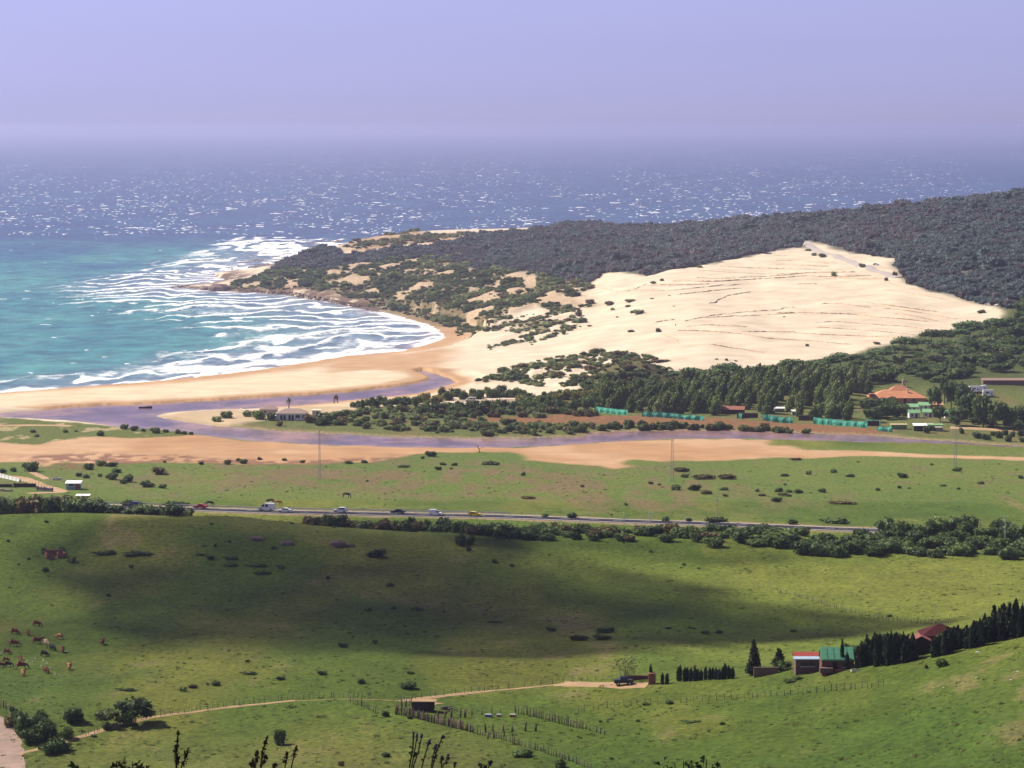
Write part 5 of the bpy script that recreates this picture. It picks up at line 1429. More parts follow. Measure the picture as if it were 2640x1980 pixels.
for i, (px, py, lb) in enumerate([(2512, 1012, 'white motorhome above the dark trees, left one'), (2535, 1010, 'tall white motorhome above the dark trees, middle one'), (2548, 1022, 'white motorhome above the dark trees, lower right one')]):
    vehicle('motorhome', px, py, 5.2, 2.1, [(-2.6, 0.45), (2.6, 0.45), (2.6, 1.0), (1.9, 1.4), (1.7, 1.8), (2.3, 2.1), (2.2, 3.0), (-2.6, 3.0)], (0.82, 0.82, 0.80), [(1.6, 1.2, 1.0, 1.2, 1.0, 1.75, 1.5, 1.75), (0.2, 1.5, -1.4, 1.5, -1.4, 2.1, 0.2, 2.1)], lb, 'motorhome', on_road=False, rot=(0.3, 1.0, 0.1)[i], r=0.38)
vehicle('car', 2524, 1026, 3.9, 1.65, hatch(3.9), (0.55, 0.05, 0.05), carwin(1.48, 3.9, 0.5), 'red car parked among the white motorhomes', 'car', on_road=False, rot=1.2)
vehicle('car', 2612, 1104, 4.2, 1.7, hatch(4.2), (0.8, 0.8, 0.82), carwin(1.48, 4.2, 0.5), 'white car in shade under the dark trees at the right edge', 'car', on_road=False)

# ------------------------------------------------------------------ buildings
def windows(t_, L_, y, mat=GLASS, frame=WHITE, nm='window'):
    for (x, z, w, h) in L_:
        o = MB().box((x, y, z), (w, 0.08, h)).build(nm, mat, t_)
        MB().box((x, y - 0.05, z - h / 2 - 0.05), (w + 0.15, 0.16, 0.09)).build('sill', frame, o)
def house(name, px, py, w, dp, hw, roof, rh, wallm, roofm, label, cat='house', rot=0.0, wins=(), doors=(), over=0.35, doorm=DARK, back=0.0):
    p = P(px, py); p.y += back; p.z = gz(p.x, p.y)
    t_ = thing(name, p, rot, label, cat)
    MB().box((0, dp / 2, hw / 2 - 0.6), (w, dp, hw + 1.2)).build('wall', wallm, t_)
    x0, x1, y0, y1 = -w / 2 - over, w / 2 + over, -over, dp + over
    m = MB()
    if roof == 'gable':            # ridge along x
        for s in (0, 1):
            ya, yb = (y0, dp / 2) if s == 0 else (y1, dp / 2)
            k = len(m.v)
            za = hw - over * rh / (dp / 2) * 0.6
            m.v += [(x0, ya, za), (x1, ya, za), (x1, yb, hw + rh), (x0, yb, hw + rh), (x0, ya, za + 0.14), (x1, ya, za + 0.14), (x1, yb, hw + rh + 0.14), (x0, yb, hw + rh + 0.14)]
            m.f += [(k, k + 1, k + 2, k + 3), (k + 4, k + 5, k + 6, k + 7), (k, k + 1, k + 5, k + 4), (k + 1, k + 2, k + 6, k + 5), (k + 3, k, k + 4, k + 7)]
        g_ = MB().prism([(0, hw), (dp, hw), (dp / 2, hw + rh)], -w / 2, w / 2)
        g_.v = [(q[1], q[0], q[2]) for q in g_.v]; g_.build('gable', wallm, t_)
    elif roof == 'front':          # ridge along y, gable to the viewer
        for s in (-1, 1):
            k = len(m.v); za = hw - 0.15
            m.v += [(s * (w / 2 + over), y0, za), (s * (w / 2 + over), y1, za), (0, y1, hw + rh), (0, y0, hw + rh), (s * (w / 2 + over), y0, za + 0.14), (s * (w / 2 + over), y1, za + 0.14), (0, y1, hw + rh + 0.14), (0, y0, hw + rh + 0.14)]
            m.f += [(k, k + 1, k + 2, k + 3), (k + 4, k + 5, k + 6, k + 7), (k, k + 3, k + 7, k + 4), (k, k + 1, k + 5, k + 4), (k + 1, k + 2, k + 6, k + 5)]
        MB().prism([(-w / 2, hw), (w / 2, hw), (0, hw + rh)], 0, dp).build('gable', wallm, t_)
    elif roof == 'hip':
        r_ = min(dp / 2, w / 2); za = hw
        m.v += [(x0, y0, za), (x1, y0, za), (x1, y1, za), (x0, y1, za), (x0 + r_ + over, dp / 2, hw + rh), (x1 - r_ - over, dp / 2, hw + rh)]
        m.f += [(0, 1, 5, 4), (1, 2, 5), (2, 3, 4, 5), (3, 0, 4), (3, 2, 1, 0)]
    elif roof == 'mono':           # slopes down to the viewer
        m.v += [(x0, y0, hw), (x1, y0, hw), (x1, y1, hw + rh), (x0, y1, hw + rh), (x0, y0, hw + 0.12), (x1, y0, hw + 0.12), (x1, y1, hw + rh + 0.12), (x0, y1, hw + rh + 0.12)]
        m.f += [(3, 2, 1, 0), (4, 5, 6, 7), (0, 1, 5, 4), (1, 2, 6, 5), (2, 3, 7, 6), (3, 0, 4, 7)]
        MB().prism([(0.02, hw), (dp - 0.02, hw), (dp - 0.02, hw + rh - 0.03)], -w / 2 + 0.02, w / 2 - 0.02)
    m.build('roof', roofm, t_)
    windows(t_, wins, -0.02)
    for (x, z, w_, h_) in doors:
        MB().box((x, -0.02, z), (w_, 0.08, h_)).build('door', doorm, t_)
    return t_

# white house on the sand spit
hs = house('beach_house', 752, 1084, 13.2, 7.0, 3.0, 'hip', 1.9, WHITE, paint('grey_brown_roof', (0.33, 0.24, 0.20), 0.9, var=0.2), 'long white house with brownish hipped roof on the lagoon sand spit',
      wins=[(2.6, 1.7, 1.9, 1.2), (5.2, 1.7, 1.7, 1.2)], doors=[(-4.4, 1.15, 0.9, 2.3), (-3.0, 1.15, 0.9, 2.3), (-0.9, 1.15, 0.9, 2.3), (0.4, 1.15, 0.9, 2.3)])
MB().box((-7.1, 1.2, 0.9), (1.2, 2.6, 2.4)).box((-7.9, 0.6, 0.3), (0.9, 1.6, 1.4)).build('side_steps', WHITE, hs)
house('annex_house', 690, 1072, 7.5, 5, 2.4, 'hip', 1.6, paint('grey_plaster', (0.4, 0.36, 0.33), 0.9), paint('grey_brown_roof', (0.33, 0.24, 0.20)), 'small house with brownish roof half hidden left of the white house', wins=[(-1.5, 1.3, 1.0, 0.9)], back=4)  # walls in one even warm grey plaster colour
house('outhouse', 815, 1074, 3.4, 3.0, 2.6, 'mono', 0.3, paint('cream_plaster', (0.62, 0.55, 0.40), 0.9), paint('cream_plaster', (0.62, 0.55, 0.40)), 'small cream block hut just right of the white house', 'hut', doors=[(0.6, 1.0, 0.8, 2.0)])
for i, (px, w) in enumerate([(838, 1.4), (850, 3.2)]):
    house('low_wall', px, 1078, w, 0.4, 1.9, 'mono', 0.05, WHITE, WHITE, ['upright white wall stub right of the cream hut', 'low white garden wall right of the cream hut'][i], 'wall', over=0.0)
# wooden lookout
p = P(866, 1040); t_ = thing('lookout', p, 0.2, 'brown wooden lookout tower on the sand bank by the lagoon', 'lookout')
for sx in (-1, 1):
    for sy in (-1, 1):
        MB().tube((sx * 0.9, sy * 0.9, -0.3), (sx * 0.7, sy * 0.7, 3.0), 0.11).build('leg', WOODP, t_)
MB().box((0, 0, 2.1), (2.2, 2.2, 0.16)).build('platform', WOODP, t_)
MB().box((0, 0, 2.6), (1.9, 1.9, 0.9)).build('cabin', WOODR, t_)
MB().box((0, 0, 3.45), (2.3, 2.3, 0.8), 0.35).build('roof', WOODR, t_)
for s in (-1, 1):
    MB().tube((-0.9, s * 0.9, 0.3), (0.8, s * 0.8, 2.0), 0.06).build('brace', WOODP, t_)

# houses beyond the river on the right
big = house('villa', 2316, 1040, 25, 14, 2.4, 'hip', 3.4, paint('ochre_plaster', (0.45, 0.24, 0.15), 0.9), TERRA, 'large villa with wide terracotta roof among the trees at right', wins=[(-7, 1.4, 1.6, 1.3), (-2, 1.4, 1.6, 1.3), (7, 1.4, 1.6, 1.3)], doors=[(3, 1.1, 1.3, 2.2)])
m = MB(); m.v = [(-4, 5.5, 5.0), (7, 5.5, 5.0), (7, 12, 5.0), (-4, 12, 5.0), (0, 8.7, 7.6), (3, 8.7, 7.6)]; m.f = [(0, 1, 5, 4), (1, 2, 5), (2, 3, 4, 5), (3, 0, 4), (3, 2, 1, 0)]; m.build('upper_roof', TERRA, big)
MB().box((4.6, 4.6, 5.2), (0.6, 0.6, 2.2)).build('chimney', WHITE, big)
MB().box((-5.2, 6.2, 4.6), (1.2, 1.2, 1.5)).build('water_tank', WHITE, big)
MB().box((-11.6, 3, 2.4), (2.4, 5, 3.6)).build('wing', BRICK, big)
GRN = paint('pale_green_roof', (0.20, 0.40, 0.20), 0.7, var=0.2)
for i, (px, py, w, lb) in enumerate([(2352, 1062, 5.0, 'white cabin with pale green roof, upper left of the cluster'), (2382, 1058, 5.0, 'white cabin with pale green roof, upper right of the cluster'), (2358, 1078, 4.6, 'white-walled cabin with green roof, lower left of the cluster'), (2394, 1076, 5.0, 'white-walled cabin with green roof, lower right of the cluster'), (2450, 1078, 4.6, 'small cabin with bright green roof near the dark trees')]):
    house('cabin', px, py, w, 4.0, 2.2, 'gable', 1.2, WHITE, GRN, lb, 'cabin', rot=rnd.uniform(-0.3, 0.3), wins=[(-1.1, 1.2, 0.8, 0.8)], doors=[(0.8, 0.95, 0.8, 1.9)])
house('orange_shed', 2415, 1058, 5.4, 5, 2.4, 'mono', 1.0, paint('orange_boards', (0.50, 0.13, 0.05), 0.8), paint('pale_orange_roof', (0.62, 0.33, 0.20), 0.8), 'small shed with bright orange walls and pale roof', 'shed', doors=[(0.5, 1, 1, 2)])
house('low_shed', 2382, 1111, 8.0, 4, 2.1, 'mono', 0.6, DARK, paint('white_sheet', (0.8, 0.8, 0.8), 0.6), 'open-fronted shed under a long white sheet roof by the far bank', 'shed')  # solid walls coloured like the shade inside an open front
house('green_shed', 2412, 1111, 6.0, 4, 2.3, 'mono', 0.3, paint('green_boards', (0.16, 0.30, 0.12), 0.8), paint('green_boards', (0.16, 0.30, 0.12)), 'low pale green shed with dark openings beside the white sheet roof', 'shed', doors=[(-1.8, 1.1, 0.7, 1.6), (-0.4, 1.1, 0.7, 1.6), (1.0, 1.1, 0.7, 1.6)])
house('green_shed', 2318, 1107, 6.5, 3, 1.8, 'mono', 0.3, paint('green_boards', (0.16, 0.30, 0.12)), paint('dry_reed', (0.36, 0.30, 0.16), 0.9), 'low green hut with dry reed top left of the white sheet roof', 'shed')
house('reed_shelter', 1888, 1068, 10, 5, 2.0, 'gable', 1.3, DARK, paint('red_brown_thatch', (0.30, 0.12, 0.08), 0.95, var=0.3), 'dark shelter with sagging red-brown thatch in the windbreak belt', 'shelter', rot=-0.15)
for i, (px, py, w, h, mt_, lb) in enumerate([(2010, 1062, 4, 1.5, WHITE, 'white tent roof under the windbreak trees'), (2050, 1070, 2.6, 1.6, WHITE, 'small white van roof beside the second netting'), (2160, 1076, 8, 1.5, paint('grey_sheet', (0.5, 0.5, 0.52), 0.6), 'grey flat roof under the leaning trees'), (2420, 1112, 2.4, 1.6, paint('cream_plaster', (0.62, 0.55, 0.40)), 'cream block on the bank beside the green shed')]):
    house('camp_hut', px, py, w, 3, h, 'gable', 0.5, paint('grey_wall', (0.3, 0.28, 0.28), 0.9), mt_, lb, 'hut')
for i, (px, py, w) in enumerate([(1967 - 40, 1078, 9), (2080, 1084, 7), (2252, 1098, 5)]):
    house('earth_bank_wall', px, py, w, 0.6, 2.0, 'mono', 0.1, WOODD, WOODD, f'dark brown screen wall in the gap of the green netting, {ordn(i)} from the left', 'wall', over=0)
house('brown_field_strip', 2590, 992, 20, 6, 2.0, 'mono', 0.6, paint('brown_wall', (0.20, 0.12, 0.10), 0.9), paint('brown_roof', (0.24, 0.15, 0.12), 0.9), 'long low brown block for a brown field strip at the right edge above the motorhomes', 'barn')  # barn-shaped block stands for a strip of brown field
p = P(2330, 998); t_ = thing('stone_tower', p, 0, 'small pale stone turret behind the villa roof', 'tower')
MB().box((0, 0, 1.5), (1.4, 1.4, 4.0)).build('shaft', paint('pale_stone_wall', (0.5, 0.40, 0.28), 0.9), t_); MB().box((0, 0, 4.3), (0.7, 0.7, 1.6), 0.3).build('spire', paint('pale_stone_wall', (0.5, 0.40, 0.28)), t_)

# sheds and yard at left
sh = house('field_shed', 188, 1262, 4.6, 4.0, 2.0, 'mono', 0.5, paint('turquoise_boards', (0.22, 0.42, 0.44), 0.7), paint('white_sheet', (0.8, 0.8, 0.8)), 'small turquoise shed with white roof on the plain at left', 'shed', wins=[(-0.6, 1.45, 1.6, 0.7)])
MB().box((1.55, -0.03, 0.9), (1.5, 0.1, 2.0)).build('brick_end', BRICK, sh)
house('roadside_shelter', 213, 1294, 3.9, 2.5, 1.9, 'mono', 0.25, paint('yellow_boards', (0.55, 0.36, 0.03), 0.7), paint('white_sheet', (0.8, 0.8, 0.8)), 'yellow-walled shelter with flat white roof behind the left thicket', 'shelter')
for i, (a, b_, h, mt_, lb) in enumerate([((-60, 1214), (52, 1242), 1.3, WHITE, 'long white wall slanting across the farmyard at the left edge'), ((-40, 1256), (32, 1256), 1.0, WOODD, 'dark low fence wall at the left edge of the farmyard'), ((36, 1256), (92, 1256), 1.2, WOODD, 'dark brown pen wall in the farmyard, middle one'), ((96, 1264), (136, 1268), 1.1, paint('slate_wall', (0.10, 0.09, 0.11), 0.9), 'dark slate-coloured pen at the end of the sandy lane'), ((-40, 1264), (30, 1268), 0.8, paint('pink_rubble', (0.42, 0.30, 0.25), 0.9), 'pinkish rubble wall at the left edge below the pens')]):
    pa, pb = P(*a), P(*b_); t = pb - pa; L0 = math.hypot(t.x, t.y)
    w_ = thing('yard_wall', pa, math.atan2(t.y, t.x), lb, 'wall')
    MB().box((L0 / 2, 0, h / 2 - 0.3), (L0, 0.4, h + 0.6)).build('wall', mt_, w_)
    MB().box((L0 / 2, 0, h + 0.05), (L0 + 0.1, 0.55, 0.1)).build('coping', mt_, w_)
    cmn = MB().box((0, 0, h / 2 + 0.1), (0.3, 0.62, h + 0.4)).mesh('pier', mt_)
    for q in range(int(L0 // 4) + 1):
        link('pier', cmn, w_, (min(q * 4.0, L0), 0, 0))
# boats
def boat(px, py, L_, col, label, rot):
    p = P(px, py); t_ = thing('boat', p, rot, label, 'boat')
    V_ = []; F_ = []
    for i, x in enumerate(np.linspace(-L_ / 2, L_ / 2, 7)):
        t = (x + L_ / 2) / L_; w = 0.85 * math.sin(math.pi * min(1, 0.25 + (1 - t) * 0.9)) * (1 - t ** 4)
        V_ += [(x, -w, 0.75 + 0.3 * t * t), (x, -w * 0.55, 0.05), (x, w * 0.55, 0.05), (x, w, 0.75 + 0.3 * t * t)]
        if i:
            k = (i - 1) * 4; F_ += [(k + j, k + j + 1, k + 5 + j, k + 4 + j) for j in range(3)] 
    F_.append((0, 1, 2, 3))
    link('hull', new_mesh('hull', V_, F_, [col]), t_)
    for x in (-L_ * 0.2, L_ * 0.15):
        MB().box((x, 0, 0.55), (0.3, 1.3, 0.06)).build('thwart', WOODP, t_)
    MB().box((0, 0, 0.2), (L_ * 0.7, 0.9, 0.06)).build('floorboards', WOODP, t_)
    return t_
b1 = boat(375, 1064, 6.0, WOODD, 'dark small boat lying in the shallow lagoon', 0.1); b1.location.z = max(b1.location.z, RIVER_Z - 0.1)
boat(145, 1238, 3.6, WHITE, 'white upturned-looking dinghy on the grass left of the turquoise shed', -0.2)

# ruin on the hillside
p = P(142, 1440); t_ = thing('ruined_hut', p, 0.25, 'roofless ruined brick hut on the hillside at left', 'ruin')
for c, s in [((-2.0, 0, 0.7), (0.5, 0.5, 2.2)), ((-0.9, 0, 0.3), (1.6, 0.4, 1.4)), ((1.7, 0, 0.5), (2.2, 0.4, 1.6)), ((2.7, 2, 0.6), (0.4, 4.2, 1.8)), ((-2.2, 2, 0.5), (0.4, 4.0, 1.5)), ((0.2, 4.1, 0.8), (5.2, 0.4, 2.2)), ((1.0, 2.0, 0.7), (0.4, 2.0, 1.6))]:
    MB().box(c, s, rnd.uniform(0.85, 1)).build('wall', BRICK, t_)
for i, (px, py) in enumerate([(112, 1422), (160, 1420)]):
    p = P(px, py); tag(shrub_at(p, 22 * mpp(p), 12 * mpp(p), 'dark'), ['dark shrub at the left corner of the ruined hut', 'dark shrub behind the right corner of the ruined hut'][i], 'shrub')

# farm at right foreground
hut = house('wooden_hut', 2082, 1735, 4.8, 4.4, 2.9, 'gable', 0.9, paint('grey_violet_boards', (0.14, 0.09, 0.085), 0.85, var=0.3), paint('red_roof', (0.34, 0.055, 0.045), 0.7), 'wooden hut with red and pale blue striped roof', 'hut', wins=[(0, 1.75, 2.9, 0.85)])
m = MB(); m.v = [(-2.85, -0.5, 2.72), (2.85, -0.5, 2.72), (2.85, 0.42, 3.12), (-2.85, 0.42, 3.12), (-2.85, -0.5, 2.92), (2.85, -0.5, 2.92), (2.85, 0.42, 3.32), (-2.85, 0.42, 3.32)]
m.f = [(3, 2, 1, 0), (4, 5, 6, 7), (0, 1, 5, 4), (1, 2, 6, 5), (2, 3, 7, 6), (3, 0, 4, 7)]; m.build('eave_panel', paint('pale_blue_sheet', (0.45, 0.58, 0.72), 0.5), hut)
plank = MB().box((0, -0.06, 0), (4.7, 0.06, 0.22)).mesh('plank', paint('grey_violet_boards', (0.14, 0.09, 0.085)))
for q in range(5):
    link('plank', plank, hut, (0, 0, 0.15 + q * 0.25))
MB().box((0.1, -0.08, 1.75), (0.1, 0.1, 0.9)).build('mullion', WOODP, hut)
gh = house('farm_house', 2160, 1732, 6.4, 5.0, 2.3, 'gable', 2.0, WOODR, paint('green_sheet', (0.10, 0.30, 0.18), 0.5, var=0.12, scale=0.6), 'red-brown wooden house with steep green sheet roof', wins=[(1.2, 1.4, 0.9, 0.9)], doors=[(-0.6, 1.0, 0.9, 2.0)], over=0.2)
pn = MB(); pn.v = [(-0.58, -0.22, 2.3), (0.58, -0.22, 2.3), (0.58, 2.46, 4.42), (-0.58, 2.46, 4.42), (-0.58, -0.22, 2.38), (0.58, -0.22, 2.38), (0.58, 2.46, 4.5), (-0.58, 2.46, 4.5)]
pn.f = [(3, 2, 1, 0), (4, 5, 6, 7), (0, 1, 5, 4), (1, 2, 6, 5), (2, 3, 7, 6), (3, 0, 4, 7)]
pnm = pn.mesh('roof_panel', paint('green_sheet', (0.10, 0.30, 0.18)))
for q in range(5):
    link('roof_panel', pnm, gh, (-2.6 + q * 1.3, 0, 0.02 + 0.1))
MB().box((-2.4, -1.0, 0.5), (2.6, 1.6, 1.0)).build('lean_to', paint('grey_violet_boards', (0.14, 0.09, 0.085)), gh)
MB().box((1.2, -1.3, 0.25), (4.0, 0.15, 0.9)).build('deck_rail', WOODR, gh)
house('barn', 2452, 1668, 7.6, 7, 1.6, 'hip', 2.0, WOODD, paint('maroon_roof', (0.055, 0.016, 0.018), 0.95, spec=0.05), 'barn with dark maroon roof rising behind the cypress belt', 'barn', back=14)
house('gabled_hut', 2377, 1690, 4.0, 4, 2.6, 'front', 1.0, WOODD, paint('red_tile_roof', (0.20, 0.055, 0.045), 0.8), 'small dark hut whose red gable faces the pasture between cypresses', 'hut', back=1.5)
house('ochre_box', 2305, 1712, 1.7, 1.5, 1.3, 'mono', 0.1, paint('ochre_box', (0.5, 0.24, 0.06), 0.8), paint('ochre_box', (0.5, 0.24, 0.06)), 'little ochre box shed at the foot of the cypresses', 'shed', over=0.02)
house('gate_pillar', 1681, 1764, 1.5, 0.8, 2.1, 'mono', 0.1, BRICK, BRICK, 'red brick gate pillar beside a cypress right of the dark car', 'pillar', over=0.05)
house('log_wall', 1975, 1741, 5.0, 0.8, 1.4, 'mono', 0.1, WOODP, WOODD, 'low wooden fence wall left of the wooden hut', 'wall', over=0)
house('rail_wall', 1650, 1752, 6.5, 0.3, 0.7, 'mono', 0.05, WOODR, WOODR, 'low red-brown rail between dark car and brick pillar', 'wall', over=0)
p = P(2210, 1730); t_ = thing('white_trough', p, 0.12, 'long white trough on the grass right of the green-roofed house', 'trough')
MB().box((0, 0, 0.12), (2.5, 0.6, 0.3)).build('side', WHITE, t_); MB().box((0, 0, 0.29), (2.3, 0.45, 0.06)).build('water', GLASS, t_)

# corral in the middle foreground
p = P(1090, 1834); t_ = thing('log_shelter', p, -0.05, 'dark log shelter with sandy flat roof inside the corral', 'shelter')
logm = MB().tube((-2.2, 0, 0), (2.2, 0, 0), 0.13).mesh('log', WOODD, True)
for q in range(7):
    link('log', logm, t_, (0, 0, 0.15 + q * 0.25)); link('log', logm, t_, (0, 2.6, 0.15 + q * 0.25))
lg2 = MB().tube((0, 0, 0), (0, 2.6, 0), 0.13).mesh('log', WOODD, True)
for q in range(7):
    for s in (-2.1, 2.1):
        link('log', lg2, t_, (s, 0, 0.27 + q * 0.25))
MB().box((0.2, 1.3, 1.98), (5.0, 3.2, 0.14)).build('roof', DIRT, t_)
for i, (px, py, w, c, lb) in enumerate([(1259, 1848, 1.35, (0.10, 0.16, 0.42), 'white-rimmed blue trough in the corral'), (1286, 1848, 0.9, (0.45, 0.25, 0.18), 'small pink and white tub in the corral beside the blue trough'), (1322, 1848, 1.2, (0.40, 0.14, 0.07), 'reddish tub at the foot of the right palisade')]):
    p = P(px, py); t_ = thing('trough', p, rnd.uniform(-0.2, 0.2), lb, 'trough')
    cm_ = paint(f'trough_{i}', c, 0.6)
    MB().box((0, 0, 0.22), (w, 0.7, 0.5)).build('basin', cm_, t_)
    MB().box((0, -0.36, 0.5), (w + 0.1, 0.1, 0.1)).box((0, 0.36, 0.5), (w + 0.1, 0.1, 0.1)).build('rim', WHITE, t_)
    MB().box((0, 0, 0.48), (w - 0.1, 0.6, 0.04)).build('water', paint('pale_water', (0.6, 0.62, 0.62), 0.2), t_)
p = P(1150, 1830); t_ = thing('log_pile', p, 0.1, 'pile of white and dark logs right of the log shelter', 'log pile')
lw = MB().tube((-0.8, 0, 0), (0.8, 0, 0), 0.1).mesh('log', ROCKP, True); lk = MB().tube((-0.9, 0, 0), (0.9, 0, 0), 0.12).mesh('log', WOODD, True)
for q in range(9):
    o = link('log', lw if q % 3 == 0 else lk, t_, (rnd.uniform(-0.8, 0.8), rnd.uniform(-0.4, 0.4), 0.12 + 0.2 * (q // 3))); o.rotation_euler = (0, rnd.uniform(-0.2, 0.2), rnd.uniform(-0.3, 0.3))

PM = [MB().tube((0, 0, -0.3), (0.03, 0.0, 1.0), 0.085, 0.06, 5).mesh('post', m_, True) for m_ in (POSTM, WOODP, WOODD)]
PALE = MB().tube((0, 0, -0.3), (-0.02, 0, 1.0), 0.085, 0.06, 5).mesh('post', paint('bleached_post', (0.26, 0.21, 0.165), 0.9), True)
def fence(pts, n_, h, thick, label, cat='fence', jit=0.15, pale=0.15, wires=2, tops=0.25, name='fence'):
    w3 = [P(*q) for q in pts]
    seg = [(b_ - a).length for a, b_ in zip(w3[:-1], w3[1:])]; tot = sum(seg)
    o0 = w3[0]
    t_ = thing(name, o0, 0, label, cat)
    prev = None; wv, wf = [], []
    for i in range(n_):
        s = tot * i / max(1, n_ - 1); k = 0
        while k < len(seg) - 1 and s > seg[k]:
            s -= seg[k]; k += 1
        q = w3[k].lerp(w3[k + 1], min(1, s / max(seg[k], 1e-6)))
        q.x += rnd.uniform(-jit, jit); q.y += rnd.uniform(-jit, jit); q.z = gz(q.x, q.y)
        hh = h * rnd.uniform(1 - tops, 1 + tops * 0.6)
        o = link('post', PALE if rnd.random() < pale else rnd.choice(PM), t_, q - o0)
        o.scale = (thick * rnd.uniform(0.8, 1.3), thick * rnd.uniform(0.8, 1.3), hh)
        o.rotation_euler = (rnd.uniform(-0.07, 0.07), rnd.uniform(-0.08, 0.08), rnd.uniform(0, 6))
        if prev is not None:
            for z_ in [h * (j + 1) / (wires + 1) for j in range(wires)]:
                a, b_ = prev - o0, q - o0; kk = len(wv)
                for e in (a, b_):
                    wv += [(e.x, e.y, e.z + z_ - 0.008), (e.x, e.y, e.z + z_ + 0.008), (e.x, e.y + 0.014, e.z + z_)]
                wf += [(kk + j, kk + (j + 1) % 3, kk + 3 + (j + 1) % 3, kk + 3 + j) for j in range(3)]
        prev = q.copy()
    if wf:
        link('wire', new_mesh('wire', wv, wf, [STEEL]), t_)
    return t_
fence([(1021, 1842), (1060, 1848), (1110, 1862), (1160, 1874), (1217, 1888)], 78, 1.75, 1.5, 'dense palisade of upright stakes along the left side of the corral', jit=0.2, pale=0.12, wires=1)
fence([(1021, 1842), (1024, 1828), (1060, 1820)], 16, 1.6, 1.4, 'short palisade of stakes at the upper left corner of the corral', jit=0.2, wires=1)
fence([(1217, 1888), (1263, 1900), (1310, 1912), (1360, 1928), (1437, 1952), (1520, 1982)], 56, 1.25, 0.9, 'wire fence of thin stakes running down right from the corral', jit=0.25, pale=0.2)
fence([(1332, 1838), (1370, 1846), (1410, 1858), (1450, 1868), (1502, 1880)], 34, 1.75, 1.3, 'palisade of upright stakes on the right side of the corral', jit=0.15, pale=0.15, wires=1)
fence([(1510, 1880), (1530, 1886), (1560, 1895)], 5, 1.25, 1.5, 'last few leaning stakes right of the corral palisade', jit=0.3)
fence([(1250, 1888), (1282, 1886), (1304, 1887), (1330, 1886), (1378, 1885)], 6, 1.9, 2.4, 'row of thick dark posts across the front of the corral', jit=0.3, pale=0, wires=2)
fence([(1130, 1850), (1142, 1850), (1155, 1849), (1178, 1850), (1200, 1849)], 5, 1.9, 2.6, 'thick dark posts right of the log shelter', jit=0.3, pale=0, wires=0)
fence([(1200, 1850), (1228, 1846), (1252, 1842), (1278, 1845), (1297, 1845), (1326, 1843)], 6, 1.7, 1.3, 'thin crooked posts along the back of the corral', jit=0.4, pale=0.2)
fence([(904, 1812), (930, 1820), (955, 1832), (976, 1842), (1000, 1842)], 16, 1.4, 0.9, 'thin stake fence leading up to the left corner of the corral', jit=0.2)
fence([(1258, 1905), (1280, 1902), (1300, 1900)], 4, 1.3, 2.0, 'small gate of stout stakes at the lower corner of the corral', pale=0.5)
fence([(205, 1905), (260, 1884), (330, 1862), (420, 1846), (520, 1830), (640, 1815), (760, 1804), (870, 1798), (960, 1802)], 62, 1.25, 0.8, 'wire fence along the left dirt track', jit=0.3, pale=0.25)
fence([(1030, 1812), (1100, 1798), (1200, 1786), (1320, 1773), (1450, 1761), (1500, 1756), (1600, 1752)], 30, 1.35, 0.9, 'wire fence along the dirt track behind the corral', jit=0.4, pale=0.25)
fence([(1490, 1838), (1560, 1826), (1640, 1818), (1740, 1814), (1850, 1806), (1960, 1798), (2060, 1790), (2180, 1778), (2280, 1768)], 46, 1.4, 0.8, 'thin post and wire fence across the right pasture', jit=0.3, pale=0.1)
fence([(1940, 1512), (2020, 1530), (2100, 1550), (2180, 1576), (2270, 1596), (2360, 1606), (2450, 1612)], 54, 1.2, 0.8, 'distant stake fence crossing the sunlit field', jit=0.4, pale=0.3)
fence([(0, 1826), (8, 1822), (20, 1830), (40, 1842)], 6, 1.6, 1.6, 'short run of dark posts at the left edge above the farm road', pale=0)
fence([(0, 1256), (60, 1252), (110, 1258), (135, 1262)], 16, 1.8, 1.2, 'stakes of the pens in the left farmyard', pale=0.4)

# green netting beyond the river
NETP = MB().tube((0, 0, -0.3), (0, 0, 2.6), 0.07, 0.06, 5).mesh('post', WOODD)
for j, (a, b_, h) in enumerate([((1537, 1062), (1618, 1071), 2.3), ((1655, 1074), (1738, 1079), 2.2), ((1738, 1079), (1816, 1085), 2.1), ((1905, 1079), (1913, 1080), 2.3), ((1967, 1084), (2044, 1092), 2.6), ((2098, 1092), (2165, 1098), 2.6), ((2165, 1098), (2236, 1104), 2.4), ((2230, 1094), (2270, 1097), 2.2), ((2262, 1112), (2300, 1114), 2.0)]):
    pa, pb = P(*a), P(*b_); t = pb - pa; L0 = math.hypot(t.x, t.y); ns = max(4, int(L0 / 1.2))
    t_ = thing('netting_fence', pa, math.atan2(t.y, t.x), f'turquoise green netting screen below the windbreak trees, {ordn(j)} from the left', 'netting', 'green netting screens')
    V_, F_ = [], []
    for i in range(ns + 1):
        x = L0 * i / ns; z0 = gz(pa.x + t.x * i / ns, pa.y + t.y * i / ns) - pa.z
        for s, yo in ((0, 0), (1, 0.05)):
            yv = 0.22 * math.sin(i * 1.7 + j) + yo
            V_ += [(x, yv, z0), (x, yv - 0.25 * rnd.random(), z0 + h * 0.5), (x, yv * 0.6, z0 + h * rnd.uniform(0.86, 1.06))]
        if i:
            k = (i - 1) * 6
            F_ += [(k, k + 6, k + 7, k + 1), (k + 1, k + 7, k + 8, k + 2), (k + 3, k + 4, k + 10, k + 9), (k + 4, k + 5, k + 11, k + 10), (k + 2, k + 8, k + 11, k + 5)]
    link('netting', new_mesh('netting', V_, F_, [NET], smooth=False), t_)
    for i in range(0, ns + 1, 3):
        o = link('post', NETP, t_, (L0 * i / ns, 0.15, 0))

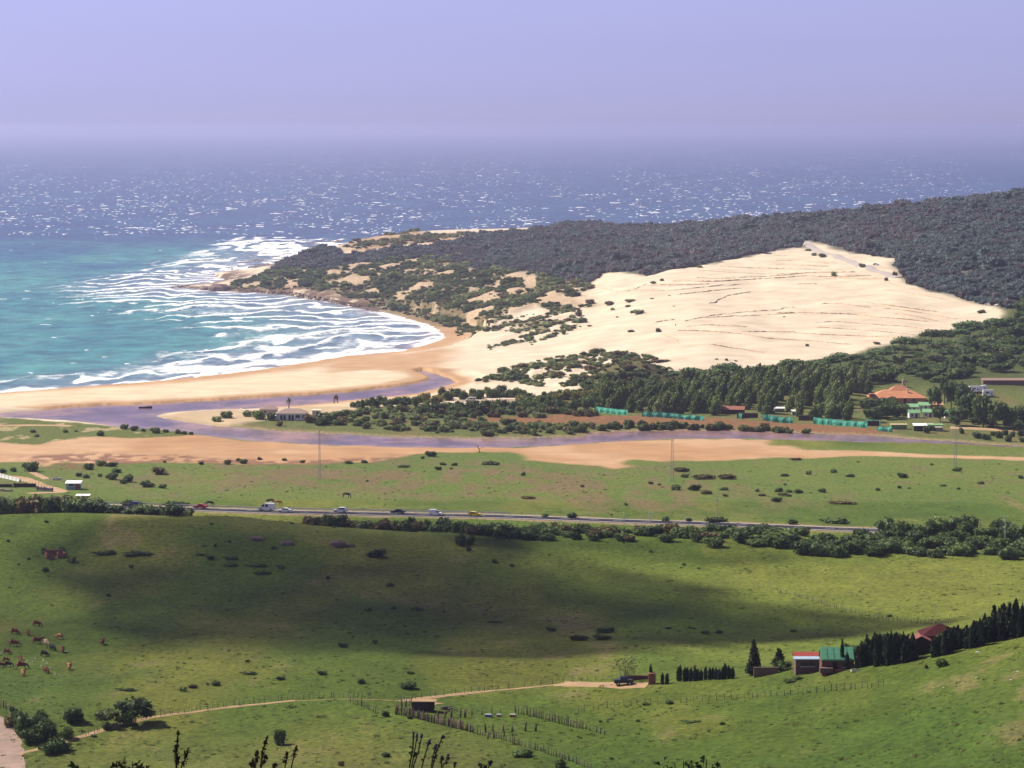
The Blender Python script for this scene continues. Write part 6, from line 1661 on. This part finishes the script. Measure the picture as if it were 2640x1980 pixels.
# masts and poles
def mast(px, py, hpx, wid, label, lattice=True, cat='mast'):
    p = P(px, py); h = hpx * mpp(p); t_ = thing('lattice_mast' if lattice else 'pole', p, 0.15, label, cat)
    gs = paint('mast_grey', (0.42, 0.40, 0.42), 0.6, 0.2)
    if lattice:
        for s in (-1, 1):
            MB().tube((s * wid, 0, -0.5), (s * wid * 0.45, 0, h), 0.10, 0.08, 5).build('leg', gs, t_)
        bar = MB().tube((-1, 0, 0), (1, 0, 0), 0.05, 0.05, 4).mesh('rung', gs)
        for q in range(int(h / 1.1)):
            z_ = 0.6 + q * 1.1; o = link('rung', bar, t_, (0, 0, z_)); o.scale = (wid * (1 - 0.55 * z_ / h), 1, 1)
    else:
        MB().tube((0, 0, -0.5), (0, 0, h), 0.13, 0.09, 6).build('shaft', gs, t_)
    MB().box((0, 0, h - 0.25), (wid * 2.2 if lattice else 1.3, 0.12, 0.12)).build('crossarm', gs, t_)
    ins = MB().tube((0, 0, 0), (0, 0, 0.3), 0.06).mesh('insulator', WHITE)
    for s in (-1, 0, 1):
        link('insulator', ins, t_, (s * (wid if lattice else 0.55), 0, h - 0.2))
mast(1733, 1242, 110, 0.5, 'pale two-legged lattice mast on the plain, tallest in the middle of the view')
mast(824, 1236, 128, 0.3, 'thin faint lattice mast on the plain before the lagoon')
mast(2463, 1204, 100, 0.45, 'thin pale mast on the right of the plain')
mast(2481, 932, 62, 0.3, 'grey mast among the trees right of the dune')
for (px, py, h_, lb) in [(1849, 1346, 62, 'thin pole by the road below the right plain'), (1677, 1346, 26, 'short dark post on the far verge of the road'), (1769, 1349, 16, 'tiny post on the road verge right of the short dark post'), (2591, 1404, 74, 'thin pole in the right end hedge'), (2464, 1362, 20, 'short pole behind the right hedge'), (896, 1324, 16, 'short post on the near verge right of the white hatchback'), (2236, 590, 34, 'faint pole on the forested ridge, middle one'), (2016, 606, 38, 'faint pole on the forested ridge, left one'), (2488, 570, 40, 'faint pole on the forested ridge, right one')]:
    mast(px, py, h_, 0.3, lb, False, 'pole')
p = P(1609, 1352); t_ = thing('road_sign', p, 0, 'small white plate sign on the near edge of the road', 'sign')
MB().tube((0, 0, -0.3), (0, 0, 2.2), 0.05).build('post', STEEL, t_); MB().box((0, -0.06, 1.9), (0.7, 0.05, 0.6)).build('plate', WHITE, t_)
p = P(1608, 1335); t_ = thing('marker_post', p, 0, 'pale yellowish marker post on the far edge of the road', 'post')
MB().tube((0, 0, -0.3), (0, 0, 1.5), 0.12).build('shaft', paint('yellow_marker', (0.6, 0.52, 0.2), 0.7), t_); MB().box((0, 0, 1.6), (0.3, 0.3, 0.3)).build('cap', WHITE, t_)
# dead snag by the lagoon
p = P(1238, 1168); t_ = thing('dead_tree', p, 0, 'bare leaning dead tree on the near bank of the lagoon', 'tree')
MB().tube((0, 0, -0.2), (-0.8, 0, 2.4), 0.2, 0.12).build('trunk', WOODP, t_)
for q in [((-0.8, 0, 2.4), (-2.4, 0, 3.4)), ((-0.5, 0, 1.6), (1.0, 0.2, 2.2)), ((1.0, .2, 2.2), (1.6, 0, 2.1)), ((-0.8, 0, 2.4), (-0.6, 0.3, 3.6))]:
    MB().tube(q[0], q[1], 0.1, 0.04).build('branch', WOODP, t_)

# ------------------------------------------------------------------ rocks
def rock_mesh(seed, flat=0.5):
    g = np.random.default_rng(seed); v, f = ICO2
    d = np.ones(len(v))
    for q in range(14):
        c = g.normal(0, 1, 3); c /= np.linalg.norm(c); d = np.minimum(d, g.uniform(0.62, 0.95) / np.maximum(v @ c, 0.05))
    v = v * np.minimum(d, 1.0)[:, None] * g.uniform(0.95, 1.05, (len(v), 1)); v[:, 2] *= flat
    return np_mesh('boulder', v * 0.5, f, ROCKM, smooth=False)
ROCKS = [rock_mesh(i) for i in range(4)]
for (px, py, w_, h_, lb) in [(663, 1392, 42, 12, 'flat pinkish boulder on the shaded hill, leftmost of three'), (742, 1404, 40, 12, 'flat pinkish boulder on the shaded hill, middle of three'), (868, 1407, 54, 16, 'largest flat pinkish boulder on the shaded hill'), (905, 1408, 24, 9, 'low boulder touching the largest one on its right')]:
    p = P(px, py); o = link('boulder', rnd.choice(ROCKS), None, p, rnd.uniform(-0.2, 0.2)); o.scale = (w_ * mpp(p), w_ * mpp(p) * 0.8, h_ * mpp(p) * 3.6); o.location.z += h_ * mpp(p) * 0.15; tag(o, lb, 'boulder', 'boulders on the shaded hill')
for i, (px, py, w_) in enumerate([(2407, 1774, 6), (2432, 1773, 6), (2517, 1748, 8), (2522, 1682, 16), (2582, 1727, 6), (2606, 1753, 11), (2624, 1731, 10)]):
    p = P(px, py); o = link('stone', ROCKS[i % 4], None, p); o.scale = (w_ * mpp(p), w_ * mpp(p) * 0.7, w_ * mpp(p) * 0.8); tag(o, f'small pale stone on the right slope, {ordn(i)} from the left', 'stone', 'pale stones on the right slope')
    o.material_slots[0].link = 'OBJECT'; o.material_slots[0].material = ROCKP
# point rock and reef
def sea_pt(px, py, z=0.0):
    q = plane_pt(px, py, z); return Vector((q[0], q[1], z))
for (px, py, w_, h_, lb) in [(565, 750, 74, 26, 'big brown rock at the tip of the headland spit'), (600, 748, 34, 20, 'smaller brown rock joined to the big one at the spit'), (535, 748, 40, 14, 'low brown rock on the seaward side of the big spit rock')]:
    p = sea_pt(px, py); o = link('boulder', ROCKS[int(px) % 4], None, p); o.scale = (w_ * mpp(p), w_ * mpp(p), h_ * mpp(p) * 3.4); tag(o, lb, 'rock', 'rocks at the spit')
reef = [(441 + i * 4.5 + rnd.uniform(-2, 2), 740 + rnd.uniform(-2, 2), rnd.uniform(4, 12)) for i in range(20)] + [(rnd.uniform(500, 700), 0, rnd.uniform(5, 12)) for _ in range(16)]
rv_, rf_ = [], []; ro = 0
def add_rock(p, s, sz):
    global ro
    v, f = ICO1; g = np.random.default_rng(int(abs(p.x * 10 + p.y)))
    vv = v * g.uniform(0.6, 1.1, (len(v), 1)) * np.array([s, s * 1.2, sz]) * 0.5 + np.array(p[:])
    rv_.append(vv); rf_.append(f + ro); ro += len(v)
for (px, py, w_) in reef:
    py = py or rnd.uniform(690, 712) - (px - 500) * 0.02
    p = sea_pt(px, py); add_rock(p, w_ * mpp(p), w_ * mpp(p) * 0.7)
for _ in range(420):                                # rubble along the far shore of the bay
    t = rnd.random() ** 0.8; px = 610 + t * 370
    py = float(np.interp(px, [602, 660, 748, 868, 957, 1000], [752, 755, 761, 782, 800, 806])) - rnd.uniform(-2, 9)
    p = P(px, py); add_rock(p, rnd.uniform(1.0, 4.0), rnd.uniform(0.6, 1.6))
for _ in range(130):                                # reef slabs off the point
    px = rnd.uniform(600, 890); py = 700 - (px - 600) * 0.235 + rnd.choice([0, -14, -26, 4]) + rnd.gauss(0, 2.5)
    if py > 618:
        p = sea_pt(px, py); add_rock(p, rnd.uniform(5, 16), rnd.uniform(0.6, 2.0))
stuff(link('shore_rubble', np_mesh('shore_rubble', np.concatenate(rv_), np.concatenate(rf_), ROCKM, smooth=False)), 'dark reef slabs and rubble strewn along the point and the far shore of the bay', 'rocks')

# ------------------------------------------------------------------ brushwood sand fences on the dune
zA = lambda L_: [(1450 + x / 3.687, 600 + y / 3.687) for x, y in L_]
zB = lambda L_: [(2000 + x / 3.456, 560 + y / 3.456) for x, y in L_]
BF = [zA(q) for q in [[(1480, 318), (1800, 335), (2100, 342), (2212, 345)], [(1270, 355), (1700, 385), (2212, 392)], [(1270, 425), (1480, 440), (2000, 410), (2212, 400)], [(1040, 460), (1450, 465), (2212, 420)],
      [(680, 545), (1000, 555), (1300, 520), (1700, 490)], [(830, 500), (1200, 495), (1400, 488)], [(1090, 590), (1350, 560), (1700, 525)], [(1400, 690), (1550, 600), (1790, 560)], [(880, 855), (1000, 830), (1070, 825)],
      [(1160, 848), (1300, 805), (1500, 800), (1780, 788), (2212, 765)], [(1390, 795), (1680, 755), (2070, 735), (2200, 700)], [(1175, 890), (1400, 875), (1580, 885), (1760, 895)], [(1090, 930), (1300, 930), (1500, 945), (1750, 965), (1890, 1000), (2160, 1018)],
      [(1700, 940), (1780, 945), (2000, 938), (2212, 942)], [(1400, 1060), (1540, 1085), (1920, 1140)], [(370, 515), (490, 560), (600, 565), (690, 540), (800, 470)], [(940, 950), (1110, 1045)]]]
BF += [zB(q) for q in [[(0, 340), (120, 335), (230, 350)], [(0, 382), (200, 385), (480, 415)], [(0, 425), (220, 428), (480, 440)], [(0, 460), (200, 462), (600, 465)], [(0, 520), (300, 495), (715, 490)], [(0, 545), (250, 525), (560, 530), (850, 520)],
       [(370, 525), (700, 545), (1000, 545)], [(180, 595), (370, 595)], [(440, 545), (900, 555), (1280, 655)], [(960, 640), (1250, 685), (1560, 740)], [(400, 775), (520, 765), (700, 790), (850, 805)], [(800, 760), (1100, 800), (1450, 845)],
       [(960, 810), (1250, 845), (1620, 912)], [(1050, 855), (1250, 885), (1450, 930)], [(0, 855), (250, 850), (480, 858), (700, 865), (860, 890), (1100, 905), (1380, 935)], [(350, 940), (560, 930), (780, 950), (1000, 965), (1200, 975), (1420, 1018)],
       [(350, 982), (550, 990), (900, 1015), (1240, 1048)], [(0, 1020), (380, 1045), (700, 1055), (1000, 1070), (1180, 1095)], [(0, 1085), (250, 1100), (680, 1135)]]]
BF.sort(key=lambda q: sum(y for _, y in q) / len(q))
for j, L_ in enumerate(BF):
    V_, F_ = [], []
    base = None
    pts = []
    for a, b_ in zip(L_[:-1], L_[1:]):
        m = max(2, int(math.dist(a, b_) / 5))
        pts += [(a[0] + (b_[0] - a[0]) * i / m, a[1] + (b_[1] - a[1]) * i / m) for i in range(m)]
    pts.append(L_[-1])
    w3 = [P(*q) for q in pts]
    base = w3[0]
    ys = [q.y for q in w3]
    ys = np.convolve(np.pad(ys, 4, mode='edge'), np.ones(9) / 9, 'valid')
    h0 = rnd.uniform(0.3, 0.62)
    for i, q in enumerate(w3):
        q = Vector((q.x, ys[i], 0)); q.z = gz(q.x, q.y)
        h = h0 * rnd.uniform(0.25, 1.15) * (0.4 if i in (0, len(w3) - 1) else 1)
        e = q - base
        V_ += [(e.x, e.y - 1.0, e.z - 0.25), (e.x, e.y - 0.25, e.z + h), (e.x, e.y + 0.25, e.z + h * 0.9), (e.x, e.y + 1.1, e.z - 0.25)]
        if i:
            k = (i - 1) * 4; F_ += [(k + s, k + s + 4, k + s + 5, k + s + 1) for s in range(3)]
    o = link('brush_fence', new_mesh('brush_fence', V_, F_, [BRUSH]), None, base)
    tag(o, f'thin line of brushwood sand fence across the dune, {ordn(j)} counting down from the crest', 'brush fence', 'brushwood lines on the dune')
# single bushes on the open sand
SB = zone_shrubs([(450, 680, 130, 36), (720, 770, 110, 48), (660, 765, 60, 30), (640, 655, 110, 26), (260, 680, 120, 50), (860, 485, 90, 30), (945, 458, 50, 28), (650, 945, 90, 28), (910, 945, 60, 46), (480, 735, 60, 26), (155, 790, 90, 50), (260, 892, 60, 16), (520, 805, 40, 12), (80, 905, 150, 20), (620, 705, 60, 24), (1560, 1215, 40, 24), (340, 1148, 200, 60), (10, 965, 60, 60), (140, 850, 100, 34), (1300, 330, 70, 22), (930, 1225, 230, 24), (1015, 600, 34, 8), (1060, 702, 34, 8), (855, 628, 60, 10), (2105, 803, 26, 10), (1650, 1222, 40, 12), (1465, 1205, 40, 12)], (1450, 600, 3.687), 0, 0, 0)
SB += zone_shrubs([(520, 520, 80, 36), (1830, 850, 110, 28), (985, 565, 50, 34), (905, 1130, 90, 22), (345, 345, 80, 30), (410, 350, 100, 30), (290, 300, 70, 24), (770, 445, 70, 34), (1060, 525, 60, 50), (570, 1285, 90, 36), (640, 1270, 40, 26), (835, 1235, 60, 26), (890, 1215, 36, 36), (280, 1150, 50, 24)], (2000, 560, 3.456), 0, 0, 0)
SB.sort()
for i, (px, py, w_, h_, _) in enumerate(SB):
    p = P(px, py); o = shrub_at(p, w_ * mpp(p), h_ * mpp(p), rnd.choice(['olive', 'rust', 'rust']), 'dune_bush'); tag(o, f'isolated bush on the open sand of the great dune, {ordn(i)} from the left', 'bush', 'bushes on open dune sand')

# ------------------------------------------------------------------ animals and people
def skin_mesh(name, joints, edges, mat, sub=1):
    me = bpy.data.meshes.new(name); me.from_pydata([j[0] for j in joints], edges, []); me.update()
    o = bpy.data.objects.new(name, me); COL.objects.link(o)
    md = o.modifiers.new('skin', 'SKIN'); md.use_smooth_shade = True
    sv = me.skin_vertices[0].data
    for i, j in enumerate(joints):
        sv[i].radius = (j[1], j[2] if len(j) > 2 else j[1])
    sv[0].use_root = True
    s = o.modifiers.new('sub', 'SUBSURF'); s.levels = sub; s.render_levels = sub
    dg = bpy.context.evaluated_depsgraph_get()
    m2 = bpy.data.meshes.new_from_object(o.evaluated_get(dg))
    bpy.data.objects.remove(o)
    m2.name = name; m2.materials.clear(); m2.materials.append(mat)
    return m2
def quadruped(name, mat, L_=1.0, leg=0.62, graze=True, girth=1.0, neck=1.0):
    b_ = leg
    J = [((-0.1, 0, b_ + 0.28), 0.46 * girth, 0.42 * girth), ((-0.8 * L_, 0, b_ + 0.34), 0.36 * girth, 0.36 * girth), ((0.6 * L_, 0, b_ + 0.30), 0.38 * girth, 0.40 * girth)]
    E = [(0, 1), (0, 2)]
    if graze:
        J += [((0.95 * L_, 0, b_ + 0.2), 0.18), ((1.15 * L_, 0, b_ - 0.2), 0.15), ((1.25 * L_, 0, 0.32), 0.12), ((1.33 * L_, 0, 0.1), 0.085)]
    else:
        J += [((0.95 * L_, 0, b_ + 0.55 * neck), 0.19), ((1.15 * L_, 0, b_ + 0.75 * neck), 0.16), ((1.38 * L_, 0, b_ + 0.66 * neck), 0.12), ((1.55 * L_, 0, b_ + 0.52 * neck), 0.085)]
    E += [(2, 3), (3, 4), (4, 5), (5, 6)]
    for s in (-1, 1):                               # fore leg, hind leg with hock
        k = len(J)
        J += [((0.58 * L_, s * 0.19, b_ * 0.82), 0.12), ((0.57 * L_, s * 0.19, b_ * 0.45), 0.07), ((0.58 * L_, s * 0.19, 0.02), 0.06)]
        E += [(2, k), (k, k + 1), (k + 1, k + 2)]
        k = len(J)
        J += [((-0.72 * L_, s * 0.19, b_ * 0.85), 0.15), ((-0.9 * L_, s * 0.19, b_ * 0.5), 0.075), ((-0.84 * L_, s * 0.19, 0.02), 0.06)]
        E += [(1, k), (k, k + 1), (k + 1, k + 2)]
    k = len(J); J += [((-1.06 * L_, 0, b_ + 0.3), 0.04), ((-1.12 * L_, 0, b_ - 0.25), 0.03)]; E += [(1, k), (k, k + 1)]
    h = 4; k = len(J); e = J[h][0]
    J += [((e[0] + 0.02, 0.26, e[2] + 0.06), 0.035), ((e[0] + 0.02, -0.26, e[2] + 0.06), 0.035)]; E += [(h, k), (h, k + 1)]
    return skin_mesh(name, J, E, mat)
C_RED = paint('coat_red', (0.20, 0.052, 0.022), 0.8, var=0.2); C_TAN = paint('coat_tan', (0.46, 0.21, 0.075), 0.8, var=0.15); C_CREAM = paint('coat_cream', (0.66, 0.46, 0.26), 0.8, var=0.12)
C_BLK = paint('coat_black', (0.014, 0.014, 0.018), 0.7); C_BRN = paint('coat_brown', (0.045, 0.024, 0.016), 0.8)
COWG = quadruped('cow', C_RED); COWS = quadruped('cow', C_RED, graze=False)
HORN = MB().tube((0, 0, 0), (0, 0.16, 0.1), 0.03, 0.02, 5).tube((0, 0.16, 0.1), (0.05, 0.2, 0.26), 0.02, 0.008, 5).mesh('horn', ROCKP, True)
fz6 = lambda x, y: (x / 6.9125, 1560 + y / 6.9125)
cows = [((660, 375), -0.2, 'G', C_RED, 1.0, 'red-brown cow at the top of the herd'), ((270, 520), -0.5, 'G', C_RED, 1.05, 'red-brown grazing cow, upper left of the herd'), ((500, 540), -1.3, 'G', C_RED, 0.85, 'red-brown cow seen end-on, second from the top of the herd'),
        ((1055, 605), 2.9, 'G', C_TAN, 1.0, 'orange-tan cow near the upper right of the herd'), ((255, 735), 0.0, 'G', C_RED, 1.15, 'red-brown cow standing side-on at left in the herd'), ((665, 685), 0.05, 'S', C_RED, 1.1, 'red-brown cow with raised head beside the cream one'),
        ((830, 725), -1.0, 'G', C_CREAM, 1.1, 'cream-backed cow in the middle of the herd'), ((940, 815), -0.9, 'G', C_BLK, 1.05, 'black cow just below the cream one'), ((795, 915), -0.5, 'G', C_BLK, 1.0, 'lower black cow, left of the first black one'),
        ((1118, 845), -1.4, 'G', C_RED, 1.0, 'dark red cow seen end-on right of the black cows'), ((1828, 705), 1.6, 'G', C_RED, 1.05, 'red cow standing apart far right of the herd'), ((130, 875), -0.6, 'G', C_RED, 0.95, 'red-brown cow near the left edge, above the egrets'),
        ((110, 1010), -0.4, 'G', C_RED, 0.8, 'small dark red calf near the left edge'), ((25, 1108), 0.1, 'G', C_RED, 0.85, 'dark red cow cut by the left edge of the picture'), ((145, 1100), 0.05, 'G', C_BRN, 0.9, 'very dark brown cow side-on near the left edge'),
        ((368, 990), -1.2, 'G', C_RED, 0.8, 'dark red calf at the top of the left knot of cows'), ((378, 1050), -1.1, 'G', C_RED, 0.85, 'red cow in the left knot, just under the calf'), ((390, 1135), 0.15, 'G', C_RED, 1.2, 'large red cow side-on in the left knot'),
        ((415, 1265), -1.4, 'G', C_TAN, 1.05, 'orange-tan cow end-on at the bottom of the left knot'), ((825, 1215), -1.0, 'G', C_RED, 1.0, 'dark red cow among the white egrets'), ((1235, 1150), -1.5, 'G', C_TAN, 1.05, 'slim orange-brown cow at the lower right of the herd')]
for (q, rz, kd, mt_, sc_, lb) in cows:
    p = P(*fz6(*q)); t_ = thing('cow', p, rz, lb, 'cow', 'cattle on the hillside'); t_.scale = (sc_ * 1.05,) * 3
    o = link('body', COWG if kd == 'G' else COWS, t_); o.material_slots[0].link = 'OBJECT'; o.material_slots[0].material = mt_
    hx, hz_ = (1.15, 0.6) if kd == 'G' else (1.15, 1.55)
    for s in (-1, 1):
        hn_ = link('horn', HORN, t_, (hx, s * 0.08, hz_ + 0.08)); hn_.scale = (1, s, 1)
HRS = quadruped('horse', C_BRN, 1.0, 0.95, True, 0.78)
MANE = MB().box((0.85, 0, 1.2), (0.7, 0.06, 0.14)).mesh('mane', C_BLK)
for (px, py, rz, mt_, lb) in [(893, 1284, 0.1, C_BLK, 'black horse grazing alone on the plain behind the road'), (540, 1306, 0.1, C_BRN, 'dark brown horse beside the guard rail right of the red car'), (697, 1300, 3.2, C_BRN, 'brown horse just behind the white van'), (716, 1304, 0.3, C_TAN, 'pale tan horse behind the white van, next to the brown one')]:
    p = P(px, py); t_ = thing('horse', p, rz, lb, 'horse', 'horses on the plain'); o = link('body', HRS, t_); o.material_slots[0].link = 'OBJECT'; o.material_slots[0].material = mt_; link('mane', MANE, t_)
    t_.scale = (1.15,) * 3
EGM = paint('egret_white', (0.85, 0.85, 0.84), 0.8, var=0.05)
EGR = skin_mesh('egret', [((0, 0, 0.38), 0.13, 0.12), ((-0.25, 0, 0.34), 0.07), ((0.14, 0, 0.5), 0.06), ((0.12, 0, 0.66), 0.04), ((0.2, 0, 0.74), 0.045), ((0.32, 0, 0.72), 0.012), ((0.02, 0.05, 0.2), 0.016), ((0.02, 0.05, 0.0), 0.014), ((0.02, -0.05, 0.2), 0.016), ((0.02, -0.05, 0.0), 0.014)],
                [(0, 1), (0, 2), (2, 3), (3, 4), (4, 5), (0, 6), (6, 7), (0, 8), (8, 9)], EGM)
EG = sorted([(25, 885), (475, 1030), (585, 1025), (628, 980), (770, 1010), (840, 1065), (728, 1112), (898, 1145), (980, 1258), (1072, 1290), (1758, 1148), (1850, 1150)])
for i, q in enumerate(EG):
    p = P(*fz6(*q)); o = link('egret', EGR, None, p, rnd.uniform(0, 6.28), 0.95); tag(o, f'small white egret on the grass among the cattle, {ordn(i)} from the left', 'egret', 'egrets among the cattle')
PB = [((0, 0, 0.95), 0.16, 0.12), ((0, 0, 1.2), 0.17, 0.11), ((0, 0, 1.42), 0.16, 0.10), ((0, 0, 1.53), 0.06), ((0, 0.01, 1.68), 0.10, 0.115)]
PE = [(0, 1), (1, 2), (2, 3), (3, 4)]
for s in (-1, 1):
    k = len(PB); PB += [((s * 0.21, 0, 1.40), 0.055), ((s * 0.25, 0.02, 1.12), 0.045), ((s * 0.24, -0.08, 0.86), 0.035)]; PE += [(2, k), (k, k + 1), (k + 1, k + 2)]
    k = len(PB); PB += [((s * 0.10, 0.02 * s, 0.86), 0.09), ((s * 0.11, 0.08 * s, 0.48), 0.065), ((s * 0.11, 0.02 + 0.14 * s, 0.06), 0.045), ((s * 0.12, -0.12 + 0.14 * s, 0.03), 0.04)]; PE += [(0, k), (k, k + 1), (k + 1, k + 2), (k + 2, k + 3)]
PER = skin_mesh('person', PB, PE, paint('dark_clothes', (0.03, 0.03, 0.04), 0.9))
for (px, py, lb) in [(1158, 1010, 'person in dark clothes walking on the sand at the lagoon end'), (1742, 842, 'person in dark clothes walking on the great dune')]:
    p = P(px, py); t_ = tag(link('person', None, None, p, 0.4), lb, 'person'); link('body', PER, t_)
p = P(1951, 1742); t_ = tag(link('person', None, None, p, 0.2), 'person in a white top standing by the pointed conifer', 'person'); o = link('body', PER, t_); o.material_slots[0].link = 'OBJECT'; o.material_slots[0].material = WHITE

# ------------------------------------------------------------------ plants right in front of the camera
def near_pt(px, py, d):
    a, t = px_dir(px, py); return Vector((a * d, d, HC - d * t))
STEM = paint('dry_stem', (0.055, 0.042, 0.026), 0.9, var=0.3, scale=30); FLW = leafy('lavender_flower', (0.12, 0.07, 0.22), (0.19, 0.12, 0.33), (0.28, 0.20, 0.42), 0.3); SEED = leafy('seed_pod', (0.035, 0.022, 0.012), (0.07, 0.04, 0.02), (0.12, 0.06, 0.03), 0.2)
NLEAF = leafy('near_leaf', (0.03, 0.045, 0.014), (0.06, 0.08, 0.022), (0.11, 0.125, 0.04), 0.35)
def stem_plant(name, base_px, d, tips, label, cat, head, hm, hl, hw, stem_r=0.0018, leaves_n=10, lm=NLEAF):
    bx = near_pt(base_px, 1990, d); bz = gz(bx.x, bx.y); base = Vector((bx.x, bx.y, bz))
    t_ = thing(name, base, 0, label, cat)
    for (px, py, jx) in tips:
        tip = near_pt(px, py, d + rnd.uniform(-0.25, 0.25)) - base
        mid = near_pt(jx, 1975, d) - base
        pts = [Vector((0, 0, -0.02)), mid * 0.55, mid, mid.lerp(tip, 0.5) + Vector((rnd.uniform(-.004, .004), 0, 0)), tip]
        m = MB()
        for a, b_ in zip(pts[:-1], pts[1:]):
            m.tube(a, b_, stem_r, stem_r * 0.85, 5)
        m.build('stem', STEM, t_)
        g = np.random.default_rng(int(px * 7 + py))
        dirv = np.array((tip - pts[3]).normalized()); n_ = 70 if head else 44
        s = g.uniform(0, 1, n_) * hl
        c = np.array(tip)[None] - dirv[None] * s[:, None]
        rad = hw * (0.4 + 0.6 * np.sin(np.clip(s / hl, 0.05, 1) * 2.6))
        an = g.uniform(0, 6.28, n_)
        c = c + np.stack([np.cos(an) * rad, np.sin(an) * rad, g.normal(0, 0.001, n_)], -1) * g.uniform(0.3, 1, (n_, 1))
        V_, F_ = leaves(c, g.normal(0, 1, (n_, 3)), hw * (0.55 if head else 0.6), g)
        link('flower_head' if head else 'seed_head', np_mesh('flower_head', V_, F_, hm, smooth=False), t_)
        if leaves_n:
            s = g.uniform(0.1, 0.95, leaves_n)
            c = np.array([list(pts[2].lerp(pts[4], float(q))) for q in s]) + g.normal(0, 0.0025, (leaves_n, 3))
            V_, F_ = leaves(c, g.normal(0, 1, (leaves_n, 3)), 0.0042, g, stretch=1.6)
            link('leaf', np_mesh('leaf', V_, F_, lm, smooth=False), t_)
stem_plant('lavender', 1075, 8.0, [(1066, 1888, 1056), (1076, 1893, 1062), (1088, 1893, 1066), (1108, 1908, 1088), (1126, 1918, 1112), (1143, 1896, 1116)], 'lavender plant with purple spikes, biggest at the bottom edge', 'lavender', True, FLW, 0.024, 0.0038)
stem_plant('lavender', 1145, 8.4, [(1140, 1950, 1138), (1157, 1944, 1142), (1174, 1966, 1172)], 'low lavender spikes right of the big lavender plant', 'lavender', True, FLW, 0.022, 0.0036)
stem_plant('lavender', 1255, 8.6, [(1239, 1972, 1240), (1265, 1963, 1260), (1252, 1985, 1252)], 'two lavender tips just above the bottom edge at centre', 'lavender', True, FLW, 0.02, 0.0036)
stem_plant('twiggy_broom', 460, 7.6, [(460, 1884, 456), (486, 1928, 468), (453, 1922, 454)], 'brown twiggy stalk with seed pods at lower left', 'broom', False, SEED, 0.07, 0.0042, leaves_n=16, lm=SEED)
stem_plant('twiggy_broom', 668, 7.8, [(690, 1896, 672), (664, 1934, 658), (686, 1946, 674), (652, 1960, 650)], 'leaning cluster of brown twiggy stalks at the bottom edge', 'broom', False, SEED, 0.075, 0.0042, leaves_n=16, lm=SEED)
stem_plant('twiggy_broom', 745, 8.1, [(765, 1922, 752), (739, 1938, 735), (708, 1974, 706)], 'thin twiggy stalks right of the leaning cluster', 'broom', False, SEED, 0.06, 0.0038, leaves_n=14, lm=SEED)
def leafy_tip(name, px, d, tops, label):
    bx = near_pt(px, 1990, d); bz = gz(bx.x, bx.y); base = Vector((bx.x, bx.y, bz)); t_ = thing(name, base, 0, label, 'shrub')
    m = MB(); cs = []
    g = np.random.default_rng(int(px))
    for (tx, ty) in tops:
        tip = near_pt(tx, ty, d + rnd.uniform(-0.2, 0.2)) - base; mid = Vector((tip.x * 0.5, tip.y * 0.5, tip.z * 0.6))
        m.tube((0, 0, -0.02), mid, 0.004, 0.003, 5); m.tube(mid, tip, 0.003, 0.0012, 5)
        k = 60; s = g.uniform(0.25, 1.0, k)
        cs.append(np.array([list(mid.lerp(tip, float(q))) for q in s]) + g.normal(0, 0.007, (k, 3)))
    m.build('stem', STEM, t_)
    c = np.concatenate(cs); V_, F_ = leaves(c, g.normal(0, 1, (len(c), 3)), 0.0062, g, stretch=1.5)
    link('foliage', np_mesh('foliage', V_, F_, NLEAF, smooth=False), t_)
leafy_tip('leafy_shrub', 330, 7.2, [(322, 1950), (300, 1962), (342, 1965), (362, 1972), (285, 1975), (378, 1972), (312, 1968)], 'leafy green shoot tips at the bottom edge, lower left')
leafy_tip('leafy_shrub', 195, 7.4, [(186, 1972), (200, 1978), (230, 1976)], 'few green leaf tips at the bottom left edge')
leafy_tip('leafy_shrub', 1780, 8.2, [(1740, 1968), (1762, 1962), (1784, 1960), (1800, 1964), (1822, 1958), (1838, 1970), (1710, 1978), (1720, 1972), (1850, 1975), (1775, 1972), (1808, 1974)], 'dark spiky shrub top at the bottom edge right of centre')

# ------------------------------------------------------------------ tell look-alikes apart by their order from the left
from collections import defaultdict
dupl = defaultdict(list)
for o in scene.objects:
    if o.parent is None and 'label' in o and 'category' in o and o.get('kind') is None:
        dupl[o['label']].append(o)
for lb, L_ in dupl.items():
    if len(L_) > 1:
        L_.sort(key=lambda o: o.location.x / max(o.location.y, 1))
        for i, o in enumerate(L_):
            o['label'] = f'{lb}, {ordn(i)} from left'
